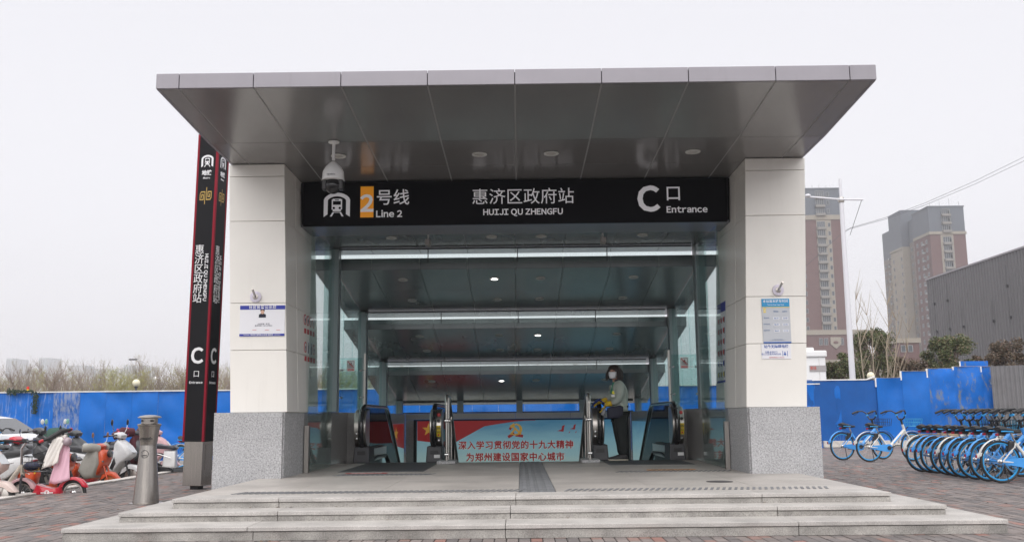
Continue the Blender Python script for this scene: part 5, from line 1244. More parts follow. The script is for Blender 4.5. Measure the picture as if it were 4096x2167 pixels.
# tower two
TY = 335.0
u_c = 3100+852/1.363
XL, XR = tx(u_c+30), tx(3900)
t2 = thing('apartment_tower', 'second apartment tower with lift core and cream flank, behind the grey hall', 'building', (XL, TY, GZ))
zt2, zs2 = tz(3740, 828)-GZ, tz(3740, 932)-GZ; wd = XR-XL
MB().box(0, wd, 0, 14, 0, zs2).build('wall', brick_red, t2); MB().box(0, wd, .02, 14, zs2+.01, zt2).build('slate_top', slate, t2); MB().box(-.3, wd+.3, -.35, 14, zs2-.5, zs2+.5).build('cornice', cream, t2); MB().box(-.2, wd+.2, -.2, 14.2, zt2, zt2+.4).build('parapet', slate, t2)
s0 = wd*.29
MB().box(s0, s0+wd*.36, -.12, 0, 0, zs2-.6).build('cream_strip', cream, t2)
fl2 = [zs2-3.4-FH*k for k in range(22) if zs2-3.4-FH*k > 3]; ft2 = [zs2+1.0+FH*k for k in range(3)]
put_windows(t2, [('window', window_mesh(3.0, 2.0, 3), s0+2.3, -.15, fl2+ft2, 0), ('window', window_mesh(1.0, 1.5, 0), s0+wd*.36-1.1, -.15, fl2+ft2, 0)])
o0 = None
for z_ in fl2+ft2:
    if o0 is None: o0 = mb.build('balcony', balc, t2); o = o0
    else: o = o0.copy(); col.objects.link(o); o.parent = t2
    o.location = (s0+2.3, -.13, z_)
# flank: recessed stair part, cream wall with lift core, rear wing
MB().box(1.2, 12, 14.02, 21, 0, zs2).build('flank_recess', mat('flank_tan', (.17, .145, .125), .8), t2); MB().box(1.2, 12, 14.02, 21, zs2+.01, zt2-1).build('slate_top', slate, t2)
MB().box(-1.5, 12, 21.02, 33, 0, zs2-1.5).build('flank_wall', cream, t2); MB().box(-1.5, 12, 21.02, 33, zs2-1.49, zt2+3.5).build('lift_core', slate, t2); MB().box(-1.7, 12, 20.9, 33.1, zs2-2, zs2-1.2).build('cornice', cream, t2)
MB().box(0, 12, 33.02, 44, 0, zs2-3).build('rear_wing', mat('flank_tan', (.17, .145, .125), .8), t2); MB().box(0, 12, 33.02, 44, zs2-2.99, zt2-1.5).build('slate_top', slate, t2)
wm = window_mesh(1.3, 1.5, 1); ws = window_mesh(.8, 1.5, 0)
put_windows(t2, [('window', wm, -.05, y_, fl2, R(-90)) for y_ in (3, 7, 11)]+[('window', wm, 1.15, y_, fl2, R(-90)) for y_ in (16, 19)]+[('window', ws, -1.55, y_, fl2[1:], R(-90)) for y_ in (22.5, 30)]+[('window', wm, -.05, y_, fl2[1:], R(-90)) for y_ in (35, 39, 42)])
for y_ in (5, 37):
    o0 = None
    for z_ in fl2:
        if o0 is None: o0 = MB().box(-.8, 0, -.5, .5, 0, .6).build('air_conditioner', win_f, t2); o = o0
        else: o = o0.copy(); col.objects.link(o); o.parent = t2
        o.location = (0, y_, z_-.3)
for k in range(4): MB().box(2+k*3.5, 2.06+k*3.5, 3, 3.06, zt2+.4, zt2+.4+random.uniform(1, 3.5)).build('antenna', blackp, t2)
# low cream block between the towers
p, q = atY(3590, 1352, 200), atY(3680, 1420, 200)
lb = thing('low_block', 'low cream and brick building between the two towers behind the trees', 'building', (p.x, 200, GZ))
MB().box(0, q.x-p.x, 0, 12, 0, p.z-GZ-1).build('wall', brick_red, lb); MB().box(-.3, q.x-p.x+.3, -.3, 12, p.z-GZ-1, p.z-GZ).build('cornice', cream, lb); MB().box(-14, -.4, 6, 16, 0, p.z-GZ-4).build('annex', cream, lb)
put_windows(lb, [('window', window_mesh(1.0, 1.4, 0), 1.0+1.5*k, -.08, [p.z-GZ-2.9], 0) for k in range(2)])
# big grey corrugated hall
gh = thing('grey_hall', 'huge windowless grey corrugated metal hall at the right edge', 'building', (50, 95, GZ))
a = atY(3707, 1122, 117); hgt = a.z-GZ; gx = a.x-50
hall = mat('hall_grey', (.115, .112, .12), .5, metal=.2, var=.08, vscale=.3)
ribs = MB(); y_ = -30.0; k = 0
while y_ < 22:
    ribs.hexa(((gx-.12, y_+.12, 0), (gx, y_, 0), (gx, y_+.48, 0), (gx-.12, y_+.36, 0)), ((gx-.12, y_+.12, hgt), (gx, y_, hgt), (gx, y_+.48, hgt), (gx-.12, y_+.36, hgt))); y_ += .62; k += 1
MB().box(gx, gx+30, -30, 22, 0, hgt-.02).build('wall', hall, gh); ribs.build('wall_ribs', hall, gh, kind='stuff')
MB().box(gx-.2, gx+30, -30, 22.1, hgt, hgt+.18).build('roof_edge', fascia_m, gh)
for (u, v) in ((3745, 1217), (3797, 1204), (3861, 1308), (3807, 1318), (3982, 1285), (4050, 1271), (4037, 1145), (3755, 1328)):
    d = _ray(u, v); P = CAM+d*((50+gx-CAM.x)/d.x); MB().box(gx-.35, gx-.13, P.y-95-.12, P.y-95+.12, P.z-GZ-.1, P.z-GZ+.2).tube([(gx-.3, P.y-95, P.z-GZ+.2), (gx-.2, P.y-95, P.z-GZ+2.2)], .02, 4).build('wall_lamp', darkg, gh)
# white kiosk
p, q = atY(3215, 1402, 36.5), atY(3308, 1535, 36.5)
kk = thing('white_kiosk', 'white metal cabin with small printed sign behind the right column', 'kiosk', (p.x, 36.5, GZ))
ww, hh = q.x-p.x, p.z-GZ
MB().box(0, ww, 0, 2.5, 0, hh-.25).build('wall', white_m, kk, bevel=.03); MB().box(-.05, ww+.05, -.08, 2.6, hh-.25, hh).build('roof', white_p, kk, bevel=.05); MB().bbox(.2, ww*.6, .3, 1, hh+.002, hh+.14, .03).build('roof_vent', white_p, kk)
MB().box(.55, .56, -.012, 0, 0, hh-.3).build('seam', joint, kk)
s1, s2 = atY(3237, 1461, 36.5), atY(3305, 1484, 36.5)
sb = MB().box(s1.x-p.x, s2.x-p.x, -.03, 0, s2.z-GZ, s1.z-GZ).build('sign_plate', mat('plate_grey', (.35, .33, .33), .5), kk)
text('美味', .16, mat('red_ink', (.55, .06, .03), .5), kk, fr(s1.x-p.x+.14, -.035, (s1.z+s2.z)/2-GZ), xs=.8, ext=.001)
# distant skyline on the left
pale_b = mat('far_block', (.42, .44, .46), .8); strip_b = mat('far_strip', (.2, .24, .28), .7)
def farb(u0, u1, vt, Y, label, strips=4, m_=pale_b):
    a, b = atY(u0, vt, Y), atY(u1, vt, Y); t = thing('distant_building', label, 'building', (a.x, Y, GZ)); w_ = b.x-a.x; h_ = a.z-GZ
    MB().box(0, w_, 0, 18, 0, h_).build('wall', m_, t)
    for k in range(strips): MB().box(w_*(k+.3)/strips, w_*(k+.6)/strips, -.5, -.01, 2, h_-1.5).build('window_strip', strip_b, t)
farb(26, 50, 1432, 1050, 'tall hazy block on the far left skyline', 3); farb(59, 84, 1436, 1100, 'second hazy block beside the far left one', 3)
farb(156, 190, 1430, 1050, 'hazy pale apartment slab, left of a pair', 4); farb(191, 218, 1432, 1100, 'hazy pale apartment slab, right of a pair', 3)
farb(272, 340, 1461, 800, 'long flat grey building beyond the trees', 0); farb(350, 520, 1474, 850, 'wide low grey building beyond the trees', 8)
farb(495, 528, 1459, 800, 'stepped grey office roof left of the street lamp', 3); farb(539, 568, 1459, 800, 'stepped grey office block behind the street lamp', 3); farb(578, 608, 1464, 800, 'stepped grey office block right of the street lamp', 3)
farb(1290, 1400, 1475, 420, 'low grey building seen through the left side glass', 5)
farb(110, 160, 1474, 900, 'hazy low block between the skyline slabs', 3)

# ================================================================== shared bicycles
bike_blue = mat('bike_blue', (.06, .33, .80), .4, coat=.3, var=.08); bike_cyan = mat('rim_blue', (.03, .32, .68), .45, var=.1); bike_white = mat('bike_white', (.66, .66, .64), .4, coat=.2, var=.1)
tail_red = mat('reflector_red', (.35, .01, .03), .25); spoke_m = mat('spoke_steel', (.5, .5, .5), .35, metal=.8)
def arc3(cx, cz, r, a0, a1, n, y=0): return [(cx+r*math.cos(R(a0+(a1-a0)*k/n)), y, cz+r*math.sin(R(a0+(a1-a0)*k/n))) for k in range(n+1)]
def wheel(parent, name, loc, r, rim_m, spokes=18, tw=.021, rot=0, sp_m=None):
    t = MB().tube([(r*math.cos(a)-tw*math.cos(a), 0, r*math.sin(a)-tw*math.sin(a)) for a in [2*math.pi*k/30 for k in range(30)]], tw, 7, closed=True, flat=.85).build('wheel', rubber, parent, smooth=True)
    t.name = name; t.location = loc; t.rotation_euler = (0, 0, rot)
    rr = r-tw*2.2
    MB().tube([(rr*math.cos(a), 0, rr*math.sin(a)) for a in [2*math.pi*k/30 for k in range(30)]], .014, 6, closed=True).build('rim', rim_m, t, smooth=True)
    mb = MB()
    for k in range(spokes):
        a = 2*math.pi*k/spokes; b = a+(.5 if k % 2 else -.5); s_ = .025 if k % 4 < 2 else -.025
        mb.tube([(.03*math.cos(b), s_, .03*math.sin(b)), (rr*math.cos(a), 0, rr*math.sin(a))], .0016, 3, cap=False)
    mb.build('spokes', sp_m or spoke_m, t)
    MB().lathe([(.014, -.045), (.032, -.03), (.018, -.02), (.018, .02), (.032, .03), (.014, .045)], 12, axis='y').build('hub', chrome, t, smooth=True)
    return t
def make_bike(fend, frame, label_, basket_m, bars=blackp):
    t = thing('shared_bicycle', label_, 'bicycle', (0, 0, GZ), 0, 'blue and white shared bicycles on the square')
    r = .318; WB = 1.03
    wheel(t, 'rear_wheel', (0, 0, r), r, bike_cyan); wheel(t, 'front_wheel', (WB, 0, r), r, bike_cyan, rot=R(8))
    for nm, cx, a0, a1 in (('rear_fender', 0, 25, 172), ('front_fender', WB, 20, 165)):
        mb = MB(); P = arc3(cx, r, r+.022, a0, a1, 14); Q = arc3(cx, r, r+.030, a0, a1, 14); w_ = .03
        V = [(p[0], -w_, p[2]) for p in P]+[(q[0], 0, q[2]) for q in Q]+[(p[0], w_, p[2]) for p in P]; n = len(P)
        mb.add(V, [(k, k+1, n+k+1, n+k) for k in range(n-1)]+[(n+k, n+k+1, 2*n+k+1, 2*n+k) for k in range(n-1)]); o = mb.build(nm, fend, t, smooth=True)
        md = o.modifiers.new('thickness', 'SOLIDIFY'); md.thickness = .003
        MB().tube([(cx, .04, r), P[-3]], .003, 4).tube([(cx, -.04, r), P[-3]], .003, 4).build('fender_stay', spoke_m, t)
    MB().box(-.375, -.362, -.012, .012, r+.055, r+.10).build('rear_reflector', tail_red, t); MB().prism([(-.36, r+.06), (-.26, r+.10), (-.26, r+.14), (-.36, r+.12)], -.015, .015).build('reflector_bracket', fend, t)
    MB().tube([(.44, 0, .30), (.50, 0, .33), (.86, 0, .68)], [.036, .04, .036], 10).build('down_tube', frame, t, smooth=True)
    MB().tube([(.56, -.041, .40), (.74, -.041, .575)], .022, 6, flat=.5).build('logo_plate', bike_blue if frame is bike_white else bike_white, t)
    MB().tube([(.44, 0, .30), (.25, 0, .60)], .024, 10).build('seat_tube', frame, t, smooth=True)
    MB().tube([(.88, 0, .60), (.82, 0, .80)], .028, 10).build('head_tube', frame, t, smooth=True)
    for s_ in (-1, 1):
        MB().tube([(0, s_*.06, r), (.25, s_*.03, r-.015), (.44, s_*.03, .30)], .012, 6).build('chain_stay', frame, t, smooth=True)
        MB().tube([(0, s_*.06, r), (.22, s_*.035, .54), (.26, 0, .60)], .011, 6).build('seat_stay', frame, t, smooth=True)
        MB().tube([(.88, s_*.02, .61), (.895, s_*.055, .57), (WB, s_*.055, r)], .013, 6).build('fork_blade', frame, t, smooth=True)
    MB().tube([(.25, 0, .60), (.20, 0, .74)], .013, 8).build('seat_post', chrome, t)
    MB().tube([(.265, -.03, .60), (.265, .05, .61)], .012, 6).build('seat_clamp', bike_cyan, t)
    sd = MB(); prof = [(-.06, .10, .03), (0, .125, .05), (.06, .12, .05), (.14, .06, .035), (.22, .035, .028), (.30, .028, .022)]; V = []
    for x_, w_, h_ in prof:
        zc_ = .775+(.025 if x_ <= 0 else 0)-.02*(x_ > .2)
        for q in range(10): a = 2*math.pi*q/10; V.append((.04+x_, w_*math.cos(a), zc_+h_*math.sin(a)))
    Fs = [(i*10+j, i*10+(j+1) % 10, i*10+10+(j+1) % 10, i*10+10+j) for i in range(5) for j in range(10)]+[tuple(range(9, -1, -1)), tuple(range(50, 60))]
    sa = sd.add(V, Fs).build('saddle', rubber, t, smooth=True, angle=70)
    MB().tube([(-.02, -.12, .765), (.05, -.128, .765), (.13, -.10, .760), (.2, -.06, .755)], .010, 6).tube([(-.02, .12, .765), (.05, .128, .765), (.13, .10, .760), (.2, .06, .755)], .010, 6).build('saddle_trim', bike_cyan, sa)
    MB().bbox(-.0, .10, -.04, .04, .70, .745, .01).build('saddle_spring', blackp, sa); MB().box(-.035, -.01, -.025, .025, .70, .735).build('saddle_reflector', tail_red, sa)
    MB().hexa(((.10, -.045, .45), (.20, -.045, .52), (.20, .045, .52), (.10, .045, .45)), ((.13, -.045, .60), (.22, -.045, .62), (.22, .045, .62), (.13, .045, .60))).build('lock_box', blackp, t, bevel=.008)
    MB().tube([(.82, 0, .80), (.785, 0, .93)], .022, 8).build('stem', bars, t, smooth=True)
    hb = MB().tube([(.52, -.30, 1.05), (.62, -.295, 1.09), (.73, -.26, 1.10), (.79, -.20, 1.05), (.80, -.13, .95), (.785, -.06, .905), (.78, 0, .90), (.785, .06, .905), (.80, .13, .95), (.79, .20, 1.05), (.73, .26, 1.10), (.62, .295, 1.09), (.52, .30, 1.05)], .015, 8).build('handlebar', bars, t, smooth=True)
    for s_ in (-1, 1):
        MB().tube([(.50, s_*.305, 1.04), (.64, s_*.295, 1.092)], .022, 8).build('grip', rubber, hb, smooth=True)
        MB().tube([(.66, s_*.29, 1.08), (.60, s_*.30, 1.03), (.54, s_*.31, 1.0)], .007, 5).build('brake_lever', bars, hb); MB().lathe([(.022, -.02), (.024, 0), (.022, .02)], 10, (.795, s_*.165, 1.0)).build('bar_ring', bike_cyan, hb, smooth=True)
    for k, (a, b) in enumerate(((.02, .0),)): pass
    ck = MB().lathe([(.085, -.006), (.085, .006)], 20, (.44, -.045, .30), 'y').prism([(.0, r-.03), (.40, .215), (.44, .22), (.44, .38), (.30, r+.055), (.0, r+.03)], -.05, -.042)
    ck.build('chain_guard', bike_blue, t); MB().lathe([(.045, -.01), (.045, .01)], 16, (.44, -.056, .30), 'y').build('chainwheel', blackp, t)
    for s_, d_ in ((-1, 1), (1, -1)):
        MB().tube([(.44, s_*.07, .30), (.44+.155*d_, s_*.085, .30+.05*d_)], .010, 6).build('crank', blackp, t); MB().bbox(.44+.155*d_-.045, .44+.155*d_+.045, s_*.13-.04, s_*.13+.04, .30+.05*d_-.012, .30+.05*d_+.012, .004).build('pedal', blackp, t)
    MB().tube([(.02, -.07, r-.03), (-.02+.04, -.14, .02)], .009, 6).build('kickstand', blackp, t)
    # wire basket
    bk = MB(); x0, x1, z0, z1, y0, y1 = .93, 1.20, .76, .92, -.17, .17
    for z_ in (z0, (z0+z1)/2, z1):
        g_ = .03 if z_ < z1 else 0; bk.tube([(x0, y0+g_, z_), (x1-g_, y0+g_, z_), (x1-g_, y1-g_, z_), (x0, y1-g_, z_)], .005, 4, closed=True)
    for k in range(6):
        f = k/5; yy = y0+(y1-y0)*f; bk.tube([(x1-.03, yy*.82, z0), (x1, yy, z1)], .0035, 3).tube([(x0, yy*.82, z0), (x0, yy, z1)], .0035, 3)
        xx = x0+(x1-x0)*f
        for yy in (y0, y1): bk.tube([(xx, yy*.82, z0), (xx, yy, z1)], .0035, 3)
    bk.box(x0, x1-.03, y0+.03, y1-.03, z0-.004, z0+.004).build('basket', basket_m, t)
    MB().tube([(.86, 0, .66), (.95, 0, .75)], .01, 5).build('basket_bracket', bars, t)
    return t
black_wire = mat('black_wire', (.02, .02, .02), .4); blue_wire = mat('blue_wire', (.06, .35, .55), .4)
bikeA = make_bike(bike_white, bike_white, 'white framed shared bicycle with blue basket, parked alone before the blue hoarding', blue_wire)
bikeB = make_bike(bike_blue, bike_blue, 'blue shared bicycle with black basket, leaning just behind the lone white one', black_wire)
def put(o, x_, y_, rz, label=None, z_=GZ, lean_=0):
    o.location = (x_, y_, z_); o.rotation_euler = (lean_, 0, rz)
    if label: o['label'] = label
    return o
put(bikeA, 7.50, 21.05, R(10)); put(bikeB, 7.22, 21.95, R(14))
row = [(4010, 1932), (3957, 1925), (3909, 1918), (3862, 1912), (3830, 1906), (3798, 1900), (3754, 1893), (3727, 1891), (3693, 1887)]
kinds = 'wbbbwbbbw'[:9]; kinds = 'w'+'bb'+'bw'+'bbb'+'w'
ordn = ['nearest', 'second', 'third', 'fourth', 'fifth', 'sixth', 'seventh', 'eighth', 'ninth and farthest']
for i, (u, v) in enumerate(row):
    p = atZ(u, v, GZ); o = copy_tree(bikeA if kinds[i] == 'w' else bikeB)
    for ch in o.children:
        if ch.name.startswith('front_wheel'): ch.rotation_euler = (0, 0, random.uniform(-.35, .45))
    put(o, p.x, p.y, R(7+random.uniform(-5, 5)), '%s fendered shared bicycle, %s in the row at the right edge' % ('white' if kinds[i] == 'w' else 'blue', ordn[i]))
for i in range(4):       # the second file of bicycles behind the row, only bars and saddles show
    put(copy_tree(bikeB if i % 2 else bikeA), 8.65+i*.1, 16.6+i*.62, R(12), '%s shared bicycle, %s in the file behind the row, at the right edge' % ('blue' if i % 2 else 'white', ordn[i]))

# ================================================================== scooters and mopeds
def scooter(label, x_, y_, rz, c, seat=rubber, deck=None, kind='scooter', sc_=1.0, mir=(.62, .62, .62), opt=(), z_=LZ, trim=darkg, rim=None, group='electric scooters parked in the strip'):
    t = thing('electric_scooter', label, 'scooter', (x_, y_, z_), rz, group); t.scale = (sc_, sc_, sc_)
    r = .205; WB = 1.22; rim = rim or steel
    for nm, xx, rot in (('rear_wheel', -WB/2, 0), ('front_wheel', WB/2, R(6))):
        w_ = MB().tube([((r-.045)*math.cos(a), 0, (r-.045)*math.sin(a)) for a in [2*math.pi*k/24 for k in range(24)]], .045, 8, closed=True).build(nm, rubber, t, smooth=True); w_.location = (xx, 0, r); w_.rotation_euler = (0, 0, rot)
        MB().lathe([(.115, -.02), (.12, 0), (.115, .02)], 20, axis='y').build('rim_disc', blackp, w_, smooth=True)
        mb = MB()
        for k in range(5): a = k*1.2566; mb.hexa(((.03*math.cos(a)-.015*math.sin(a), -.026, .03*math.sin(a)+.015*math.cos(a)), (.115*math.cos(a)-.012*math.sin(a), -.026, .115*math.sin(a)+.012*math.cos(a)), (.115*math.cos(a)-.012*math.sin(a), .026, .115*math.sin(a)+.012*math.cos(a)), (.03*math.cos(a)-.015*math.sin(a), .026, .03*math.sin(a)+.015*math.cos(a))), ((.03*math.cos(a)+.015*math.sin(a), -.026, .03*math.sin(a)-.015*math.cos(a)), (.115*math.cos(a)+.012*math.sin(a), -.026, .115*math.sin(a)-.012*math.cos(a)), (.115*math.cos(a)+.012*math.sin(a), .026, .115*math.sin(a)-.012*math.cos(a)), (.03*math.cos(a)+.015*math.sin(a), .026, .03*math.sin(a)-.015*math.cos(a))))
        mb.build('spokes', rim, w_)
        MB().lathe([(.118, -.024), (.128, -.02), (.128, .02), (.118, .024)], 22, axis='y').build('rim', rim, w_, smooth=True)
    MB().pod([(WB/2-.23, r+.02), (WB/2-.18, r+.14), (WB/2-.03, r+.23), (WB/2+.12, r+.20), (WB/2+.25, r+.06), (WB/2+.22, r+.05), (WB/2+.10, r+.13), (WB/2-.04, r+.15), (WB/2-.16, r+.06)], .075).build('front_fender', c, t, smooth=True, angle=60)
    for s_ in (-1, 1): MB().tube([(WB/2, s_*.075, r), (WB/2-.12, s_*.07, .55)], .02, 7).build('fork_leg', trim if 'colfork' not in opt else c, t, smooth=True)
    if kind == 'retro':
        MB().pod([(.16, .24), (.30, .24), (.42, .45), (.53, .62), (.56, .76), (.50, .90), (.38, .94), (.33, .80), (.28, .55), (.16, .34)], .19).build('front_shield', c, t, smooth=True, angle=60)
        MB().lathe([(.085, 0), (.095, .03), (.08, .06)], 20, (.56, 0, .83), 'x').build('headlight', blackp, t, smooth=True)
        MB().lathe([(.075, .061), (.05, .075), (.01, .08)], 20, (.56, 0, .83), 'x').build('headlight_glass', mat('lamp_glass', (.12, .12, .12), .05, coat=1), t, smooth=True)
        for s_ in (-1, 1): MB().ball((.50, s_*.155, .66), .035, 12).build('indicator', mat('lamp_glass', (.12, .12, .12), .05, coat=1), t, smooth=True)
    else:
        MB().pod([(.14, .24), (.30, .26), (.46, .46), (.64, .58), (.66, .66), (.50, .84), (.36, .93), (.30, .85), (.28, .55), (.14, .34)], .17).build('front_shield', c, t, smooth=True, angle=50)
        MB().pod([(.30, .30), (.38, .46), (.33, .62), (.22, .34)], .176).build('shield_inlay', trim, t, smooth=True, angle=50)
        MB().pod([(.49, .70), (.63, .645), (.67, .66), (.56, .80)], .10).build('headlight', mat('head_glass', (.55, .57, .6), .08, coat=1), t, smooth=True)
    MB().pod([(-.22, .20), (.26, .20), (.30, .27), (-.22, .29)], .16).build('floor_deck', deck or c, t, smooth=True, angle=60)
    if 'mopedbody' in opt:
        MB().pod([(-.45, .30), (-.16, .27), (-.18, .66), (-.42, .66)], .11).build('battery_box', white_m, t, smooth=True, angle=60); MB().pod([(-.75, .55), (-.42, .55), (-.42, .58), (-.75, .58)], .12).build('rear_rack', blackp, t)
    else:
        MB().pod([(-.28, .27), (-.20, .30), (-.16, .50), (-.22, .62), (-.70, .70), (-.86, .64), (-.84, .54), (-.62, .46), (-.46, .33)], .16).build('rear_body', c, t, smooth=True, angle=60)
        MB().pod([(-.84, .56), (-.79, .545), (-.79, .63), (-.87, .63)], .09).build('tail_light', tail_red, t, smooth=True)
    MB().pod([(-.18, .66), (-.14, .70), (-.22, .76), (-.40, .755), (-.55, .80), (-.76, .80), (-.78, .73), (-.55, .69)], .14).build('seat', seat, t, smooth=True, angle=60)
    MB().pod([(-.50, .16), (-.10, .13), (.20, .13), (.24, .20), (-.20, .24), (-.40, .32), (-.62, .36)], .11).build('chassis', blackp, t)
    MB().bbox(-.16, .20, -.13, .13, .288, .298, .004).build('foot_mat', rubber, t)
    MB().tube([(WB/2, .03, r+.10), (.42, .05, .60), (.36, .10, .95)], .006, 4).build('brake_hose', blackp, t); MB().tube([(.40, -.12, .90), (.30, -.20, 1.0), (.22, -.26, .99)], .006, 4).build('brake_cable', blackp, t)
    MB().tube([(-.10, .12, .20), (-.02, .19, .02)], .012, 6).build('side_stand', chrome, t)
    MB().hexa(((-.86, -.05, .30), (-.84, -.05, .30), (-.84, .05, .30), (-.86, .05, .30)), ((-.80, -.06, .54), (-.78, -.06, .54), (-.78, .06, .54), (-.80, .06, .54))).build('mud_flap', blackp, t)
    for s_ in (-1, 1):
        MB().tube([(-.60, s_*.09, .44), (-WB/2, s_*.10, r)], .022, 8).build('rear_shock', chrome, t, smooth=True)
        MB().tube([(-.26, s_*.158, .50), (-.50, s_*.162, .58), (-.78, s_*.13, .62)], .008, 5).build('trim_strip', trim if trim is not darkg else chrome, t)
        MB().tube([(.24, s_*.34, 1.0), (.34, s_*.30, 1.0), (.36, s_*.20, 1.0)], .006, 4).build('brake_lever', chrome, t)
    MB().tube([(.38, 0, .88), (.34, 0, .98)], .03, 8).build('steering_stem', trim, t)
    hb = MB().tube([(.22, -.33, .98), (.32, -.18, 1.0), (.35, 0, 1.0), (.32, .18, 1.0), (.22, .33, .98)], .014, 8).build('handlebar', trim, t, smooth=True)
    MB().pod([(.26, .95), (.42, .93), (.44, 1.0), (.34, 1.06), (.26, 1.04)], .12).build('bar_cover', trim if 'darkhead' in opt else c, hb, smooth=True, angle=60)
    for s_ in (-1, 1):
        MB().tube([(.20, s_*.37, .975), (.26, s_*.27, .99)], .019, 8).build('grip', rubber, hb, smooth=True)
        if mir:
            MB().tube([(.30, s_*.2, 1.0), (.33, s_*.26, 1.12), (.32, s_*.29, 1.20)], .006, 5).build('mirror_stalk', chrome, hb)
            MB().ball((.32, s_*.30, 1.25), .058, 14, sx=.22, sy=.8, sz=1.1).build('mirror', mat('mirror_%d' % int(mir[0]*100+mir[2]*9), mir, .3, coat=.4), hb, smooth=True)
    if 'apron' in opt:
        am = mat('apron_grey', (.30, .29, .265), .85, var=.1, vscale=6, bump=.3, bscale=14)
        MB().pod([(.10, .26), (.34, .30), (.44, .62), (.40, .90), (.30, 1.0), (.20, .95), (.06, .72), (-.06, .44)], .27, sc_=(.75, .92, 1, 1.02, 1, .92, .75)).build('leg_quilt', am, t, smooth=True, angle=80)
        for s_ in (-1, 1): MB().tube([(.36, s_*.12, .93), (.28, s_*.28, .97), (.14, s_*.40, .96)], [.10, .105, .085], 10).build('hand_muff', am, t, smooth=True, angle=80)
    if 'basket' in opt:
        bk = MB()
        for z_ in (.58, .68, .78): bk.tube([(-.95, -.15, z_), (-.66, -.15, z_), (-.66, .15, z_), (-.95, .15, z_)], .006, 4, closed=True)
        for k in range(6): bk.tube([(-.95+.058*k, -.15, .58), (-.95+.058*k, -.15, .78)], .004, 3).tube([(-.95, -.15+.06*k, .58), (-.95, -.15+.06*k, .78)], .004, 3)
        bk.build('basket', black_wire, t)
    if 'plate' in opt:
        MB().box(-.885, -.875, -.09, .09, .40, .50).build('licence_plate', mat('plate_yellow', (.8, .5, .02), .5), t); text('9605', .075, rubber, t, Matrix.Translation((-.89, 0, .45)) @ Matrix.Rotation(R(-90), 4, 'Z') @ FRONT, ext=.001)
    if 'poncho' in opt:
        gm = mat('poncho_green', (.025, .075, .055), .7, var=.15, vscale=5, bump=.4, bscale=10)
        MB().pod([(-.12, .45), (.30, .40), (.50, .70), (.46, 1.0), (.34, 1.10), (.20, 1.02), (.0, .74)], .30, sc_=(.6, .85, 1, 1.04, 1, .85, .6)).build('rain_cover', gm, t, smooth=True, angle=80)
    if 'muffs' in opt:
        dm = mat('muff_maroon', (.07, .012, .02), .8); dot = mat('muff_pink', (.70, .06, .14), .7)
        for s_ in (-1, 1):
            m_ = MB().tube([(.38, s_*.12, 1.02), (.26, s_*.30, 1.02), (.12, s_*.42, .94)], [.085, .11, .07], 10).build('hand_muff', dm, t, smooth=True, angle=80)
            rn_ = random.Random(4); q = MB()
            for k in range(14): a = k*2.4; f = .15+.7*rn_.random(); c_ = Vector((.38-.26*f, s_*(.12+.30*f), 1.02-.05*f)); n_ = Vector((.3*math.cos(a), -.6*math.cos(a), math.sin(a))).normalized(); q.ball(tuple(c_+n_*(.10)), .022, 8)
            q.build('pink_dots', dot, m_, kind='stuff')
        MB().pod([(.30, .35), (.44, .40), (.50, .75), (.42, .98), (.34, .9)], .2).build('leg_quilt', dm, t, smooth=True, angle=80)
    return t
orange = mat('scooter_orange', (.52, .065, .014), .38, coat=.4, var=.12, vscale=8); orange_r = mat('rim_orange', (.45, .12, .02), .5)
pwhite = mat('scooter_white', (.58, .58, .59), .35, coat=.3, var=.15, vscale=7); pink = mat('scooter_pink', (.58, .36, .38), .4, coat=.2, var=.12, vscale=7); redd = mat('scooter_red', (.50, .01, .03), .3, coat=.5)
teal = mat('scooter_teal', (.25, .5, .5), .35, coat=.3); greys = mat('scooter_grey', (.06, .063, .068), .45, var=.3, vscale=9); seatd = mat('seat_vinyl', (.05, .05, .055), .5); seatg = mat('seat_grey', (.09, .09, .10), .5)
bronze = (.25, .13, .07)
def XY(u, s): return (u-2080)/s, 3800/s
x_, y_ = XY(449, 214); scooter('orange retro scooter with a grey quilted leg cover and bronze mirrors', x_-.48, y_+.05, R(-8), orange, seatg, kind='retro', mir=bronze, opt=('apron', 'basket', 'colfork'), rim=orange_r, deck=redd, sc_=.80)
x_, y_ = XY(535, 203); scooter('white sport scooter with black inlay right behind the orange one', x_-.62, y_+.1, R(-6), pwhite, seatd, trim=blackp, mir=(.02, .02, .02), sc_=.98)
x_, y_ = XY(600, 196); scooter('dark moped with maroon pink-dotted hand muffs', x_-.75, y_+.4, R(-14), greys, seatd, mir=None, opt=('muffs', 'darkhead'), sc_=1.0)
x_, y_ = XY(628, 180); scooter('pink scooter half hidden behind the steel bollard', x_-.45, y_+.3, R(12), pink, seatd, mir=None)
x_, y_ = XY(690, 190); scooter('dark moped with white battery box and rear rack, beside the pylon foot', x_+.28, y_, R(6), greys, mat('seat_dark', (.04, .04, .05), .4), opt=('mopedbody', 'darkhead'), mir=None, sc_=.98)
x_, y_ = XY(300, 238); scooter('second orange scooter, hidden by the pink and white leg quilt', x_-.50, y_+.1, R(-4), orange, seatd, kind='retro', opt=('darkhead',), mir=None, rim=orange_r, sc_=.8)
x_, y_ = XY(215, 205); scooter('grey scooter with a long black seat behind the draped quilt', x_-.75, y_+.2, R(4), greys, seatd, mir=None, sc_=1.08)
x_, y_ = XY(380, 200); scooter('grey moped with light grey seat, seen between the two orange scooters', x_-.9, y_+.4, R(-4), greys, seatg, mir=None, sc_=1.02)
x_, y_ = XY(175, 172); scooter('scooter under a dark green rain cover with teal mirror', x_-.2, y_+.6, R(-24), greys, seatd, mir=(.2, .42, .36), opt=('poncho',))
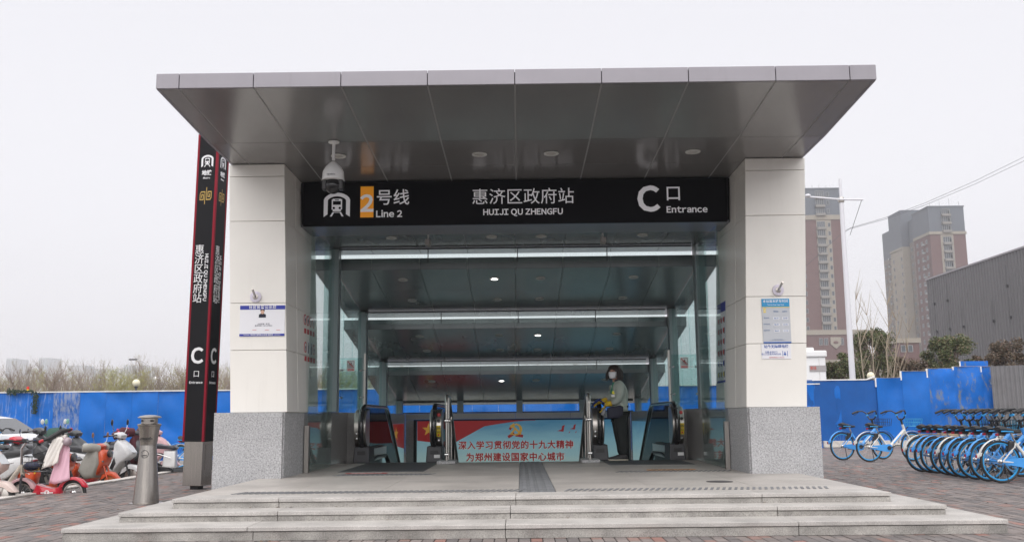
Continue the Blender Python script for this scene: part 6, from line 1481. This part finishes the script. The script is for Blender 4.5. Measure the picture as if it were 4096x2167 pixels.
x_, y_ = XY(225, 168); scooter('white and teal scooter with round mirrors in the second row', x_-.35, y_+.2, R(-28), pwhite, seatd, deck=teal, mir=(.7, .7, .7), trim=teal)
x_, y_ = XY(62, 252); scooter('pale scooter with red tail light and yellow plate at the left edge', x_-1.0, y_+.9, R(185), pwhite, seatd, mir=None, opt=('plate',), deck=teal)
x_, y_ = XY(30, 272); scooter('black and cream moped with red fork in the bottom left corner', x_-.62, y_-.05, R(-2), mat('moped_cream', (.62, .5, .46), .35, coat=.3), seatd, mir=None, trim=redd, opt=('darkhead',), sc_=1.0)
x_, y_ = XY(150, 214); scooter('black moped with rear basket behind the draped quilt', x_-.3, y_, R(8), mat('moped_black', (.03, .03, .034), .4, coat=.2, var=.3, vscale=9), seatd, mir=None, opt=('basket', 'darkhead'), sc_=.92)
x_, y_ = XY(330, 205); scooter('black moped with rear basket, just behind the orange retro scooter', x_-.9, y_+.1, R(-3), MATS['moped_black'], seatd, mir=(.03, .03, .03), opt=('basket', 'darkhead'), sc_=.9)
x_, y_ = XY(-10, 230); scooter('black moped with red trim at the left edge, behind the pale one', x_-.2, y_+.5, R(-12), MATS['moped_black'], seatd, mir=None, trim=redd, opt=('darkhead',), sc_=.95)
for i, (u, s_, dx, sc_, lab) in enumerate(((400, 196, -.9, .82, 'small black moped in the second row, just left of the white sport scooter'), (575, 180, -.9, .8, 'small black moped in the second row, behind the pink-dotted hand muffs'), (90, 190, -.4, .85, 'small black moped between the green rain cover and the basket e-bike'))):
    x_, y_ = XY(u, s_); scooter(lab, x_+dx, y_+.3, R(random.uniform(-10, 10)), MATS['moped_black'], seatd, mir=(.03, .03, .03) if i != 1 else None, opt=('basket', 'darkhead') if i else ('darkhead',), sc_=sc_)
# pink, white and red low e-bike with basket, its front wheel to the left
def low_ebike(label, x_, y_, rz):
    t = thing('folding_ebike', label, 'e-bike', (x_, y_, LZ), rz, None)
    r = .20
    wheel(t, 'front_wheel', (0, 0, r), r, steel, 16, .028); wheel(t, 'rear_wheel', (.76, 0, r), r, steel, 16, .028)
    for nm, cx, c, a0, a1 in (('front_fender', 0, pink, 15, 175), ('rear_fender', .76, redd, 20, 165)):
        MB().pod([(cx+(r+.035)*math.cos(R(a)), r+(r+.035)*math.sin(R(a))) for a in range(a0, a1+1, 16)]+[(cx+(r+.01)*math.cos(R(a)), r+(r+.01)*math.sin(R(a))) for a in range(a1, a0-1, -16)], .045).build(nm, c, t, smooth=True, angle=60)
    dk = MB().pod([(.18, .20), (.24, .34), (.34, .30), (.54, .27), (.60, .30), (.62, .20), (.54, .13), (.30, .14)], .11).build('deck', redd, t, smooth=True, angle=50)
    MB().lathe([(.038, 0), (.038, .004)], 20, (.42, -.112, .215), 'y').box(.33, .51, -.114, -.111, .208, .222).build('round_emblem', white_p, dk); text('T', .05, redd, dk, fr(.42, -.118, .215), bold=.02)
    MB().tube([(0, -.05, r), (0, -.055, r+.22), (-.0, 0, r+.30)], .018, 7).build('fork_leg', darkg, t); MB().tube([(0, .05, r), (0, .055, r+.22), (0, 0, r+.30)], .018, 7).build('fork_leg', darkg, t)
    cre = mat('frame_cream', (.55, .50, .42), .4, var=.2, vscale=15)
    MB().tube([(0, 0, .46), (-.03, 0, .62)], .032, 10).build('head_tube', cre, t, smooth=True); MB().tube([(-.03, 0, .60), (-.18, 0, .38), (-.22, 0, .16)], .035, 10).build('main_tube', cre, t, smooth=True)
    MB().tube([(-.03, 0, .62), (-.04, 0, .86), (.02, 0, .95)], .018, 8).build('steering_column', chrome, t, smooth=True)
    hb = MB().tube([(-.14, -.28, .98), (-.02, -.16, .97), (.02, 0, .95), (-.02, .16, .97), (-.14, .28, .98)], .013, 8).build('handlebar', blackp, t, smooth=True)
    for s_ in (-1, 1): MB().tube([(-.18, s_*.30, .985), (-.07, s_*.22, .975)], .02, 8).build('grip', rubber, hb, smooth=True)
    MB().tube([(.52, .05, .27), (.50, .05, .62)], .018, 8).build('seat_post', blackp, t); MB().ball((.53, .05, .66), .13, 12, sx=1.1, sy=.7, sz=.35).build('saddle', rubber, t, smooth=True)
    bk = MB(); x0, x1, z0, z1, y0, y1 = .06, .36, .52, .74, -.15, .15
    for z_ in (z0, z0+.07, z0+.14, z1): bk.tube([(x0, y0, z_), (x1, y0, z_), (x1, y1, z_), (x0, y1, z_)], .005, 4, closed=True)
    for k in range(8): f = k/7; bk.tube([(x0+(x1-x0)*f, y0, z0), (x0+(x1-x0)*f, y0, z1)], .003, 3).tube([(x1, y0+(y1-y0)*f, z0), (x1, y0+(y1-y0)*f, z1)], .003, 3).tube([(x0, y0+(y1-y0)*f, z0), (x0, y0+(y1-y0)*f, z1)], .003, 3)
    bk.box(x0, x1, y0, y1, z0-.003, z0+.003).build('basket', black_wire, t)
    return t
x_, y_ = XY(100, 263); low_ebike('low red e-bike with pink front fender, cream tube and wire basket', x_, y_, R(2))
bag = one('plastic_bag', MB().ball((XY(135, 263)[0], y_-.02, LZ+.60), .10, 12, sx=1.2, sy=.9, sz=.7), mat('bag_navy', (.02, .025, .06), .5), 'navy plastic bag lying in the wire basket of the red e-bike', 'bag', smooth=True)
# draped leg quilt: white outside, pink lining
def cloth(label, name, prof, y0, y1, m_, base, seed):
    """sheet hung over a bar; prof gives x,z along the drape for the near and the far edge"""
    mb = MB(); n = 24; mrows = 14; V = []
    for j in range(mrows+1):
        t_ = j/mrows
        for i in range(n+1):
            f = i/n*(len(prof)-1); k = min(int(f), len(prof)-2); g_ = f-k
            (xa, za, xb, zb) = [prof[k][q]*(1-g_)+prof[k+1][q]*g_ for q in range(4)]
            xx = xa*(1-t_)+xb*t_; zz = za*(1-t_)+zb*t_; yy = y0+(y1-y0)*t_
            yy += .03*math.sin(xx*9+seed+i*.3)*math.sin(t_*3.1); xx += .015*math.sin(yy*14+i*.5+seed)
            V.append((base[0]+xx, base[1]+yy, base[2]+zz))
    q = n+1; mb.add(V, [(j*q+i, j*q+i+1, (j+1)*q+i+1, (j+1)*q+i) for j in range(mrows) for i in range(n)])
    o = mb.build(name, m_, None, smooth=True); md = o.modifiers.new('thickness', 'SOLIDIFY'); md.thickness = .012; return o
s = 262; bx_, by_ = XY(250, s)
def q2(u, v): return ((u-250)/s, .76-(v-1682)/s-LZ)      # metres at the depth of the quilt
lw, lp_ = mat('quilt_white', (.80, .76, .72), .85, var=.05, vscale=8, bump=.1, bscale=20), mat('quilt_pink', (.80, .50, .60), .85, var=.04, bump=.1, bscale=16)
qt = thing('leg_quilt', 'white quilt with pink lining draped over the handlebar of the hidden orange scooter', 'quilt', (bx_, by_-.12, LZ))
def sheet(pts_top, pts_bot, m_, name, y0, seed):
    """surface between two polylines given in pixels, with folds in depth"""
    n = len(pts_top); mb = MB(); nr = 12; V = []; M_ = 6
    T = []; B = []
    for a in range(n-1):
        for k in range(M_): f = k/M_; T.append(tuple(pts_top[a][q]*(1-f)+pts_top[a+1][q]*f for q in (0, 1))); B.append(tuple(pts_bot[a][q]*(1-f)+pts_bot[a+1][q]*f for q in (0, 1)))
    T.append(pts_top[-1]); B.append(pts_bot[-1]); m2 = len(T)
    for j in range(nr+1):
        for i in range(m2):
            f = j/nr; X1, Z1 = q2(*T[i]); X2, Z2 = q2(*B[i]); V.append((X1*(1-f)+X2*f, y0+.02*math.sin(i*.4+seed)*f+.006*math.sin(i*1.1+j*.5), Z1*(1-f)+Z2*f))
    mb.add(V, [(j*m2+i, j*m2+i+1, (j+1)*m2+i+1, (j+1)*m2+i) for j in range(nr) for i in range(m2-1)]); o = mb.build(name, m_, qt, smooth=True); md = o.modifiers.new('thickness', 'SOLIDIFY'); md.thickness = .014
sheet([(262, 1745), (275, 1748), (283, 1760), (290, 1790)], [(215, 1920), (240, 1925), (268, 1918), (296, 1908)], lp_, 'pink_lining', .03, 0)
sheet([(228, 1757), (245, 1746), (262, 1743), (275, 1750), (270, 1765)], [(190, 1868), (205, 1862), (225, 1855), (243, 1850), (256, 1842)], lw, 'white_side', -.04, 2)
MB().tube([(-.05+.0, .04, q2(250, 1742)[1]), (.09, .04, q2(277, 1742)[1])], .035, 8).build('rolled_edge', lw, qt, smooth=True)
gb = thing('moped_handlebar', 'black moped handlebar with red grips above the draped quilt', 'handlebar', (bx_, by_-.12, LZ))
MB().tube([(q2(207, 1758)[0], -.22, q2(207, 1758)[1]), (q2(225, 1748)[0], -.1, q2(225, 1748)[1]), (q2(258, 1722)[0], .0, q2(258, 1722)[1]), (q2(283, 1714)[0], .1, q2(283, 1714)[1])], [.018, .035, .04, .018], 8).build('bar', rubber, gb, smooth=True)
for (a, b, c, d) in ((203, 1761, 213, 1755), (272, 1722, 284, 1712)): MB().tube([(q2(a, b)[0], -.24 if a < 210 else .08, q2(a, b)[1]), (q2(c, d)[0], -.20 if a < 210 else .12, q2(c, d)[1])], .022, 8).build('grip', mat('grip_red', (.45, .02, .03), .5), gb, smooth=True)
MB().ball((q2(286, 1762)[0], -.02, q2(286, 1762)[1]), .07, 14, sx=.9).build('headlight', mat('lamp_smoke', (.32, .25, .28), .2, coat=.6), gb, smooth=True)
MB().tube([(q2(262, 1730)[0], .03, q2(262, 1730)[1]), (q2(262, 1860)[0], .10, .3)], .02, 8).build('steering_column', darkg, gb)
# shared bicycles at the far left, one bicycle by the pylon
for i, (u, s_, lab) in enumerate(((-40, 166, 'blue shared bicycle at the far left edge, before the white car'), (5, 164, 'second blue shared bicycle before the white car, at the left edge'), (50, 163, 'third blue shared bicycle, nearest to the green rain cover'))):
    x_, y_ = XY(u, s_); o = put(copy_tree(bikeB), x_+.2, y_, R(160), lab, LZ); o['group'] = 'shared bicycles at the far left'
x_, y_ = XY(742, 158); put(copy_tree(bikeA), x_-.1, y_, R(-10), 'white bicycle parked close behind the steel pylon foot', LZ)
x_, y_ = XY(855, 150); put(copy_tree(bikeB), x_-.9, y_, R(12), 'dark blue bicycle glimpsed between pylon and entrance', LZ)
lg = mat('lime_fender', (.30, .55, .03), .4)
x_, y_ = XY(42, 215)
gbk = thing('lime_bicycle', 'dark bicycle with lime green fender behind the wire basket', 'bicycle', (x_, y_, LZ), R(170))
wheel(gbk, 'rear_wheel', (0, 0, .31), .31, blackp); wheel(gbk, 'front_wheel', (-1.0, 0, .31), .31, blackp)
MB().tube([(0, 0, .31), (-.42, 0, .30), (-.30, 0, .72), (0, 0, .31)], .014, 6).tube([(-.42, 0, .30), (-.86, 0, .74), (-.30, 0, .62)], .016, 6).tube([(-.86, 0, .84), (-.88, 0, .66), (-1.0, 0, .31)], .015, 6).build('frame', blackp, gbk)
MB().tube(arc3(0, .31, .34, -10, 140, 12), .02, 6, flat=.5).build('fender', lg, gbk, smooth=True); MB().tube([(-.80, -.28, .98), (-.86, 0, .93), (-.80, .28, .98)], .013, 6).build('handlebar', blackp, gbk); MB().ball((-.26, 0, .80), .12, 10, sx=1.2, sy=.6, sz=.35).build('saddle', rubber, gbk, smooth=True)
# white sedan
x_, y_ = XY(60, 158)
car = thing('parked_car', 'white sedan with red tail light and blue plate behind the scooters on the left', 'car', (x_-1.95, y_+1.4, LZ), R(-14))
cw = mat('car_white', (.70, .71, .74), .2, coat=.8)
MB().pod([(-2.3, .28), (2.3, .28), (2.36, .50), (2.36, .78), (2.25, .92), (1.5, .96), (-1.0, .95), (-2.1, .80), (-2.32, .6)], .88, sc_=(.93, .97, .995, 1, .995, .97, .93)).build('body', cw, car, smooth=True, angle=50)
MB().pod([(1.75, .93), (.9, 1.36), (.3, 1.45), (-.5, 1.42), (-1.25, .93)], .74, sc_=(.80, .9, .98, 1, .98, .9, .80)).build('roof', cw, car, smooth=True, angle=50)
wgm = mat('car_glass', (.03, .035, .04), .05, coat=1)
MB().hexa(((1.70, -.62, .955), (1.70, .62, .955), (1.66, .62, .95), (1.66, -.62, .95)), ((.98, -.55, 1.345), (.98, .55, 1.345), (.94, .55, 1.34), (.94, -.55, 1.34))).build('rear_window', wgm, car)
MB().prism([(1.35, .98), (.80, 1.32), (.25, 1.38), (-.40, 1.36), (-.95, .98)], -.735, -.70).build('side_window', wgm, car); MB().prism([(1.35, .98), (.80, 1.32), (.25, 1.38), (-.40, 1.36), (-.95, .98)], .70, .735).build('side_window', wgm, car)
for s_ in (-1, 1):
    MB().bbox(2.28, 2.37, s_*.62-.17, s_*.62+.17, .66, .80, .03).build('tail_light', tail_red, car)
    for xx in (-1.4, 1.45): 
        w_ = MB().lathe([(.2, -.10), (.32, -.10), (.33, 0), (.32, .10), (.2, .10)], 24, axis='y').build('wheel', rubber, car, smooth=True); w_.location = (xx, s_*.80, .33); MB().lathe([(.21, -.105), (.20, -.11)], 18, axis='y').lathe([(.21, .105), (.20, .11)], 18, axis='y').build('rim', steel, w_)
lpb = MB().box(2.37, 2.385, -.22, .22, .42, .56).build('licence_plate', mat('plate_car_blue', (.02, .08, .5), .4), car)
text('A·55A', .10, white_p, lpb, Matrix.Translation((2.387, 0, .49)) @ Matrix.Rotation(R(90), 4, 'Z') @ FRONT, ext=.001)
MB().box(2.36, 2.375, -.12, .12, .83, .86).build('boot_badge', chrome, car)

# ================================================================== the cleaner at the escalator
def skin_body(name, pts, edges, m, parent, sub=2, root=0):
    me = bpy.data.meshes.new(name); me.from_pydata([p[:3] for p in pts], edges, []); o = bpy.data.objects.new(name, me); col.objects.link(o); o.parent = parent
    md = o.modifiers.new('skin', 'SKIN'); md.use_smooth_shade = True
    for i, p in enumerate(pts):
        sv = me.skin_vertices[0].data[i]; r_ = p[3]; sv.radius = r_ if isinstance(r_, tuple) else (r_, r_); sv.use_root = (i == root)
    s_ = o.modifiers.new('sub', 'SUBSURF'); s_.levels = sub; s_.render_levels = sub
    dg = bpy.context.evaluated_depsgraph_get(); m2 = bpy.data.meshes.new_from_object(o.evaluated_get(dg)); o.modifiers.clear(); o.data = m2; m2.materials.clear(); m2.materials.append(m)
    m2.polygons.foreach_set('use_smooth', [True]*len(m2.polygons)); return o
pe = thing('person', 'cleaner in grey-green jacket, dark trousers, mask and yellow gloves leaning on the handrail', 'person', (1.59, 16.42, .008), 0)
skin = mat('skin', (.50, .27, .19), .55); jk = mat('jacket_sage', (.36, .40, .36), .85, var=.06, vscale=10, bump=.3, bscale=25); tr = mat('trousers_dark', (.012, .016, .016), .85, bump=.2, bscale=20)
glove = mat('glove_yellow', (.62, .42, .015), .5, bump=.2, bscale=40); maskm = mat('mask_white', (.75, .75, .78), .7, bump=.3, bscale=60); hair = mat('hair_brown_black', (.022, .012, .011), .55, bump=.6, bscale=70, wscale=(1, 1, .25))
navy = mat('navy_cloth', (.01, .012, .03), .7)
# body, from pelvis: torso, neck, head, arms, legs as one surface
bp_ = [(.02, 0, .86, (.09, .085)), (.03, 0, 1.0, (.09, .08)), (.04, 0, 1.14, (.10, .08)), (.02, 0, 1.26, (.09, .06)), (-.03, 0, 1.335, .045), (-.045, -.005, 1.42, .06), (-.05, -.01, 1.50, .088), (-.045, -.008, 1.545, .07),
       (.03, -.15, 1.245, .045), (.02, -.19, 1.10, .048), (-.02, -.17, .985, .042), (-.17, -.12, .945, .033), (-.22, -.11, .925, .030),
       (.0, .15, 1.245, .045), (-.05, .18, 1.12, .048), (-.11, .15, 1.05, .042), (-.24, .06, 1.0, .033), (-.28, .04, .985, .030),
       (.03, -.085, .80, .10), (.03, -.09, .45, .065), (.07, -.09, .10, .045), (.0, .085, .80, .10), (.02, .08, .45, .065), (.05, .09, .10, .045)]
be = [(0, 1), (1, 2), (2, 3), (3, 4), (4, 5), (5, 6), (6, 7), (3, 8), (8, 9), (9, 10), (10, 11), (11, 12), (3, 13), (13, 14), (14, 15), (15, 16), (16, 17), (0, 18), (18, 19), (19, 20), (0, 21), (21, 22), (22, 23)]
skin_body('body', bp_, be, skin, pe, 2)
g_ = .022
jp = [(.02, 0, .78, (.19, .175)), (.025, 0, .88, (.180, .17)), (.035, 0, 1.0, (.172, .155)), (.045, 0, 1.14, (.18, .16)), (.03, 0, 1.25, (.165, .13)), (-.015, 0, 1.325, (.070, .065)),
      (.035, -.155, 1.25, .088), (.03, -.205, 1.10, .080), (-.015, -.185, .985, .072), (-.12, -.14, .95, .055), (.0, .155, 1.25, .088), (-.05, .19, 1.12, .078), (-.11, .16, 1.04, .070), (-.20, .09, 1.01, .052)]
skin_body('jacket', jp, [(0, 1), (1, 2), (2, 3), (3, 4), (4, 5), (4, 6), (6, 7), (7, 8), (8, 9), (4, 10), (10, 11), (11, 12), (12, 13)], jk, pe, 2)
tp = [(.02, 0, .84, (.145, .135)), (.035, -.08, .74, .125), (.045, -.09, .46, .10), (.075, -.085, .22, .085), (.075, -.09, .07, .080), (.0, .085, .74, .125), (.02, .08, .46, .098), (.055, .085, .22, .082), (.055, .09, .07, .078)]
skin_body('trousers', tp, [(0, 1), (1, 2), (2, 3), (3, 4), (0, 5), (5, 6), (6, 7), (7, 8)], tr, pe, 2)
# collar, scarf, badge, belt and pouch
skin_body('collar', [(-.055, -.06, 1.335, .016), (.0, -.075, 1.345, .018), (.055, -.03, 1.36, .018), (.055, .04, 1.36, .018), (.0, .075, 1.345, .018)], [(0, 1), (1, 2), (2, 3), (3, 4)], navy, pe, 1)
MB().hexa(((-.13, -.05, 1.12), (-.11, -.09, 1.12), (-.10, -.08, 1.12), (-.12, -.04, 1.12)), ((-.075, -.05, 1.31), (-.05, -.075, 1.32), (-.04, -.065, 1.32), (-.065, -.04, 1.31))).build('green_lining', mat('lining_green', (.02, .22, .12), .7), pe)
MB().lathe([(.028, -.004), (.028, .002)], 16, (-.075, -.128, 1.135), 'y').build('smiley_badge', mat('badge_yellow', (.75, .68, .03), .4), pe); MB().box(-.115, -.055, -.132, -.127, 1.06, 1.10).build('name_tag', white_p, pe)
bl = [(.03+.148*math.cos(R(a)), .148*math.sin(R(a)), .89+.012*math.cos(R(a))) for a in range(0, 360, 20)]
MB().tube(bl, .014, 6, closed=True, flat=1.6).build('waist_belt', navy, pe, smooth=True); MB().bbox(-.01, .07, -.172, -.155, .885, .912, .004).build('belt_stripe', mat('lime_stripe', (.45, .65, .08), .6), pe)
MB().pod([(-.20, .70), (-.02, .70), (.06, .74), (.08, .90), (.02, .92), (-.20, .88)], .055, c=-.175).build('waist_pouch', navy, pe, smooth=True, angle=60)
# shoes
for yy, nm in ((-.09, 0), (.09, 1)):
    MB().pod([(-.18, .022), (.14, .022), (.145, .06), (.11, .10), (.02, .10), (-.08, .065), (-.17, .045)], .045, c=yy).build('shoe', rubber, pe, smooth=True, angle=60); MB().pod([(-.185, .0), (.145, .0), (.15, .022), (-.19, .024)], .047, c=yy).build('shoe_sole', mat('sole_cream', (.62, .58, .48), .6), pe, smooth=True, angle=60)
# head: turned towards the camera
hd = Vector((-.05, -.01, 1.49)); fdir = Vector((-.50, -.87, -.02)).normalized(); side = Vector((-fdir.y, fdir.x, 0)).normalized()*-1
def HP(f, s_, u): return tuple(hd+fdir*f+side*s_+Vector((0, 0, u)))
def blob(name, f, s_, u, rf, rs, ru, m_, parent=pe, n=16):
    mb = MB(); V = []; h = n//2
    for i in range(h+1):
        a = math.pi*i/h
        for j in range(n): q = 2*math.pi*j/n; V.append(HP(f+rf*math.sin(a)*math.cos(q), s_+rs*math.sin(a)*math.sin(q), u+ru*math.cos(a)))
    return mb.add(V, [(i*n+j, i*n+n+j, i*n+n+(j+1) % n, i*n+(j+1) % n) for i in range(h) for j in range(n)]).build(name, m_, parent, smooth=True, angle=180)
blob('face', .02, 0, -.02, .085, .070, .098, skin); blob('nose', .105, 0, -.025, .016, .011, .02, skin)
for s_ in (-1, 1): blob('eye', .093, s_*.028, .012, .008, .011, .005, rubber); blob('eyebrow', .094, s_*.030, .030, .006, .015, .003, hair)
mk = MB(); V = []; rowsu = (.0, -.025, -.055, -.085, -.105)
for k, u in enumerate(rowsu):
    for j in range(9):
        a = R(-72+18*j); bul = .106-(.012 if k in (0, 4) else 0)+(.006 if k % 2 else 0); V.append(HP(.015+bul*math.cos(a)*(1 if k < 3 else .93), .080*math.sin(a)*(1 if k < 3 else .82), u-.012*math.cos(a)*(k > 2)))
mk.add(V, [(k*9+j, k*9+j+1, k*9+10+j, k*9+9+j) for k in range(4) for j in range(8)]); o = mk.build('face_mask', maskm, pe, smooth=True, angle=80); md = o.modifiers.new('thickness', 'SOLIDIFY'); md.thickness = .003
blob('hair', -.025, 0, .02, .112, .112, .108, hair, n=20)
rnd = random.Random(2); hs_ = MB()
for k in range(170):
    a = R(rnd.uniform(52, 308)); a2 = a; r0 = .088; top = .09-.05*rnd.random(); L_ = rnd.uniform(.14, .225); r1 = r0+rnd.uniform(.025, .058)
    if k < 34: a = R(rnd.uniform(-50, 50)); L_ = rnd.uniform(.05, .075); top = .09; r0 = .08; r1 = .098
    b = a+rnd.uniform(-.2, .2); P0 = Vector(HP(-.02+r0*.7*math.cos(a), r0*.7*math.sin(a), top+.02)); P1 = Vector(HP(-.015+r1*math.cos(a), r1*math.sin(a), top-L_*.5)); P2 = Vector(HP(-.015+(r1+.004*(k >= 34))*math.cos(b), (r1+.004)*math.sin(b), top-L_))
    hs_.tube([P0, P1, P2], [.012, .012, .003], 5)
hs_.build('hair_locks', hair, pe, smooth=True, kind='stuff')
# gloved hands: palm and five bent fingers each, closed on the handrail and a cloth
def hand(wrist, d, palm_n, name):
    d = Vector(d).normalized(); nrm = Vector(palm_n).normalized(); sd = d.cross(nrm).normalized(); w_ = Vector(wrist)
    pts = [tuple(w_-d*.07)+(.043,), tuple(w_)+(.036,), tuple(w_+d*.045)+((.042, .024),), tuple(w_+d*.085)+((.040, .020),)]
    h_ = skin_body(name, pts, [(0, 1), (1, 2), (2, 3)], glove, pe, 2, 0)
    for k, (off, L_) in enumerate(((-.030, .056), (-.010, .064), (.011, .060), (.031, .048))):
        b = w_+d*.078+sd*off; P = [b, b+d*L_*.40+nrm*.004, b+d*L_*.72+nrm*L_*.34, b+d*L_*.80+nrm*L_*.75]
        skin_body('finger', [tuple(p)+(r_,) for p, r_ in zip(P, (.015, .0145, .013, .011))], [(0, 1), (1, 2), (2, 3)], glove, h_, 2)
    b = w_+d*.02-sd*.036; P = [b, b+d*.028-sd*.022+nrm*.01, b+d*.055-sd*.02+nrm*.026]
    skin_body('thumb', [tuple(p)+(r_,) for p, r_ in zip(P, (.015, .013, .010))], [(0, 1), (1, 2)], glove, h_, 2)
hand((-.20, -.105, .93), (-.55, .05, -.75), (-.75, .1, -.5), 'left_hand'); hand((-.27, .05, .985), (-.92, -.15, -.33), (-.2, .0, -.95), 'right_hand')
skin_body('glove_cuff', [(-.10, -.15, .955, .060), (-.16, -.125, .945, .052), (-.20, -.105, .93, .046)], [(0, 1), (1, 2)], glove, pe, 2); skin_body('glove_cuff', [(-.17, .11, 1.02, .058), (-.23, .07, 1.0, .050), (-.27, .05, .985, .044)], [(0, 1), (1, 2)], glove, pe, 2)
cl = MB(); V = []
for j in range(9):
    for i in range(9):
        a, b = i/8-.5, j/8-.5; V.append((1.27+a*.20, 16.50+b*.30, 1.015-abs(a)**1.5*.26+.02*math.sin(i*1.9+j*1.3)+.006))
cl.add(V, [(j*9+i, j*9+i+1, j*9+10+i, j*9+9+i) for j in range(8) for i in range(8)])
o = one('cleaning_cloth', cl, mat('cloth_blue', (.02, .05, .25), .8, bump=.4, bscale=30), 'dark blue cleaning cloth under the yellow gloves on the handrail', 'cloth', smooth=True); md = o.modifiers.new('thickness', 'SOLIDIFY'); md.thickness = .008
sb_ = thing('spray_bottle', 'small clear spray bottle held in the nearer yellow glove', 'bottle', (1.345, 16.27, .83)); sb_.rotation_euler = (0, R(25), 0)
MB().lathe([(.03, -.075), (.034, -.06), (.034, .02), (.014, .05), (.014, .065)], 16).build('bottle', mat('bottle_smoke', (.35, .36, .38), .15, alpha=.6), sb_, smooth=True); MB().tube([(0, 0, .06), (0, 0, .085), (-.04, 0, .09)], .010, 6).build('spray_head', darkg, sb_)

# ------------------------------------------------------------------ litter and stains
lt = MB(); rnd = random.Random(21)
for i in range(70):
    x_ = rnd.uniform(-3.4, 3.4); y_, z_ = rnd.choice(((9.50, -.088), (9.13, -.178), (8.6, GZ+.004))); y_ -= rnd.uniform(.02, .10)
    a = rnd.random()*6.28; s_ = rnd.uniform(.008, .022); d1 = Vector((math.cos(a), math.sin(a), .2))*s_; d2 = Vector((-math.sin(a), math.cos(a), .1))*s_*.5; p = Vector((x_, y_, z_+.005)); lt.quad(p-d1, p-d2, p+d1, p+d2)
for i in range(260):
    x_, y_ = (rnd.uniform(-7.25, -4.3), rnd.uniform(9, 20)) if i % 2 else (rnd.uniform(4.4, 10), rnd.uniform(9, 22))
    if i < 90: x_ = -7.25+abs(rnd.gauss(0, .12))
    a = rnd.random()*6.28; s_ = rnd.uniform(.012, .03); d1 = Vector((math.cos(a), math.sin(a), .2))*s_; d2 = Vector((-math.sin(a), math.cos(a), .1))*s_*.5; p = Vector((x_, y_, GZ+.008)); lt.quad(p-d1, p-d2, p+d1, p+d2)
one('fallen_leaves', lt, mat('dry_leaf', (.16, .10, .05), .9), 'scattered dry leaf scraps on the paving and in the step corners', 'leaves', kind='stuff')

# ================================================================== haze
hz = MB().box(-880, 880, -20, 1370, -6.2, 96).build('haze', None)
hz.data.materials.clear()
hm = bpy.data.materials.new('haze_air'); hm.use_nodes = True; N = hm.node_tree.nodes; L_ = hm.node_tree.links; N.clear()
o_ = N.new('ShaderNodeOutputMaterial'); v_ = N.new('ShaderNodeVolumePrincipled'); v_.inputs['Color'].default_value = (.93, .93, .96, 1); v_.inputs['Density'].default_value = .00062; v_.inputs['Anisotropy'].default_value = .3
L_.new(v_.outputs[0], o_.inputs['Volume']); hz.data.materials.append(hm); hz['kind'] = 'stuff'; hz['label'] = 'pale grey haze lying over the whole place'; hz['category'] = 'haze'
